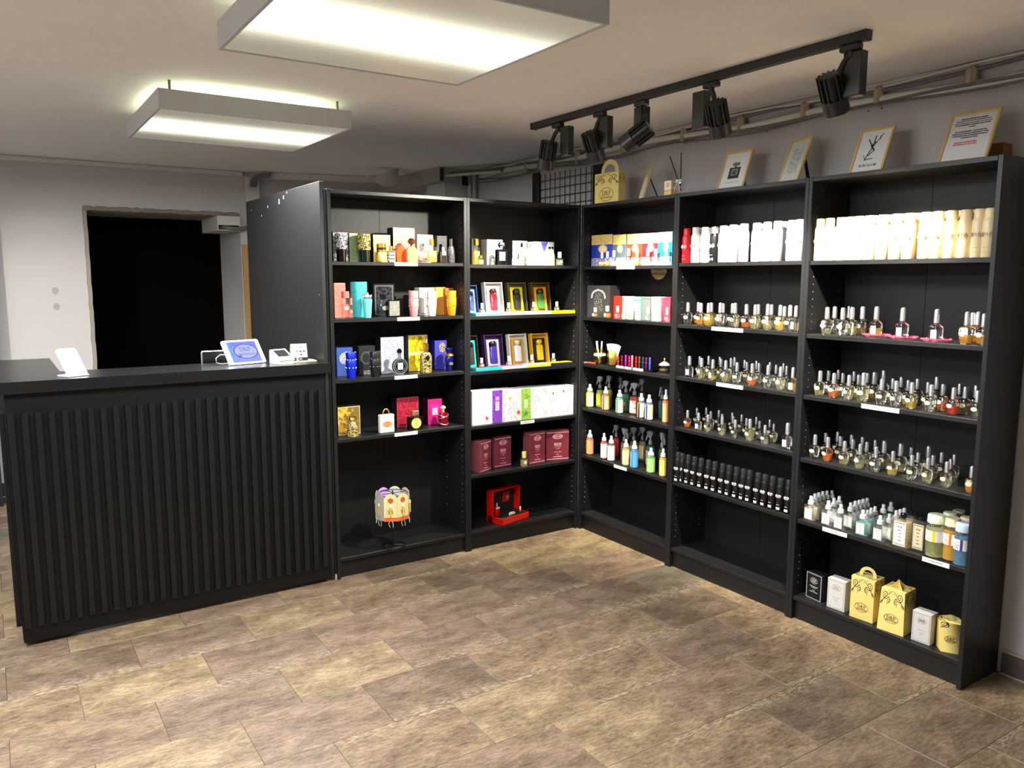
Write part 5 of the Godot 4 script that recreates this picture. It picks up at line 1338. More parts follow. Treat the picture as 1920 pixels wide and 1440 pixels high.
# ---------- row B ----------
func goods_b1() -> void:
	var L := 1.652
	zoom(1080, 420, 7.58)
	var base := Color(0.93, 0.90, 0.80)
	var bands := [[215, 512, 152, Color(0.10, 0.20, 0.70), "royal blue"], [520, 706, 150, Color(0.30, 0.36, 0.38), "slate grey"], [722, 932, 140, Color(0.88, 0.22, 0.10), "orange red"], [936, 1156, 128, Color(0.80, 0.08, 0.12), "crimson"], [1162, 1362, 112, Color(0.02, 0.58, 0.72), "turquoise"]]
	for b in bands:
		var c: Color = b[3]
		var gilt := Color(0.93, 0.80, 0.45) if b[0] < 530 or b[0] == 722 else Color(0.93, 0.90, 0.84)
		var m := printed("tapestry " + b[4], 96, 160, func(u: float, v: float) -> Color:
			if v < 0.31:
				var k := absf(n2(u * 12.0 + c.r * 30.0, v * 24.0))
				return gilt.lerp(Color(0.35, 0.25, 0.18), 0.75 if k < 0.07 else 0.0)
			var p := Vector2((u - 0.55) / 0.22, (v - 0.45) / 0.13)
			if p.length() < 1.0: return gilt if p.length() > 0.72 else gilt.lerp(Color.WHITE, 0.5)
			if v > 0.74: return (c if absf(n2(u * 14.0, v * 26.0 + c.g * 20.0)) > 0.2 else Color(0.94, 0.92, 0.88))
			return c)
		carton(1, L, b[0], b[1], b[2], 0.062, 0.09, c.lerp(base, 0.1), m, "%s perfume box with a gilt patterned top" % b[4], "perfume_box", "patterned perfume boxes on the corner top shelf")
	var mini := [[340, 402, 395, Color(0.95, 0.75, 0.2)], [415, 478, 388, Color(0.93, 0.68, 0.12)], [505, 572, 378, Color(0.95, 0.85, 0.5)], [715, 785, 345, Color(0.95, 0.90, 0.7)], [835, 905, 365, Color(0.95, 0.6, 0.12)], [985, 1060, 350, Color(0.93, 0.92, 0.8)], [1095, 1165, 355, Color(0.92, 0.93, 0.82)], [1245, 1330, 345, Color(0.93, 0.90, 0.55)]]
	var before := ["royal blue box, counterwise first", "royal blue box's right half", "slate grey box", "gap between slate grey and orange red boxes", "orange red box", "crimson box", "joint of crimson and turquoise boxes", "turquoise box"]
	before = ["blue box seam", "royal blue box", "slate grey box", "orange red box's near edge", "orange red box", "crimson box", "crimson and turquoise joint", "turquoise box"]
	for i in mini.size():
		var q: Array = mini[i]
		var r := item(1, L, q[0] - 8, q[1] + 8, q[2], 0.036, "sample_bottle", "round glass bottle with white cap before the %s" % before[i], "bottle", "white-capped round bottles")
		var R: float = r[1] * 0.52
		var h: float = r[2]
		part(r[0], "glass_body", lathe("", [Vector2(0, 0), Vector2(R * 0.7, 0), Vector2(R, R * 0.5), Vector2(R * 1.05, R), Vector2(R * 0.8, R * 1.65), Vector2(R * 0.35, R * 1.9), Vector2(R * 0.3, h * 0.56)], 18), glassy())
		part(r[0], "perfume", lathe("", [Vector2(0, 0.003), Vector2(R * 0.66, 0.003), Vector2(R * 0.92, R * 0.5), Vector2(R * 0.96, R), Vector2(R * 0.8, R * 1.45), Vector2(0, R * 1.45)], 16), liquid(q[3]))
		part(r[0], "cap", cyl(R * 0.5, h * 0.44, 14, 0.001), white_plastic(), Vector3(0, h * 0.56, 0))
		part(r[0], "paper_label", oval(R * 0.45, R * 0.4, 0.001), col(Color(0.93, 0.91, 0.86), 0.5), Vector3(0, R, R * 1.04))
	# round wooden plaque on the back of the bookcase
	var pl := hit(1236, 506, 0, 0.270)
	var t := thing("round_plaque", "round tan plaque lettered D&P under the top shelf", "plaque", Vector3(0.2735, pl.y, pl.z), -PI / 2)
	part(t, "disc", oval(0.068, 0.058, 0.006, 36), col(Color(0.72, 0.62, 0.46), 0.5))
	part(t, "rim", ring(0.068, 0.058, 0.003, 0.007, 36), col(Color(0.5, 0.4, 0.28), 0.5))
	part(t, "lettering", lettering("D&P", 0.030, true), col(Color(0.22, 0.10, 0.06), 0.5), Vector3(0, 0.006, 0.0066))
	part(t, "lettering", lettering("perfumum", 0.023, true), col(Color(0.22, 0.10, 0.06), 0.5), Vector3(0, -0.022, 0.0066))

	L = 1.345
	carton(1, L, 158, 470, 873, 0.055, 0.08, Color(0.13, 0.13, 0.14), printed("black figure card", 96, 128, func(u: float, v: float) -> Color:
		var p := Vector2((u - 0.5) / 0.30, (v - 0.36) / 0.22)
		if absf(p.length() - 1.0) < 0.13 and v < 0.4 and n2(u * 26.0, v * 26.0) > -0.15: return Color(0.75, 0.75, 0.75)
		if absf(u - 0.5) < 0.19 and v > 0.2 and v < 0.8 and n2(u * 30.0, v * 18.0) > 0.34: return Color(0.80, 0.80, 0.80)
		return Color(0.20, 0.205, 0.215), 0.25), "large charcoal perfume box with a white dotted figure")
	mini_bottle(1, L, 230, 325, 1188, 0.035, Color(0.72, 0.55, 0.2), white_plastic(), "small brown bottle with white cap before charcoal box", "", 0.45, 0.55)
	mini_bottle(1, L, 396, 505, 1162, 0.035, Color(0.96, 0.55, 0.10), white_plastic(), "orange bottle with white cap before charcoal box", "", 0.45, 0.55)
	var slim := [[530, 650, 1025, Color(0.88, 0.16, 0.10), "red"], [657, 772, 1030, Color(0.93, 0.93, 0.92), "white"], [808, 922, 1033, Color(0.36, 0.78, 0.52), "mint green"], [936, 1058, 1035, Color(0.44, 0.46, 0.46), "grey"], [1068, 1190, 1035, Color(0.90, 0.90, 0.94), "lilac white"], [1228, 1338, 1040, Color(0.80, 0.22, 0.32), "raspberry"]]
	for b in slim:
		var c: Color = b[3]
		var slim_face: StandardMaterial3D = printed("slim mint green", 48, 128, func(u: float, v: float) -> Color: return Color(0.36, 0.78, 0.52) if v < 0.22 and not (v < 0.09 and v > 0.06) else Color(0.90, 0.95, 0.91)) if b[4] == "mint green" else tinted("slim " + b[4], c, "slim page", 48, 128, func(u: float, v: float) -> Color:
			if v < 0.09 and v > 0.06: return Color(0.72, 0.72, 0.72)
			return Color(0.62, 0.62, 0.62) if v > 0.2 and v < 0.6 and n2(u * 12.0, v * 30.0) > 0.45 else Color.WHITE)
		carton(1, L, b[0], b[1], b[2], 0.07, 0.05, c, slim_face, "slim %s perfume box standing in a row" % b[4], "slim_box", "slim plain boxes in the corner bookcase")
	var jar := [[555, 628, 1165, Color(0.93, 0.90, 0.86), "red"], [650, 715, 1180, Color(0.95, 0.94, 0.92), "white"], [985, 1062, 1178, Color(0.92, 0.92, 0.82), "grey"], [1125, 1210, 1182, Color(0.93, 0.94, 0.92), "lilac white"], [1262, 1330, 1190, Color(0.93, 0.85, 0.85), "raspberry"]]
	for b in jar: mini_bottle(1, L, b[0], b[1], b[2], 0.04, b[3], white_plastic(), "clear bottle with white cap before slim %s box" % b[4], "white-capped bottles before the slim boxes", 0.48, 0.6)
	var r := item(1, L, 708, 828, 1140, 0.045, "printed_flask", "flat white flask printed with a blue and yellow fruit", "bottle")
	part(r[0], "flask", box(Vector3(r[1], r[2] * 0.9, r[1] * 0.35), 0.004), printed("fruit flask", 64, 96, func(u: float, v: float) -> Color:
		if Vector2(u - 0.68, (v - 0.72) * 1.4).length() < 0.2: return Color(0.88, 0.84, 0.12)
		if Vector2(u - 0.3, (v - 0.58) * 1.2).length() < 0.26: return Color(0.55, 0.85, 0.88)
		return Color(0.92, 0.93, 0.88) if n2(u * 20.0, v * 20.0) < 0.5 or v > 0.5 else Color(0.4, 0.42, 0.38)))
	part(r[0], "cap", cyl(r[1] * 0.28, r[2] * 0.1, 14), white_plastic(), Vector3(0, r[2] * 0.9, 0))

	# paper strips, vial rack, jars
	L = 1.059
	zoom(1080, 610, 9.0)
	for q in [[300, 505, 400, "gold tinted glass tumbler holding paper test strips", 0.06], [520, 712, 420, "gold tinted glass tumbler holding a fan of cards", 0.05]]:
		r = item(1, L, q[0], q[1], q[2], q[4], "glass_tumbler", q[3], "glass")
		var R: float = r[1] / 2
		var h: float = r[2]
		part(r[0], "glass", lathe("", [Vector2(0, 0), Vector2(R * 0.66, 0), Vector2(R * 0.98, h * 0.3), Vector2(R, h * 0.5), Vector2(R * 0.86, h), Vector2(R * 0.82, h), Vector2(R * 0.94, h * 0.5), Vector2(R * 0.9, h * 0.3), Vector2(R * 0.6, 0.006), Vector2(0, 0.006)], 24), crystal(Color(0.95, 0.86, 0.55)))
		if q[0] == 300:
			part(r[0], "white_band", lathe("", [Vector2(R * 1.01, h * 0.58), Vector2(R * 0.98, h * 0.74)], 24), col(Color(0.92, 0.91, 0.88), 0.5))
			for s in [[-0.018, -0.42, 0.006], [-0.010, -0.36, 0.011], [0.012, 0.16, 0.013], [0.018, 0.1, 0.009]]:
				var p := thing("paper_strip", "white paper test strip leaning in the gold tumbler", "paper strip", r[0].position + Vector3(0.0, 0.0075, s[0] * 0.55), -PI / 2, "test strips in the gold tumbler")
				part(p, "strip", box(Vector3(s[2], 0.135, 0.0007), 0), col(Color(0.92, 0.92, 0.92), 0.6), Vector3.ZERO, Vector3(0, 0, -s[1] * 0.5))
		else:
			for k in 5:
				var p := thing("paper_card", "white paper card fanned out in the gold tumbler", "card", r[0].position + Vector3(0.004 * (k - 2), 0.0075, 0.004 * (k - 2)), -PI / 2, "cards fanned out in the gold tumbler")
				part(p, "card", prism([Vector2(-0.006, 0), Vector2(0.006, 0), Vector2(0.015, 0.128), Vector2(-0.015, 0.128)], 0.0008), col(Color(0.90, 0.90, 0.90), 0.6), Vector3.ZERO, Vector3(0, 0, -(k - 1.4) * 0.13))
	r = item(1, L, 118, 275, 640, 0.05, "marker_pen", "orange red marker pen lying on the shelf", "pen")
	part(r[0], "barrel", tube([Vector3(-r[1] * 0.3, 0.0055, 0), Vector3(r[1] * 0.5, 0.0055, -0.01)], 0.0055, 10), col(Color(0.88, 0.27, 0.16), 0.35))
	part(r[0], "tip", tube([Vector3(-r[1] * 0.3, 0.0055, 0), Vector3(-r[1] * 0.5, 0.0045, 0.003)], 0.003, 8), col(Color(0.85, 0.82, 0.78), 0.4))
	r = item(1, L, 715, 1330, 700, 0.055, "vial_rack", "clear acrylic rack with white price cards", "rack")
	part(r[0], "rack_block", box(Vector3(r[1], 0.012, 0.045), 0.001), crystal(Color(0.85, 0.87, 0.88)))
	var ww: float = r[1]
	for k in [[-0.38, 0.22], [-0.15, 0.19], [0.12, 0.28]]: part(r[0], "price_card", box(Vector3(ww * k[1], 0.013, 0.001), 0), label_print("white label", Color(0.94, 0.94, 0.92), Color(0.3, 0.3, 0.3), 7), Vector3(ww * k[0], 0, 0.0232))
	var vials := [[775, 505, Color(0.45, 0.06, 0.18), "dark red and white"], [840, 497, Color(0.75, 0.10, 0.62), "magenta"], [900, 512, Color(0.85, 0.10, 0.25), "crimson"], [948, 505, Color(0.90, 0.55, 0.65), "pink"], [1015, 520, Color(0.85, 0.08, 0.08), "scarlet"], [1070, 522, Color(0.40, 0.26, 0.10), "bronze"], [1130, 532, Color(0.10, 0.22, 0.34), "petrol blue"], [1185, 540, Color(0.42, 0.04, 0.20), "wine red"], [1245, 540, Color(0.25, 0.32, 0.75), "cornflower blue"], [712, 512, Color(0.8, 0.15, 0.15), "red flask-shaped"]]
	for v in vials:
		var p := place(1, X(v[0]), L + 0.03, 0.055)
		var hh := height_at(1, X(v[0]), Y(v[1]), 0.055) - L - 0.013
		var on_rack: bool = v[0] != 712
		var vt := thing("purse_spray", "%s purse-size perfume vial in the acrylic rack" % v[3] if on_rack else "red purse-size perfume vial standing beside the acrylic rack", "vial", Vector3(0.055, L + (0.0132 if on_rack else 0.0006), p.z), -PI / 2, "coloured perfume vials")
		if not on_rack: hh += 0.0126
		part(vt, "barrel", cyl(0.0062, hh * 0.5, 14, 0.0006), mat("metallic " + v[3], v[2], 0.3, 0.35))
		part(vt, "joint_ring", cyl(0.0066, hh * 0.04, 14), silver(), Vector3(0, hh * 0.5, 0))
		part(vt, "cap", lathe("", [Vector2(0, 0), Vector2(0.0062, 0), Vector2(0.0062, hh * 0.38), Vector2(0.004, hh * 0.45), Vector2(0, hh * 0.46)], 14), mat("metallic " + v[3], v[2], 0.3, 0.35), Vector3(0, hh * 0.54, 0))
	r = item(1, L, 1395, 1590, 620, 0.09, "crystal_jar", "cut crystal jar with a gilt ornate lid", "jar")
	var R2: float = r[1] / 2
	part(r[0], "jar", lathe("", [Vector2(0, 0), Vector2(R2 * 0.85, 0), Vector2(R2, 0.01), Vector2(R2 * 0.95, r[2] * 0.7), Vector2(R2 * 0.9, r[2] * 0.7), Vector2(R2 * 0.9, 0.012), Vector2(0, 0.01)], 12), crystal(Color(0.95, 0.95, 0.93)))
	part(r[0], "sweets", lathe("", [Vector2(0, 0.013), Vector2(R2 * 0.8, 0.013), Vector2(R2 * 0.8, r[2] * 0.4), Vector2(0, r[2] * 0.45)], 12), col(Color(0.75, 0.55, 0.35), 0.5), Vector3.ZERO, Vector3.ZERO, "tan filling of the jar")
	part(r[0], "lid", lathe("", [Vector2(0, 0), Vector2(R2, 0), Vector2(R2 * 0.9, r[2] * 0.12), Vector2(R2 * 0.4, r[2] * 0.3), Vector2(0, r[2] * 0.36)], 12), mat("crystal lid", Color(0.85, 0.84, 0.78), 0.15, 0.3), Vector3(0, r[2] * 0.705, 0))
	part(r[0], "gilt_knob", lathe("", [Vector2(0, 0), Vector2(R2 * 0.2, 0), Vector2(R2 * 0.1, 0.006), Vector2(R2 * 0.22, 0.013), Vector2(R2 * 0.12, 0.02), Vector2(0, 0.024)], 12), gold(), Vector3(0, r[2] * 1.05, 0))

	# mist bottles and trigger sprays
	L = 0.784
	zoom(1090, 690, 11.29)
	var stripe := func(key: String, a: Color, b: Color, c: Color) -> StandardMaterial3D:
		if key in ["apricot", "cherry", "white", "vanilla", "apple", "honey", "orange"]:
			return tinted("mist wrap " + key, a, "mist page", 96, 64, func(u: float, v: float) -> Color:
				return Color(0.45, 0.42, 0.40) if absf(u - 0.44) < 0.02 and n2(u * 30.0, v * 26.0) > 0.1 else Color.WHITE)
		return printed("mist wrap " + key, 96, 64, func(u: float, v: float) -> Color:
			if absf(u - 0.52) < 0.045: return b
			if u > 0.30 and u < 0.5: return a if n2(u * 40.0, v * 20.0) < 0.5 else a.darkened(0.4)
			return c if n2(u * 26.0, v * 9.0) < 0.45 else c.lerp(b, 0.5))
	trigger(1, L, 310, 470, 170, 0.09, Color(0.72, 0.75, 0.20), label_print("olive label", Color(0.68, 0.72, 0.14), Color(0.25, 0.3, 0.08), 7), 0.1, "olive green trigger spray with olive label")
	trigger(1, L, 500, 665, 155, 0.13, Color(0.72, 0.75, 0.20), label_print("olive label", Color(0.68, 0.72, 0.14), Color(0.25, 0.3, 0.08), 7), 0.0, "olive green trigger spray behind the red-striped mist bottle")
	trigger(1, L, 725, 905, 185, 0.20, Color(0.72, 0.45, 0.50), label_print("plum label", Color(0.5, 0.33, 0.36), Color(0.2, 0.1, 0.1), 6), 2.6, "dusky pink trigger spray at the back")
	trigger(1, L, 850, 1030, 262, 0.13, Color(0.15, 0.50, 0.45), botanic("jungle label", Color(0.35, 0.42, 0.12), Color(0.10, 0.16, 0.05), Color(0.5, 0.55, 0.2), Vector2(0.5, 0.5), 0.2), 0.2, "teal trigger spray with a jungle leaf label")
	trigger(1, L, 1018, 1228, 310, 0.10, Color(0.85, 0.22, 0.08), botanic("autumn label", Color(0.92, 0.88, 0.78), Color(0.3, 0.15, 0.08), Color(0.75, 0.32, 0.08), Vector2(0.75, 0.6), 0.25), 0.25, "red trigger spray with an autumn fruit label")
	trigger(1, L, 1195, 1370, 225, 0.21, Color(0.15, 0.50, 0.45), label_print("teal label", Color(0.35, 0.60, 0.55), Color(0.4, 0.5, 0.45), 6), 0.0, "teal trigger spray furthest back behind the black-striped bottle")
	trigger(1, L, 1612, 1790, 390, 0.14, Color(0.18, 0.48, 0.46), botanic("pale leaf label", Color(0.66, 0.78, 0.78), Color(0.25, 0.32, 0.3), Color(0.45, 0.5, 0.4), Vector2(0.6, 0.5), 0.15), 1.8, "teal trigger spray with a pale leaf label by the upright")
	mist(1, L, 103, 260, 340, 0.055, Color(0.92, 0.95, 0.45), stripe.call("yellow", Color(0.90, 0.92, 0.35), Color(0.88, 0.90, 0.30), Color(0.95, 0.95, 0.75)), "yellow labelled mist bottle beside the corner upright")
	mist(1, L, 440, 594, 390, 0.055, Color(0.95, 0.45, 0.40), stripe.call("red", Color(0.94, 0.90, 0.86), Color(0.78, 0.10, 0.18), Color(0.93, 0.78, 0.55)), "mist bottle with a red stripe")
	mist(1, L, 728, 886, 460, 0.05, Color(0.25, 0.80, 0.60), stripe.call("green", Color(0.85, 0.88, 0.40), Color(0.10, 0.65, 0.35), Color(0.90, 0.94, 0.85)), "mist bottle with a green stripe")
	mist(1, L, 1188, 1345, 535, 0.05, Color(0.75, 0.85, 0.85), stripe.call("black", Color(0.93, 0.86, 0.62), Color(0.05, 0.05, 0.05), Color(0.92, 0.90, 0.82)), "mist bottle with a black stripe")
	mist(1, L, 1348, 1514, 565, 0.04, Color(0.55, 0.75, 0.92), stripe.call("blue", Color(0.95, 0.92, 0.6), Color(0.12, 0.22, 0.72), Color(0.95, 0.94, 0.72)), "mist bottle with a blue mark on yellow label")
	mist(1, L, 1712, 1850, 450, 0.05, Color(0.93, 0.45, 0.25), stripe.call("orange", Color(0.92, 0.62, 0.42), Color(0.80, 0.30, 0.15), Color(0.93, 0.75, 0.55)), "orange labelled mist bottle beside the upright")
	L = 0.483
	zoom(1080, 740, 8.0)
	trigger(1, L, 545, 655, 450, 0.16, Color(0.85, 0.12, 0.08), label_print("red spray label", Color(0.62, 0.10, 0.10), Color(0.9, 0.7, 0.6), 6), 0.1, "bright red trigger spray on the lower shelf")
	trigger(1, L, 652, 800, 500, 0.11, Color(0.85, 0.75, 0.55), label_print("sand label", Color(0.82, 0.72, 0.50), Color(0.4, 0.3, 0.2), 6), 3.0, "sand coloured trigger spray with its trigger turned away")
	trigger(1, L, 795, 930, 485, 0.17, Color(0.85, 0.75, 0.55), label_print("sand label", Color(0.82, 0.72, 0.50), Color(0.4, 0.3, 0.2), 6), 0.1, "sand coloured trigger spray in the middle at the back")
	trigger(1, L, 935, 1050, 478, 0.215, Color(0.85, 0.75, 0.55), label_print("sand label", Color(0.82, 0.72, 0.50), Color(0.4, 0.3, 0.2), 6), 0.3, "sand coloured trigger spray furthest back on the lower shelf")
	trigger(1, L, 1042, 1180, 540, 0.15, Color(0.15, 0.50, 0.45), botanic("pink petal label", Color(0.75, 0.70, 0.68), Color(0.3, 0.3, 0.3), Color(0.75, 0.35, 0.4), Vector2(0.4, 0.4), 0.15), 0.15, "teal trigger spray with a petal label on the lower shelf")
	trigger(1, L, 1220, 1350, 560, 0.10, Color(0.25, 0.50, 0.18), label_print("green spray label", Color(0.30, 0.45, 0.15), Color(0.8, 0.85, 0.6), 6), 2.9, "leaf green trigger spray by the upright")
	mist(1, L, 153, 264, 530, 0.05, Color(0.97, 0.50, 0.25), stripe.call("apricot", Color(0.93, 0.62, 0.38), Color(0.95, 0.72, 0.50), Color(0.92, 0.55, 0.30)), "apricot mist bottle standing alone")
	mist(1, L, 368, 472, 575, 0.05, Color(0.92, 0.25, 0.20), stripe.call("cherry", Color(0.93, 0.91, 0.88), Color(0.93, 0.85, 0.84), Color(0.85, 0.45, 0.45)), "white labelled mist bottle with a red cherry")
	mist(1, L, 472, 582, 615, 0.045, Color(0.90, 0.90, 0.90), stripe.call("white", Color(0.93, 0.93, 0.92), Color(0.85, 0.85, 0.86), Color(0.92, 0.91, 0.9)), "plain white labelled mist bottle")
	mist(1, L, 692, 804, 668, 0.045, Color(0.93, 0.86, 0.45), stripe.call("vanilla", Color(0.93, 0.90, 0.62), Color(0.90, 0.86, 0.55), Color(0.90, 0.86, 0.60)), "vanilla yellow mist bottle")
	mist(1, L, 816, 934, 690, 0.045, Color(0.25, 0.62, 0.92), stripe.call("sky", Color(0.90, 0.92, 0.93), Color(0.15, 0.50, 0.85), Color(0.35, 0.65, 0.9)), "sky blue mist bottle")
	mist(1, L, 1058, 1184, 798, 0.045, Color(0.45, 0.80, 0.40), stripe.call("apple", Color(0.62, 0.84, 0.48), Color(0.50, 0.76, 0.40), Color(0.66, 0.86, 0.55)), "apple green mist bottle")
	mist(1, L, 1248, 1360, 808, 0.045, Color(0.95, 0.65, 0.12), stripe.call("honey", Color(0.93, 0.84, 0.42), Color(0.90, 0.60, 0.15), Color(0.93, 0.75, 0.3)), "honey yellow mist bottle by the upright")

func row(L: float, d: float, list: Array, where: String, group: String) -> void:
	for q in list: put_tester(1, L, q[0], q[1], d if q.size() < 4 else q[3], q[2], where, group)

func goods_b2() -> void:
	var L := 1.661
	zoom(1240, 400, 6.62)
	var wcap := white_plastic()
	var g := "white spray cans on the top shelf"
	spray_can(1, L, 312, 185, 0.04, 0.047, Color(0.85, 0.09, 0.16), col(Color(0.85, 0.09, 0.16), 0.35), "bright red spray can beside the upright", "spray cans on the top shelf", "light")
	spray_can(1, L, 655, 165, 0.04, 0.047, Color(0.06, 0.065, 0.07), silver(), "black spray can with a silver cap among white cans", "spray cans on the top shelf", "light")
	for x in [[425, 172], [540, 168], [765, 152], [885, 140], [1020, 128], [1178, 118], [1308, 106], [1435, 95], [1615, 84], [1712, 73]]: spray_can(1, L, x[0], x[1], 0.04, 0.050, Color(0.93, 0.92, 0.91), wcap, "white spray can in the front row next to red and black cans", g, "grey")
	for x in [[480, 180], [600, 180], [830, 160], [955, 148], [1245, 130], [1520, 100]]: spray_can(1, L, x[0], x[1], 0.105, 0.050, Color(0.88, 0.87, 0.92), wcap, "lilac white spray can in the second row", "second row of white spray cans")
	zoom(1240, 550, 6.857)
	var wa := "on the shelf under the white spray cans"
	row(1.34, 0.05, [[340, 115, "c5o"], [505, 122, "a6o"], [605, 122, "y9o"], [755, 118, "c6o"], [945, 122, "p8o"], [1090, 138, "o5o"], [1205, 142, "p9o"], [1365, 135, "p8o"], [1525, 148, "y8o"], [1650, 150, "c5o"], [1730, 158, "p7s"]], wa, "bottles under the white spray cans")
	row(1.34, 0.12, [[472, 112, "a5o"], [640, 118, "y7o"], [790, 128, "c7o"], [912, 128, "p6o"], [1242, 140, "p7o"], [1412, 142, "p5o"], [1580, 165, "o4o"]], "second row under the white spray cans", "second row under the white spray cans")
	var wb := "front row, two shelves below the white cans"
	row(1.062, 0.05, [[360, 805, "c4s"], [515, 830, "p6o"], [660, 848, "y4s"], [825, 860, "p7o"], [970, 885, "c5o"], [1165, 900, "o6o"], [1370, 920, "c6o"], [1530, 940, "p9o"], [1690, 950, "y7s"]], wb, "front bottles two shelves below white cans")
	row(1.062, 0.14, [[492, 808, "p6o"], [608, 802, "y5o"], [765, 838, "p7o"], [895, 828, "p5o"], [1100, 878, "p7o"], [1255, 895, "p4o"], [1475, 915, "p5o"], [1610, 928, "p6o"]], "back row, two shelves below the white cans", "back bottles two shelves below white cans")
	row(1.062, 0.21, [[750, 815, "c5o"], [940, 818, "p5o"], [1070, 855, "c5o"], [1222, 865, "p6o"], [1395, 882, "c4o"], [1570, 898, "p5o"]], "back row, two shelves below the white cans", "back bottles two shelves below white cans")
	zoom(1250, 640, 6.545)
	row(0.787, 0.05, [[255, 845, "o6o"], [390, 895, "p5s"], [505, 900, "p6o"], [680, 920, "p7o"], [840, 960, "c4o"], [1020, 950, "p9o"], [1205, 1025, "p6o"], [1480, 1000, "c8s"]], "front row above the black spray cans", "front bottles above the black spray cans")
	row(0.787, 0.13, [[540, 855, "p5o"], [680, 893, "d5o"], [815, 920, "d5o"], [980, 940, "d6o"], [1140, 975, "p5o"], [1315, 1020, "p8o"]], "back row above the black spray cans", "back bottles above the black spray cans")
	row(0.787, 0.205, [[370, 815, "d5o"], [485, 810, "d6o"], [640, 840, "c5o"], [805, 870, "d5o"], [920, 905, "d6o"], [1100, 930, "c5o"], [1265, 960, "d5o"]], "back row above the black spray cans", "back bottles above the black spray cans")
	L = 0.484
	zoom(1240, 820, 6.857)
	var xs := [178, 268, 345, 425, 510, 602, 685, 782, 868, 962, 1050, 1130, 1238, 1328, 1425, 1525, 1632]
	var ys := [178, 198, 220, 243, 262, 285, 305, 330, 352, 375, 398, 415, 448, 470, 492, 518, 542]
	for i in 17: spray_can(1, L, xs[i], ys[i], 0.04, 0.0385, Color(0.05, 0.05, 0.052), col(Color(0.12, 0.12, 0.125), 0.35), "black spray can with a white sticker, one of a full row", "black spray cans in a row", "light")

# square glass bottle with a white sprayer
func square_spray(x: float, yt: float, d: float, c: Color, label: String, group: String) -> void:
	var L := 0.483
	var pos := fit(1, X(x), L, d, 0.055)
	var h := clampf(height_at(1, X(x), Y(yt), pos.x) - L, 0.09, 0.15)
	var key := "square " + c.to_html()
	var o: Node3D
	if testers.has(key): o = copy(testers[key], label, pos, -PI / 2 + rng.randf_range(-0.1, 0.25), group)
	else:
		o = thing("sprayer_bottle", label, "bottle", pos, -PI / 2, group)
		testers[key] = o
		part(o, "glass_body", lathe("", [Vector2(0, 0), Vector2(0.0235, 0), Vector2(0.025, 0.002), Vector2(0.025, 0.062), Vector2(0.022, 0.068), Vector2(0.010, 0.071), Vector2(0.010, 0.076)], 20, 1, 0.62, 7.0), glassy())
		part(o, "contents", lathe("", [Vector2(0, 0.004), Vector2(0.0225, 0.004), Vector2(0.0228, 0.055), Vector2(0, 0.055)], 20, 1, 0.58, 7.0), liquid(c))
		part(o, "paper_label", box(Vector3(0.036, 0.046, 0.0006), 0), label_print("square bottle label", Color(0.90, 0.90, 0.87), Color(0.45, 0.43, 0.4), 6), Vector3(0, 0.008, 0.0156))
		part(o, "collar", lathe("", [Vector2(0, 0), Vector2(0.0125, 0), Vector2(0.0115, 0.013), Vector2(0.008, 0.017), Vector2(0, 0.017)], 16), white_plastic(), Vector3(0, 0.072, 0))
		part(o, "spray_button", lathe("", [Vector2(0, 0), Vector2(0.0068, 0), Vector2(0.0065, 0.016), Vector2(0.0055, 0.018), Vector2(0, 0.0185)], 14), white_plastic(), Vector3(0, 0.0885, 0))
	o.scale = Vector3.ONE * (h / 0.107)

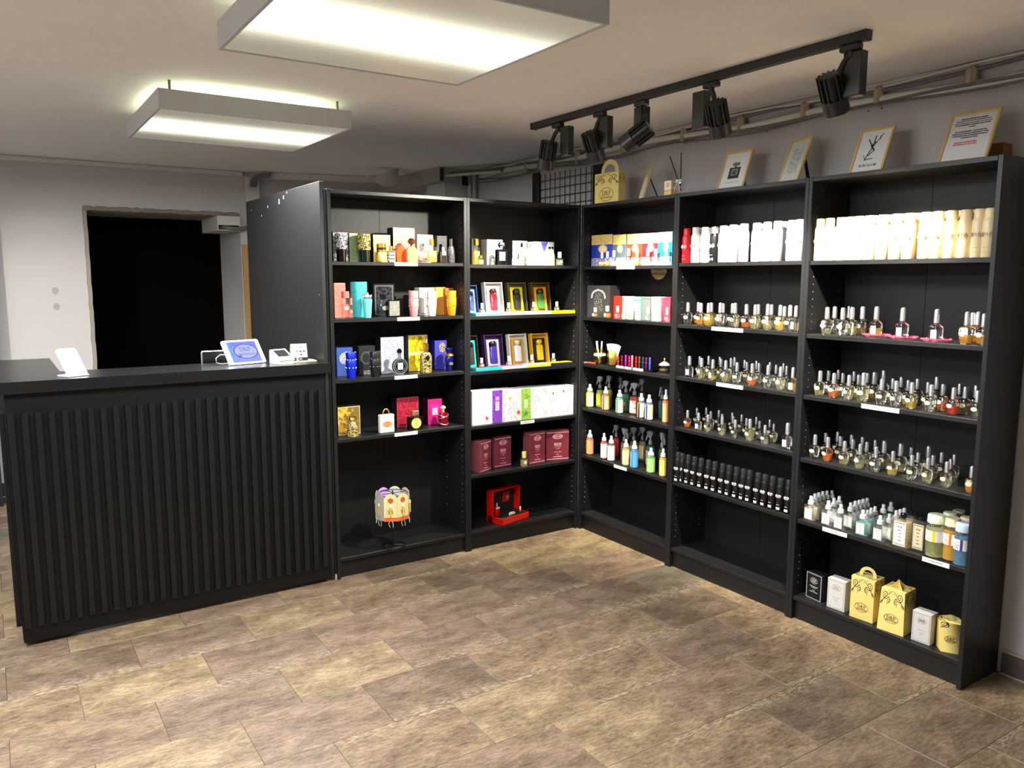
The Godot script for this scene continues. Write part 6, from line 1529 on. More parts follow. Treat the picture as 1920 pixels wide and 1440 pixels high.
func goods_b3() -> void:
	var L := 1.659
	zoom(1500, 360, 4.571)
	var cream := Color(0.93, 0.85, 0.68)
	var ccap := col(Color(0.94, 0.86, 0.68), 0.4)
	var xs := [165, 250, 338, 425, 500, 585, 698, 815, 928, 1068, 1170, 1288, 1408, 1525, 1640]
	for i in 15: spray_can(1, L, xs[i], 228.0 - 93.0 * (xs[i] - 165.0) / 1483.0, 0.042, 0.051 if i > 3 else 0.044, cream, ccap, "cream spray can in the front row of the end bookcase", "cream spray cans in front", "gold")
	for i in 12: spray_can(1, L, 240 + i * 125, 228.0 - 86.0 * (75.0 + i * 125.0) / 1483.0, 0.105, 0.0495, Color(0.92, 0.84, 0.67), ccap, "cream spray can in the second row of the end bookcase", "second row of cream spray cans")
	var g := "bottles under the cream cans"
	var w := "on the shelf under the cream cans"
	row(1.336, 0.05, [[228, 985, "p4o"], [362, 990, "c5o"], [440, 985, "p7o", 0.09], [650, 980, "y6s", 0.1], [875, 990, "c6s", 0.075], [1165, 1003, "c7s", 0.06], [1425, 1025, "a6o"], [1570, 1040, "a6o"]], w, g)
	row(1.336, 0.13, [[292, 980, "c5o"], [415, 975, "c5o", 0.19], [530, 980, "d6o"], [1472, 1032, "o6o"], [1520, 1025, "a5o"]], "second row under the cream cans", "second row under the cream cans")
	var pink := mat("pink glass", Color(0.90, 0.35, 0.52, 0.45), 0.1)
	pink.transparency = BaseMaterial3D.TRANSPARENCY_ALPHA
	var pk := liquid(Color(0.92, 0.42, 0.58))
	var nums := ["yellow square-labelled bottle", "first clear square-labelled bottle after the yellow one", "clear square-labelled bottle nearest the amber pair"]
	var n := 0
	for q in [[655, 0.1, 0.07], [885, 0.075, 0.068], [1165, 0.06, 0.07]]:
		var p := place(1, X(q[0]), 1.345, q[1])
		var t := thing("pink_dish", "pink cut glass dish under the %s" % nums[n], "dish", Vector3(q[1] + 0.0, 1.3366, p.z), 0, "pink glass dishes")
		n += 1
		part(t, "dish", lathe("", [Vector2(0, 0), Vector2(0.035, 0), Vector2(0.047, 0.004), Vector2(0.054, 0.011), Vector2(0.051, 0.0125), Vector2(0.044, 0.0055), Vector2(0.03, 0.0035), Vector2(0, 0.0035)], 16), pk)
		for k in 16: part(t, "scallop", lathe("", [Vector2(0, -0.004), Vector2(0.004, 0), Vector2(0, 0.004)], 6), pk, Vector3(cos(k * TAU / 16) * 0.053, 0.011, sin(k * TAU / 16) * 0.053))
	zoom(1490, 660, 4.8)
	w = "front row, two shelves below the cream cans"
	row(1.06, 0.05, [[225, 168, "p5o"], [350, 188, "o6o"], [485, 205, "p7o"], [615, 185, "p9o"], [780, 240, "c5o"], [910, 258, "c6o"], [1050, 272, "y6o"], [1225, 292, "c7o"], [1425, 318, "r7o"], [1640, 345, "c6o"]], w, "front bottles two shelves below cream cans")
	row(1.06, 0.13, [[300, 165, "p5o"], [430, 187, "p8o"], [572, 200, "p6o"], [712, 178, "d6o"], [880, 235, "p5o"], [1018, 250, "y5o"], [1195, 268, "p5o"], [1330, 285, "o7o", 0.11], [1530, 308, "d7o", 0.10], [1625, 298, "d5o"]], "back row, two shelves below the cream cans", "back bottles two shelves below cream cans")
	row(1.06, 0.205, [[388, 157, "c5o"], [530, 172, "d5o"], [650, 185, "p5o"], [795, 162, "d6o"], [955, 222, "c5o"], [1100, 237, "d6o"], [1272, 220, "c5o"], [1480, 282, "d5o"]], "back row, two shelves below the cream cans", "back bottles two shelves below cream cans")
	row(0.771, 0.05, [[180, 742, "c5o"], [295, 765, "o7o"], [445, 800, "p6o"], [585, 825, "p7o"], [727, 850, "c5o"], [880, 890, "y6o"], [1050, 925, "c6o"], [1195, 950, "p7o"], [1365, 985, "p7o"], [1590, 1025, "a7o"]], "front row above the sprayer bottles", "front bottles above the sprayer bottles")
	row(0.771, 0.13, [[408, 755, "d6o"], [520, 780, "d6o"], [645, 805, "p5o"], [800, 795, "d7o"], [948, 820, "p6o"], [1105, 900, "p6o"], [1240, 925, "d6o"], [1400, 960, "d5o"], [1640, 1000, "a6o", 0.12]], "back row above the sprayer bottles", "back bottles above the sprayer bottles")
	row(0.771, 0.205, [[275, 725, "c5o"], [382, 715, "d6o"], [508, 742, "d5o"], [605, 762, "c5o"], [722, 790, "c5o"], [1045, 855, "c5o"], [1198, 843, "d6o"], [1318, 900, "d6o"], [1432, 920, "p6o"]], "back row above the sprayer bottles", "back bottles above the sprayer bottles")
	# sprayer bottles in files from front to back
	zoom(1480, 900, 5.053)
	var tan := Color(0.88, 0.80, 0.60)
	var aqua := Color(0.45, 0.82, 0.80)
	var ice := Color(0.85, 0.92, 0.95)
	var files := [[tan, "tan", [[200, 150, 0.04], [237, 127, 0.075], [272, 117, 0.11], [310, 106, 0.145], [350, 100, 0.18], [398, 97, 0.215]]],
		[ice, "ice blue", [[365, 195, 0.04], [417, 168, 0.085], [466, 152, 0.125]]],
		[Color(0.93, 0.94, 0.93), "colourless", [[482, 230, 0.035]]],
		[Color(0.66, 0.68, 0.70), "smoky grey", [[575, 212, 0.085], [617, 197, 0.12], [655, 188, 0.15], [692, 178, 0.18], [730, 168, 0.21]]],
		[aqua, "aqua", [[692, 282, 0.04], [735, 282, 0.075], [768, 262, 0.11], [805, 248, 0.145], [885, 228, 0.19], [955, 205, 0.225]]],
		[Color(0.93, 0.93, 0.90), "pearly", [[855, 335, 0.035]]],
		[Color(0.86, 0.84, 0.62), "straw yellow", [[942, 318, 0.08], [1005, 285, 0.115], [1042, 275, 0.15], [1080, 262, 0.185]]]]
	for f in files:
		for q in f[2]: square_spray(q[0], q[1], q[2], f[0], "%s square glass bottle with a white sprayer" % f[1], "%s sprayer bottles" % f[1])
	L = 0.483
	var flasks := [[985, 1150, 355, 0.045, Color(0.93, 0.78, 0.42), Color(0.91, 0.90, 0.88), "amber edged rectangular flask with large white label"], [1100, 1190, 330, 0.12, Color(0.85, 0.72, 0.45), Color(0.80, 0.75, 0.6), "amber flask standing behind the large white label flask"], [1168, 1305, 380, 0.06, Color(0.16, 0.20, 0.20), Color(0.78, 0.75, 0.62), "dark smoky rectangular flask with beige label"]]
	for q in flasks:
		var r := item(1, L, q[0], q[1], q[2], q[3], "rectangular_flask", q[6], "bottle")
		var h: float = r[2]
		var ww: float = minf(r[1], 0.07)
		part(r[0], "glass_body", lathe("", [Vector2(0, 0), Vector2(ww * 0.46, 0), Vector2(ww * 0.5, 0.003), Vector2(ww * 0.5, h * 0.92), Vector2(ww * 0.44, h), Vector2(0, h)], 24, 1, 0.6, 6.0), glassy())
		part(r[0], "contents", lathe("", [Vector2(0, 0.004), Vector2(ww * 0.46, 0.004), Vector2(ww * 0.46, h * 0.88), Vector2(0, h * 0.88)], 24, 1, 0.57, 6.0), liquid(q[4]))
		part(r[0], "paper_label", box(Vector3(ww * 0.74, h * 0.82, 0.0008), 0), label_print("flask label " + q[6], q[5], Color(0.35, 0.33, 0.3), 7), Vector3(0, h * 0.07, ww * 0.302))
		part(r[0], "black_cap", cyl(ww * 0.16, h * 0.16, 14, 0.001), col(Color(0.03, 0.03, 0.03), 0.3), Vector3(0, h, 0))
	var cyls := [[1294, 1462, 320, 0.05, Color(0.90, 0.92, 0.55), Color(0.92, 0.82, 0.05), "pale yellow cylinder bottle with a yellow-striped label"], [1458, 1602, 350, 0.062, Color(0.90, 0.68, 0.18), Color(0.90, 0.45, 0.05), "amber cylinder bottle with an orange-striped label"], [1592, 1748, 412, 0.04, Color(0.35, 0.62, 0.78), Color(0.28, 0.22, 0.5), "steel blue cylinder bottle with a violet-striped label"], [1440, 1575, 300, 0.14, Color(0.90, 0.92, 0.55), Color(0.92, 0.82, 0.05), "pale yellow cylinder bottle standing behind the front one"], [1600, 1735, 345, 0.13, Color(0.90, 0.68, 0.18), Color(0.90, 0.45, 0.05), "amber cylinder bottle standing behind the steel blue one"], [1530, 1650, 280, 0.21, Color(0.90, 0.92, 0.55), Color(0.92, 0.82, 0.05), "pale yellow cylinder bottle furthest back"]]
	for q in cyls:
		var r := item(1, L, q[0], q[1], q[2], q[3], "cylinder_bottle", q[6], "bottle", "tall cylinder bottles")
		var R: float = r[1] / 2
		var h: float = r[2]
		var st: Color = q[5]
		part(r[0], "bottle", lathe("", [Vector2(0, 0), Vector2(R * 0.9, 0), Vector2(R, 0.004), Vector2(R, h * 0.76), Vector2(R * 0.86, h * 0.81), Vector2(0, h * 0.81)], 28), glassy())
		part(r[0], "contents", lathe("", [Vector2(0, 0.004), Vector2(R * 0.92, 0.004), Vector2(R * 0.95, h * 0.7), Vector2(0, h * 0.7)], 24), liquid(q[4]))
		part(r[0], "screw_cap", lathe("", [Vector2(0, 0), Vector2(R * 0.94, 0), Vector2(R * 0.92, h * 0.16), Vector2(R * 0.84, h * 0.185), Vector2(0, h * 0.188)], 28), mat("frosted cap " + st.to_html(), (q[4] as Color).lerp(Color(0.85, 0.86, 0.86), 0.7), 0.35), Vector3(0, h * 0.812, 0))
		part(r[0], "wrap_label", lathe("", [Vector2(R * 1.012, h * 0.38), Vector2(R * 1.012, h * 0.64)], 28), printed("cylinder wrap " + st.to_html(), 128, 48, func(u: float, v: float) -> Color:
			if u > 0.52 and u < 0.57: return st
			if u > 0.40 and u < 0.5 and fmod(v * 7.0, 1.0) < 0.35 and n2(u * 90.0, floorf(v * 7.0)) > 0.0: return st.darkened(0.2)
			return Color(0.91, 0.90, 0.89)))
	# gift boxes on the bottom shelf
	L = 0.111
	zoom(1480, 1040, 5.053)
	var bk := printed("black boxed logo", 80, 128, func(u: float, v: float) -> Color:
		if minf(u, 1 - u) < 0.05 or minf(v, 1 - v) < 0.03: return Color(0.62, 0.62, 0.62)
		for q in [[0.50, 0.3], [0.55, 0.16], [0.66, 0.1], [0.72, 0.28]]:
			if absf(v - q[0]) < 0.013 and absf(u - 0.5) < q[1] and n2(u * 50.0, q[0] * 30.0) > -0.25: return Color(0.7, 0.7, 0.68)
		return Color(0.05, 0.05, 0.05))
	var r1 := carton(1, L, 150, 308, 178, 0.05, 0.055, Color(0.08, 0.08, 0.08), bk, "small black perfume box with silver edges", "perfume_box", "", -0.12)
	logo(r1[0], r1[1] * 0.24, r1[2] * 0.72, 0.028, Color(0.75, 0.75, 0.73))
	var sv := printed("silver boxed logo", 80, 128, func(u: float, v: float) -> Color:
		var e := minf(minf(u, 1 - u), minf(v, 1 - v) * 1.5)
		if e > 0.05 and e < 0.075: return Color(0.55, 0.55, 0.53)
		for q in [[0.60, 0.22], [0.68, 0.12], [0.74, 0.05]]:
			if absf(v - q[0]) < 0.012 and absf(u - 0.5) < q[1]: return Color(0.66, 0.65, 0.63)
		return Color(0.80, 0.79, 0.77))
	for q in [[358, 520, 235, "silver white perfume box next to the small black box"], [1158, 1332, 545, "silver white perfume box between yellow boxes"]]:
		var r := carton(1, L, q[0], q[1], q[2], 0.035, 0.055, Color(0.74, 0.73, 0.71), sv, q[3], "perfume_box", "silver white perfume boxes", 0.05)
		logo(r[0], r[1] * 0.25, r[2] * 0.74, 0.028, Color(0.66, 0.65, 0.62))
	handle_box(1, L, 575, 785, 218, 0.03, 0.085, "yellow handled gift box with dark scrolls", 0.08, true)
	# tapering yellow box
	var r2 := item(1, L, 838, 1075, 335, 0.02, "gift_box", "tapering yellow gift box with a twisted top", "gift box", "", 0.1)
	var t: Node3D = r2[0]
	var w0: float = r2[1]
	var h0: float = r2[2]
	t.position += t.basis * Vector3(0, 0, -w0 / 2)
	var st := begin()
	var lo := w0 / 2
	var hi := w0 * 0.44
	for k in 4:
		var rot := Basis(Vector3.UP, k * PI / 2)
		quad(st, rot * Vector3(-lo, 0, lo), rot * Vector3(lo, 0, lo), rot * Vector3(hi, h0, hi), rot * Vector3(-hi, h0, hi), rot * Vector3(0, 0.1, 1))
	quad(st, Vector3(-hi, h0, hi), Vector3(hi, h0, hi), Vector3(hi, h0, -hi), Vector3(-hi, h0, -hi), Vector3.UP)
	quad(st, Vector3(-lo, 0, lo), Vector3(lo, 0, lo), Vector3(lo, 0, -lo), Vector3(-lo, 0, -lo), Vector3.DOWN)
	part(t, "box", st.commit(), swirls("scroll card"))
	for k in 2: part(t, "top_flap", prism([Vector2(-hi * 0.9, 0), Vector2(hi * 0.9, 0), Vector2(hi * 0.35, h0 * 0.10), Vector2(0, h0 * 0.2), Vector2(-hi * 0.35, h0 * 0.10)], 0.0015), swirls("scroll card"), Vector3(0, h0, 0), Vector3(0, PI / 4 + k * PI / 2, 0))
	logo(t, w0 * 0.27, h0 * 0.33, lo - h0 * 0.33 * (lo - hi) / h0 + 0.0006, Color(0.35, 0.26, 0.12))
	# five-sided yellow box
	var r3 := item(1, L, 1400, 1648, 640, 0.045, "five_sided_box", "small five-sided yellow gift box", "gift box", "", 0.5)
	var R3: float = r3[1] * 0.5
	r3[0].position += r3[0].basis * Vector3(0, 0, -R3 * 0.8)
	part(r3[0], "box", lathe("", [Vector2(0, 0), Vector2(R3, 0), Vector2(R3, r3[2] * 0.98), Vector2(0, r3[2])], 5), swirls("scroll card"), Vector3.ZERO, Vector3(0, deg_to_rad(18), 0))
	logo(r3[0], R3 * 0.42, r3[2] * 0.45, R3 * 0.82, Color(0.35, 0.26, 0.12))

# oval shop logo on the front of a box
func logo(t: Node3D, rx: float, y: float, z: float, ink: Color) -> void:
	var m := col(ink, 0.5)
	part(t, "logo_ring", ring(rx, rx * 0.66, rx * 0.05, 0.0006), m, Vector3(0, y, z))
	part(t, "logo_text", lettering("D&P", rx * 0.62, true), m, Vector3(0, y + rx * 0.12, z + 0.0003))
	part(t, "logo_text", lettering("perfumum", rx * 0.30, true), m, Vector3(0, y - rx * 0.28, z + 0.0003))
func handle_box(side: int, L: float, xl: float, xr: float, yt: float, d: float, dep: float, label: String, turn: float, big: bool) -> void:
	var r := item(side, L, xl, xr, yt, d, "gift_box", label, "gift box", "", turn)
	var t: Node3D = r[0]
	t.position += t.basis * Vector3(0, 0, -dep / 2)
	part(t, "box", box(Vector3(r[1], r[2], dep), 0.001), swirls("scroll card"))
	var w: float = r[1]
	var out := []
	var k := w * 0.36
	for i in 13: out.append(Vector2(cos(PI * i / 12) * k, sin(PI * i / 12) * k * 0.95 + w * 0.05))
	out.append(Vector2(-k, 0)); out.append(Vector2(-k * 0.62, 0))
	for i in 13: out.append(Vector2(-cos(PI * i / 12) * k * 0.62, sin(PI * i / 12) * k * 0.58 + w * 0.05))
	out.append(Vector2(k * 0.62, 0)); out.append(Vector2(k, 0))
	part(t, "handle", prism(out, 0.002), col(Color(0.90, 0.82, 0.55), 0.45), Vector3(0, r[2], 0))
	logo(t, w * 0.29, r[2] * 0.30, dep / 2 + 0.0001, Color(0.35, 0.26, 0.12))

# ---------- on top of the bookcases ----------
func picture_frame(px0: float, px1: float, pt: float, d: float, turn: float, art: StandardMaterial3D, label: String, wide: float, tall: float, lean: float, gilt: Color) -> Node3D:
	var p := place(1, (px0 + px1) / 2, 2.10, d)
	var t := thing("picture_frame", label, "picture frame", Vector3(d, 2.0192, p.z), -PI / 2 + turn, "gilt frames on top of the bookcases")
	var m := mat("gilt frame " + gilt.to_html(), gilt, 0.35, 0.25)
	var rot := Vector3(lean, 0, 0)
	var up := Vector3(0, cos(lean), sin(lean))
	var b := 0.011
	part(t, "frame_bar", box(Vector3(wide, b, 0.012), 0.002), m, Vector3(0, 0.002, 0), rot)
	part(t, "frame_bar", box(Vector3(wide, b, 0.012), 0.002), m, Vector3(0, 0.002, 0) + up * (tall - b), rot)
	for s in [-1, 1]: part(t, "frame_bar", box(Vector3(b, tall - 2 * b, 0.012), 0.002), m, Vector3(s * (wide - b) / 2, 0.002, 0) + up * b, rot)
	part(t, "print", box(Vector3(wide - 2 * b + 0.002, tall - 2 * b + 0.002, 0.003), 0), art, Vector3(0, 0.002, 0) + up * b, rot)
	part(t, "back_strut", prism([Vector2(-0.012, 0), Vector2(0.012, 0), Vector2(0.008, tall * 0.72), Vector2(-0.008, tall * 0.72)], 0.003), col(Color(0.22, 0.17, 0.12), 0.6), Vector3(0, 0.0015, -tall * 0.55), Vector3(0.25 if lean < -0.3 else 0.42, 0, 0))
	return t

func on_top() -> void:
	zoom(0, 0, 1)
	var flower := printed("flower art", 64, 96, func(u: float, v: float) -> Color:
		if v < 0.3 and n2(u * 8.0, v * 8.0) > 0.0: return Color(0.62, 0.66, 0.36)
		return Color(0.90, 0.89, 0.85) if n2(u * 14.0, v * 10.0) < 0.55 else Color(0.6, 0.6, 0.5))
	var flask := printed("bottle art", 96, 128, func(u: float, v: float) -> Color:
		var c := Color(0.84, 0.85, 0.84)
		if absf(u - 0.5) < 0.23 and v > 0.43 and v < 0.75:
			c = Color(0.16, 0.17, 0.19)
			if absf(u - 0.5) < 0.12 and absf(v - 0.57) < 0.09: c = Color(0.70, 0.70, 0.70) if absf(u - 0.5) > 0.095 or absf(v - 0.57) > 0.07 or n2(u * 30.0, v * 22.0) > 0.25 else Color(0.2, 0.2, 0.22)
		elif absf(u - 0.5) < 0.045 and v > 0.38 and v < 0.44: c = Color(0.2, 0.2, 0.2)
		elif absf(u - 0.5) < 0.15 and v > 0.29 and v < 0.38 and n2(u * 18.0, v * 20.0) > -0.2: c = Color(0.25, 0.25, 0.26)
		elif absf(v - 0.86) < 0.008 and absf(u - 0.5) < 0.3: c = Color(0.6, 0.6, 0.6)
		return c)
	var sketch := printed("sketch art", 64, 96, func(u: float, v: float) -> Color:
		var k := absf(n2(u * 6.0, v * 8.0))
		return Color(0.50, 0.55, 0.60) if k < 0.12 and absf(u - 0.5) < 0.28 and absf(v - 0.5) < 0.3 else Color(0.78, 0.79, 0.77))
	var mono := printed("monogram art", 160, 208, func(u: float, v: float) -> Color:
		var p := Vector2(u, v)
		var c := Color(0.82, 0.83, 0.84)
		var ink := Color(0.10, 0.11, 0.13)
		var near := func(a: Vector2, b: Vector2, w: float) -> bool:
			return p.distance_to(Geometry2D.get_closest_point_to_segment(p, a, b)) < w
		# interlaced tall monogram: long stem with a foot, forked arms, an S through the middle
		if near.call(Vector2(0.52, 0.16), Vector2(0.50, 0.40), 0.020) or near.call(Vector2(0.50, 0.40), Vector2(0.34, 0.72), 0.018): return ink
		if near.call(Vector2(0.74, 0.12), Vector2(0.50, 0.42), 0.014) or near.call(Vector2(0.30, 0.22), Vector2(0.50, 0.42), 0.016): return ink
		if near.call(Vector2(0.56, 0.30), Vector2(0.44, 0.38), 0.016) or near.call(Vector2(0.44, 0.38), Vector2(0.58, 0.50), 0.022) or near.call(Vector2(0.58, 0.50), Vector2(0.42, 0.62), 0.016): return ink
		if near.call(Vector2(0.34, 0.72), Vector2(0.60, 0.70), 0.010) or near.call(Vector2(0.27, 0.60), Vector2(0.34, 0.72), 0.008) or near.call(Vector2(0.66, 0.16), Vector2(0.70, 0.24), 0.010): return ink
		if absf(v - 0.86) < 0.028 and u > 0.2 and u < 0.82 and n2(u * 42.0, 3.0) > -0.15: return c.lerp(ink, 0.55)
		return c)
	var notice := printed("notice", 160, 176, func(u: float, v: float) -> Color:
		var c := Color(0.82, 0.83, 0.84)
		for q in [[0.10, 0.30, 0.05], [0.145, 0.40, 0], [0.19, 0.42, 0], [0.235, 0.40, 0], [0.28, 0.08, 0], [0.38, 0.36, 0], [0.425, 0.41, 0], [0.47, 0.40, 0], [0.515, 0.20, 0]]:
			if absf(v - q[0]) < 0.011 and absf(u - 0.5) < q[1] and n2(u * 60.0, q[0] * 90.0) > -0.3: return Color(0.2, 0.2, 0.22)
		for q in [[0.62, 0.26], [0.665, 0.27]]:
			if absf(v - q[0]) < 0.012 and absf(u - 0.45) < q[1] and n2(u * 60.0, q[0] * 90.0) > -0.35: return Color(0.80, 0.2, 0.25)
		return c)
	var g := Color(0.82, 0.71, 0.45)
	handle_box(1, 2.0192, 1116, 1158, 324, 0.06, 0.055, "yellow handled gift box on top of the corner bookcase", 0.05, false)
	picture_frame(1188, 1216, 310, 0.10, -0.55, flower, "gilt frame with a green flower print beside the diffuser", 0.13, 0.19, -0.28, Color(0.84, 0.74, 0.52))
	picture_frame(1342, 1396, 297, 0.09, 0.0, flask, "gilt frame with a black perfume bottle print", 0.17, 0.205, -0.35, g)
	picture_frame(1455, 1500, 273, 0.11, -0.28, sketch, "gilt frame with a pale grey sketch", 0.15, 0.22, -0.35, g)
	picture_frame(1592, 1655, 252, 0.09, 0.0, mono, "gilt frame with an interlaced black monogram", 0.155, 0.21, -0.4, g)
	picture_frame(1765, 1845, 223, 0.09, 0.0, notice, "gilt frame with a printed notice in black and red", 0.185, 0.215, -0.42, g)
	var c := place(1, 1846, 2.05, 0.18)
	var cb := thing("cardboard_box", "small brown cardboard box behind the notice frame", "box", Vector3(0.246, 2.0192, c.z), 0.0)
	part(cb, "box", box(Vector3(0.07, 0.075, 0.10), 0.001), col(Color(0.52, 0.36, 0.20), 0.8))
	part(cb, "tape", box(Vector3(0.0704, 0.0006, 0.03), 0), col(Color(0.62, 0.48, 0.30), 0.4), Vector3(0, 0.075, 0))
	# reed diffuser
	var p := place(1, 1258, 2.05, 0.06)
	var t := thing("reed_diffuser_box", "small orange and white carton beside the reed diffuser", "box", Vector3(0.06, 2.0192, p.z), -PI / 2)
	part(t, "carton", box(Vector3(0.052, 0.078, 0.05), 0.001), printed("orange carton", 48, 64, func(u: float, v: float) -> Color:
		if v > 0.62: return Color(0.90, 0.60, 0.22) if v < 0.72 else Color(0.92, 0.78, 0.52)
		if Vector2(u - 0.5, (v - 0.28) * 1.4).length() < 0.2 and Vector2(u - 0.5, (v - 0.28) * 1.4).length() > 0.1: return Color(0.85, 0.45, 0.2)
		return Color(0.93, 0.90, 0.80)))
	p = place(1, 1276, 2.05, 0.045)
	var df := thing("reed_diffuser", "clear glass reed diffuser with two black reeds and a bow", "diffuser", Vector3(0.045, 2.0192, p.z), -PI / 2)
	part(df, "glass_body", box(Vector3(0.052, 0.055, 0.045), 0.004), glassy())
	part(df, "oil", box(Vector3(0.046, 0.035, 0.039), 0.003), liquid(Color(0.95, 0.95, 0.92)), Vector3(0, 0.004, 0))
	part(df, "neck", cyl(0.012, 0.02, 14), silver(), Vector3(0, 0.055, 0))
	for s in [-1, 1]:
		part(df, "bow_loop", lathe("", [Vector2(0, 0), Vector2(0.008, 0.008), Vector2(0.009, 0.018), Vector2(0, 0.026)], 8), col(Color(0.85, 0.84, 0.84), 0.5), Vector3(0, 0.066, 0.012), Vector3(0, 0, s * 1.3))
		part(df, "bow_tail", tube([Vector3(0, 0.066, 0.014), Vector3(s * 0.014, 0.04, 0.026), Vector3(s * 0.02, 0.012, 0.025)], 0.002, 5), col(Color(0.85, 0.84, 0.84), 0.5))
	part(df, "reed", tube([Vector3(0, 0.02, 0), Vector3(-0.002, 0.215, 0)], 0.0028, 7), col(Color(0.04, 0.04, 0.04), 0.5))
	part(df, "reed", tube([Vector3(0.006, 0.02, 0), Vector3(-0.085, 0.205, 0.0)], 0.0028, 7), col(Color(0.04, 0.04, 0.04), 0.5))

# ---------- on the counter ----------
func on_counter() -> void:
	var top := 1.1565
	var white := mat("white gloss plastic", Color(0.93, 0.93, 0.93), 0.25)
	# payment code stand: a leaning white plate on a foot (its code is left out)
	var p := hit(128, 700, 1, top)
	var t := thing("payment_stand", "white tilted payment sign stand on the counter corner", "sign", Vector3(-2.745, top, -0.06), 0.5)
	var back := Vector3(-0.62, 0, 0)
	part(t, "foot", box(Vector3(0.095, 0.007, 0.08), 0.002), white, Vector3(0, 0, -0.012))
	part(t, "plate", prism([Vector2(-0.040, 0), Vector2(0.040, 0), Vector2(0.045, 0.006), Vector2(0.045, 0.127), Vector2(0.038, 0.135), Vector2(-0.038, 0.135), Vector2(-0.045, 0.127), Vector2(-0.045, 0.006)], 0.008), white, Vector3(0, 0.006, 0.02), back)
	var on_plate := Basis.from_euler(back)
	part(t, "emblem", ring(0.007, 0.007, 0.003, 0.0006), col(Color(0.2, 0.2, 0.22), 0.5), Vector3(0, 0.006, 0.02) + on_plate * Vector3(-0.028, 0.117, 0.0041), back)
	part(t, "text_line", box(Vector3(0.034, 0.004, 0.0006), 0), col(Color(0.55, 0.55, 0.55), 0.5), Vector3(0, 0.006, 0.02) + on_plate * Vector3(0.010, 0.115, 0.0041), back)
	part(t, "text_line", box(Vector3(0.02, 0.003, 0.0006), 0), col(Color(0.6, 0.6, 0.6), 0.5), Vector3(0, 0.006, 0.02) + on_plate * Vector3(0.006, 0.030, 0.0041), back)
	# tablet on a rest
	var tab := thing("tablet", "white tablet with a blue shop screen on the counter", "tablet", Vector3(-1.99, top, -0.16), 0.28)
	var lean := Vector3(-0.62, 0, 0)
	var screen := mat("tablet screen", Color(0.1, 0.1, 0.1), 0.15)
	screen.emission_enabled = true
	screen.emission_operator = BaseMaterial3D.EMISSION_OP_MULTIPLY
	screen.emission = Color(1, 1, 1)
	screen.emission_energy_multiplier = 1.5
	screen.emission_texture = picture(160, 120, func(u: float, v: float) -> Color:
		var c := Color(0.36, 0.38, 0.82).lerp(Color(0.45, 0.50, 0.90), v)
		c = c.lerp(Color(0.30, 0.62, 0.75), 0.6 * smoothstep(0.25, 0.0, u + 0.25 * n2(u * 5.0, v * 5.0)))
		var e := Vector2((u - 0.56) / 0.40, (v - 0.48) / 0.34).length()
		if absf(e - 1.0) < 0.035: return Color(0.18, 0.16, 0.30)
		if e < 1.0: c = c.lerp(Color(0.70, 0.72, 0.92), 0.55)
		if Vector2(u - 0.30, (v - 0.70)).length() < 0.07 and n2(u * 30.0, v * 30.0) > 0.0: return Color(0.15, 0.2, 0.3)
		return c)
	var plate := []
	for k in [[0.092, 0.060], [-0.092, 0.060], [-0.092, -0.060], [0.092, -0.060]]:
		var cxy := Vector2(k[0], k[1])
		var a0: float = atan2(k[1], k[0])
		var base: float = [0.0, PI / 2, PI, -PI / 2][[[1, 1], [-1, 1], [-1, -1], [1, -1]].find([int(signf(k[0])), int(signf(k[1]))])]
		for i in 5: plate.append(cxy + Vector2(cos(base + i * PI / 8), sin(base + i * PI / 8)) * 0.009)
	var sh := Vector3(0, 0.058, -0.01)
	part(tab, "housing", prism(plate, 0.008), white, sh, lean)
	part(tab, "screen", box(Vector3(0.158, 0.119, 0.0008), 0), screen, sh + Basis.from_euler(lean) * Vector3(0.002, -0.0595, 0.0042), lean)
	var ink := col(Color(0.12, 0.08, 0.16), 0.5)
	part(tab, "screen_text", lettering("D&P", 0.030, true, 0.0004), ink, sh + Basis.from_euler(lean) * Vector3(0.010, 0.014, 0.0053), lean)
	part(tab, "screen_text", lettering("perfumum", 0.019, true, 0.0004), ink, sh + Basis.from_euler(lean) * Vector3(0.012, -0.014, 0.0053), lean)
	part(tab, "rest", prism([Vector2(-0.055, 0), Vector2(0.03, 0), Vector2(0.03, 0.012), Vector2(-0.03, 0.075), Vector2(-0.04, 0.075)], 0.09), white, Vector3(0, 0, -0.032), Vector3(0, -PI / 2, 0))
	var cable := []
	for q in [Vector3(-0.09, 0.05, -0.02), Vector3(-0.115, 0.052, -0.03), Vector3(-0.132, 0.035, -0.04), Vector3(-0.128, 0.012, -0.045), Vector3(-0.10, 0.004, -0.05), Vector3(-0.05, 0.003, -0.06)]: cable.append(q)
	part(tab, "cable", tube(cable, 0.0022, 6), white)
	# card terminal
	var ct := thing("card_terminal", "white card payment terminal with a dark screen", "terminal", Vector3(-1.825, top, -0.10), 0.25)
	part(ct, "base", prism([Vector2(-0.045, 0), Vector2(0.045, 0), Vector2(0.045, 0.018), Vector2(-0.035, 0.062), Vector2(-0.045, 0.060)], 0.082), white, Vector3(0, 0, 0), Vector3(0, -PI / 2, 0))
	var tilt := Vector3(0.50, 0, 0)
	part(ct, "face", box(Vector3(0.092, 0.010, 0.102), 0.004), white, Vector3(0, 0.037, 0.004), tilt)
	part(ct, "screen", box(Vector3(0.066, 0.001, 0.060), 0), col(Color(0.10, 0.105, 0.11), 0.15), Vector3(0, 0.037, 0.004) + Basis.from_euler(tilt) * Vector3(0.0, 0.0097, -0.008), tilt)
	# tent card with payment marks
	var cs := thing("tent_card", "cream folded card showing rows of payment marks", "sign", Vector3(-1.722, top, -0.125), -0.05)
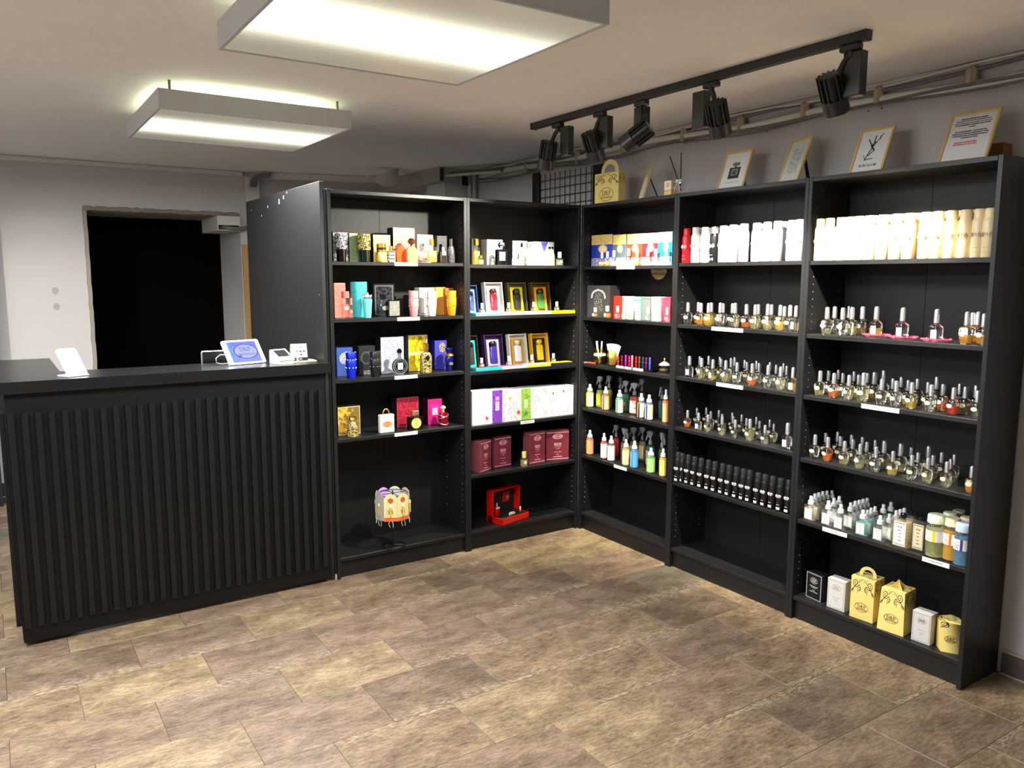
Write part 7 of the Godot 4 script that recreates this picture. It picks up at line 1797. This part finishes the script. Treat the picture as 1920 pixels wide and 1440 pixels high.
	var marks := printed("payment marks", 96, 96, func(u: float, v: float) -> Color:
		if v > 0.80: return Color(0.05, 0.05, 0.06) if not (absf(u - 0.36) < 0.06 and absf(v - 0.9) < 0.055) and not (absf(v - 0.9) < 0.02 and u > 0.48 and u < 0.66) else Color(0.93, 0.92, 0.88)
		var inks := [Color(0.62, 0.62, 0.60), Color(0.75, 0.74, 0.7), Color(0.55, 0.56, 0.58), Color(0.70, 0.70, 0.62), Color(0.45, 0.60, 0.50), Color(0.80, 0.28, 0.22), Color(0.25, 0.25, 0.27), Color(0.35, 0.36, 0.42), Color(0.72, 0.70, 0.66), Color(0.82, 0.70, 0.68), Color(0.2, 0.2, 0.22), Color(0.7, 0.7, 0.7)]
		var gx := int((u - 0.1) / 0.2)
		var gy := int((v - 0.14) / 0.2)
		if u > 0.1 and u < 0.9 and v > 0.14 and v < 0.74 and gx < 4 and gy < 3:
			var fx := fmod(u - 0.1, 0.2) / 0.2
			var fy := fmod(v - 0.14, 0.2) / 0.2
			if fx > 0.2 and fx < 0.8 and fy > 0.25 and fy < 0.75 and n2(u * 30.0, v * 30.0) > -0.4: return inks[(gx + gy * 4) % 12]
		return Color(0.92, 0.90, 0.84))
	part(cs, "tray", box(Vector3(0.125, 0.006, 0.085), 0.001), col(Color(0.90, 0.86, 0.68), 0.5), Vector3(0.012, 0, 0.0))
	part(cs, "front_leaf", box(Vector3(0.082, 0.088, 0.0015), 0), marks, Vector3(-0.008, 0.006, 0.026), Vector3(-0.22, 0, 0))
	part(cs, "back_leaf", box(Vector3(0.082, 0.090, 0.0015), 0), col(Color(0.90, 0.88, 0.80), 0.5), Vector3(-0.008, 0.006, -0.022), Vector3(0.31, 0, 0))
	# dark monitor behind the counter top
	var mo := thing("monitor", "dark screen with a silver rim behind the tablet", "monitor", Vector3(-2.03, 0.6406, -0.36), 0.0)
	part(mo, "foot", box(Vector3(0.16, 0.012, 0.06), 0.003), col(Color(0.05, 0.05, 0.05), 0.4))
	part(mo, "stand", box(Vector3(0.04, 0.36, 0.02), 0.003), col(Color(0.05, 0.05, 0.05), 0.4), Vector3(0, 0.012, -0.012))
	part(mo, "screen", box(Vector3(0.24, 0.20, 0.016), 0.003), col(Color(0.03, 0.035, 0.035), 0.3), Vector3(0, 0.368, 0.0))
	part(mo, "silver_rim", box(Vector3(0.246, 0.006, 0.018), 0.002), silver(), Vector3(0, 0.566, 0))
	part(mo, "silver_rim", box(Vector3(0.005, 0.20, 0.018), 0.002), silver(), Vector3(-0.122, 0.368, 0))

# ---------- cables, ducts and wall things ----------
func services() -> void:
	bookcase("black bookcase against the back wall past the counter end", Vector3(-3.45, 0, -2.565), 0, [1.66, 1.34, 1.06, 0.78, 0.48, 0.11], [], [])
	var duct := mat("white duct", Color(0.80, 0.79, 0.76), 0.5)
	var grey := mat("grey cable", Color(0.42, 0.41, 0.40), 0.6)
	var t := thing("cable_duct", "white plastic cable duct along the back wall ceiling", "cable duct", Vector3(-3.1, 2.392, -2.835))
	part(t, "duct", box(Vector3(3.7, 0.036, 0.03), 0.002), duct)
	part(t, "duct_lid", box(Vector3(3.7, 0.02, 0.004), 0.001), duct, Vector3(0, 0.008, 0.0165))
	t = thing("cable_duct", "white upright cable duct right of the doorway", "cable duct", Vector3(-1.172, 1.99, -2.832))
	part(t, "duct", box(Vector3(0.105, 0.40, 0.035), 0.002), duct)
	part(t, "duct_lid", box(Vector3(0.092, 0.40, 0.004), 0.001), duct, Vector3(0.004, 0, 0.019))
	t = thing("cable_duct", "white ceiling cable duct behind the partition board", "cable duct", Vector3(-0.52, 2.382, -2.62), -0.27)
	part(t, "duct", box(Vector3(1.25, 0.046, 0.06), 0.002), duct)
	part(t, "duct_lid", box(Vector3(1.25, 0.004, 0.05), 0.001), duct, Vector3(0, -0.004, 0))
	t = thing("cable_loop", "bundle of grey cables bending between two ceiling ducts", "cable", Vector3(-1.18, 2.36, -2.72))
	for k in 4:
		var o := k * 0.014
		part(t, "cable", tube([Vector3(-0.02 + o, -0.05, -0.07), Vector3(-0.015 + o, 0.0, -0.06), Vector3(0.01 + o * 0.6, 0.035 - o * 0.3, -0.03), Vector3(0.06, 0.045 - o * 0.5, 0.02 - o), Vector3(0.11, 0.045 - o * 0.5, 0.06 - o)], 0.008, 8), grey)
	# short trunking through the door reveal
	t = thing("cable_duct", "grey cable duct box at the top corner of the doorway", "cable duct", Vector3(-1.385, 1.955, -3.05))
	for s in [-1, 1]: part(t, "trunk_wall", box(Vector3(0.006, 0.115, 0.55), 0.001), duct, Vector3(s * 0.085, 0, 0))
	for y in [0.0, 0.109]: part(t, "trunk_wall", box(Vector3(0.17, 0.006, 0.55), 0.001), duct, Vector3(0, y, 0))
	part(t, "trunk_cap", box(Vector3(0.164, 0.07, 0.004), 0.001), duct, Vector3(0, 0.042, 0.274))
	part(t, "cable", tube([Vector3(-0.06, 0.03, 0.10), Vector3(-0.03, 0.025, 0.26), Vector3(0.03, 0.015, 0.285), Vector3(0.11, 0.02, 0.262), Vector3(0.16, 0.035, 0.25)], 0.016, 10), grey)
	# board leaning right of the doorway
	var b := thing("fibre_board", "brown fibre board leaning on the wall by the doorway", "board", Vector3(-1.03, 0.0, -2.79), 0)
	part(b, "board", box(Vector3(0.5, 1.845, 0.016), 0.001), mat("fibre board", Color(0.70, 0.55, 0.33), 0.7), Vector3.ZERO, Vector3(-0.012, 0, 0))
	part(b, "top_edge", box(Vector3(0.5, 0.004, 0.017), 0), col(Color(0.75, 0.66, 0.5), 0.7), Vector3(0, 1.846, -0.022))
	# bundle along the right wall
	var pipe := thing("conduit_bundle", "white conduit and grey cables taped along the wall top", "cable", Vector3(0.262, 2.36, 0.4))
	var run := []
	for i in 27:
		var z := -2.0 + i * 0.2
		run.append(Vector3(0.0 + 0.004 * sin(i * 1.7), 0.008 + 0.012 * sin(i * 0.9) - (0.022 if z > 0.6 else 0.0) * smoothstep(0.2, 0.9, z), z))
	part(pipe, "conduit", tube(run, 0.0185, 12), duct)
	for k in 4:
		var line := []
		for i in 53:
			var z := -2.0 + i * 0.1
			line.append(Vector3(-0.002 + 0.005 * sin(i * 0.7 + k * 2.0) - (0.014 if k > 1 else 0.0), [0.036, 0.050, -0.018, -0.030][k] + 0.010 * sin(i * 0.5 + k * 1.3) - 0.012 * absf(sin(i * 0.31)) * float(k > 1), z))
		part(pipe, "cable", tube(line, [0.008, 0.006, 0.007, 0.005][k], 7), grey if k != 1 else duct)
	for z in [-1.35, -0.75, -0.3, 0.2, 0.6, 0.985, 1.36, 1.75]:
		part(pipe, "tape_band", box(Vector3(0.050, 0.088, 0.045), 0.016), mat("beige tape", Color(0.66, 0.61, 0.50), 0.35), Vector3(0.0, -0.036, z - 0.4 + 0.38))
	part(pipe, "ceiling_strip", box(Vector3(0.012, 0.02, 5.2), 0.002), duct, Vector3(0.018, 0.048, 0.6))
	# open channel and dome near the back corner
	var ch := thing("ceiling_channel", "grey open-ended ceiling channel with cables coming out", "cable duct", Vector3(0.01, 2.318, -2.26))
	var cm := mat("channel grey", Color(0.62, 0.61, 0.57), 0.6)
	part(ch, "left_wall", box(Vector3(0.006, 0.112, 1.16), 0.001), cm, Vector3(-0.075, 0, 0))
	part(ch, "floor_wall", box(Vector3(0.15, 0.006, 1.16), 0.001), cm)
	for k in 3: part(ch, "cable", tube([Vector3(-0.02 + k * 0.02, 0.045 + k * 0.012, 0.2), Vector3(0.0 + k * 0.02, 0.05 + k * 0.012, 0.58), Vector3(0.10 + k * 0.02, 0.055 + k * 0.008, 0.72), Vector3(0.22 + k * 0.01, 0.05 + k * 0.014, 1.0)], 0.011, 8), grey if k > 0 else duct)
	var dome := thing("ceiling_dome", "unlit white bowl lamp on the ceiling behind bookcases", "ceiling lamp", Vector3(-0.33, 2.2985, -2.05))
	part(dome, "bowl", lathe("", [Vector2(0, 0), Vector2(0.05, 0.006), Vector2(0.09, 0.03), Vector2(0.112, 0.066), Vector2(0.114, 0.078), Vector2(0.085, 0.082), Vector2(0, 0.082)], 28), mat("milk glass", Color(0.72, 0.71, 0.67), 0.4))
	part(dome, "rose", cyl(0.082, 0.05, 28, 0.003), duct, Vector3(0, 0.0815, 0))
	part(dome, "stem", tube([Vector3(-0.10, 0.07, 0.02), Vector3(-0.20, 0.052, 0.06)], 0.008, 8), duct)
	# column, dark alarm box, upright pipes on the wall past the corner
	var cl := structure("trim_1", "grey wall pier behind the corner bookcases", "pier")
	part(cl, "pier", box(Vector3(0.3, CEIL, 0.3), 0.001), mats["wallpaper"], Vector3(0.142, 0, -1.86))
	for q in [[0.245, 0.03, 0.42], [0.205, 0.022, 0.33]]:
		var up := thing("upright_duct", "white upright duct beside the black wire grid" if q[1] > 0.025 else "shorter white upright duct beside the taller one", "cable duct", Vector3(q[0], 1.99, -1.69))
		part(up, "duct", box(Vector3(q[1], q[2], 0.02), 0.002), duct)
		part(up, "duct_lid", box(Vector3(q[1] * 0.8, q[2], 0.003), 0.001), duct, Vector3(0, 0, 0.0112))
	var al := thing("alarm_box", "small black box with a pale rim high on the pier", "box", Vector3(0.155, 2.292, -1.69))
	part(al, "rim", box(Vector3(0.07, 0.09, 0.02), 0.006), cm)
	part(al, "face", box(Vector3(0.055, 0.074, 0.006), 0.002), col(Color(0.04, 0.045, 0.06), 0.3), Vector3(0.004, 0.008, 0.0105))
	# black wire grid on the right wall
	var gr := thing("wire_grid", "black wire grid panel between two posts on the wall", "wire grid", Vector3(0.279, 1.6, -0.515))
	var blk := mat("black wire", Color(0.03, 0.03, 0.03), 0.3)
	part(gr, "post", box(Vector3(0.02, 0.72, 0.075), 0.002), blk, Vector3(0, 0, -0.36))
	part(gr, "post", box(Vector3(0.02, 0.70, 0.095), 0.002), blk, Vector3(0, 0, 0.33))
	for i in 11: part(gr, "wire", box(Vector3(0.004, 0.70, 0.0042), 0), blk, Vector3(-0.004, 0, -0.30 + i * 0.0565))
	for i in 12: part(gr, "wire", box(Vector3(0.004, 0.0042, 0.62), 0), blk, Vector3(-0.008, 0.02 + i * 0.0575, -0.01))
	# screw holes in the wallpaper
	for q in [[1259, 238, 0.289], [1273, 246, 0.289], [1420, 238, 0.289], [1438, 247, 0.289], [1628, 208, 0.289], [1653, 203, 0.289], [1897, 151, 0.289]]:
		var p := hit(q[0], q[1], 0, 0.289)
		part(get_node("wall_right"), "screw_hole", oval(0.0038, 0.0038, 0.0008, 8), col(Color(0.12, 0.11, 0.11), 0.7), Vector3(0.2899, p.y, p.z), Vector3(0, -PI / 2, 0))

func _ready() -> void:
	stage()
	light_boxes()
	spot_track()
	room()
	var w := 0.8
	bookcase("black bookcase beside the counter holding boxed perfumes", Vector3(-1.2, 0, 0), 0, [1.664, 1.374, 1.061, 0.75, 0.11], [[[740, 783]], [[745, 787]], [[740, 783]], [[740, 783]]], [1])
	bookcase("black bookcase in the corner holding burgundy boxes", Vector3(-0.4, 0, 0), 0, [1.656, 1.367, 1.052, 0.735, 0.447, 0.11], [null, null, null, [[976, 1002]]], [1])
	bookcase("black bookcase in the corner holding trigger spray bottles", Vector3(0, 0, 0.4), -PI / 2, [1.652, 1.345, 1.059, 0.784, 0.483, 0.11], [[[1156, 1190]], null, null, null, [[1151, 1175]]], [-1])
	bookcase("black bookcase holding a row of black spray cans", Vector3(0, 0, 1.2), -PI / 2, [1.661, 1.34, 1.062, 0.787, 0.484, 0.11], [null, [[1334, 1393]], [[1343, 1393]]], [-1])
	bookcase("black bookcase at the row's end holding yellow gift boxes", Vector3(0, 0, 2.0), -PI / 2, [1.659, 1.336, 1.06, 0.771, 0.483, 0.111], [null, null, [[1615, 1686]], null, [[1542, 1588], [1729, 1780]]], [-1])
	counter()
	services()
	goods_a1()
	goods_a2()
	goods_b1()
	goods_b2()
	goods_b3()
	on_top()
	on_counter()
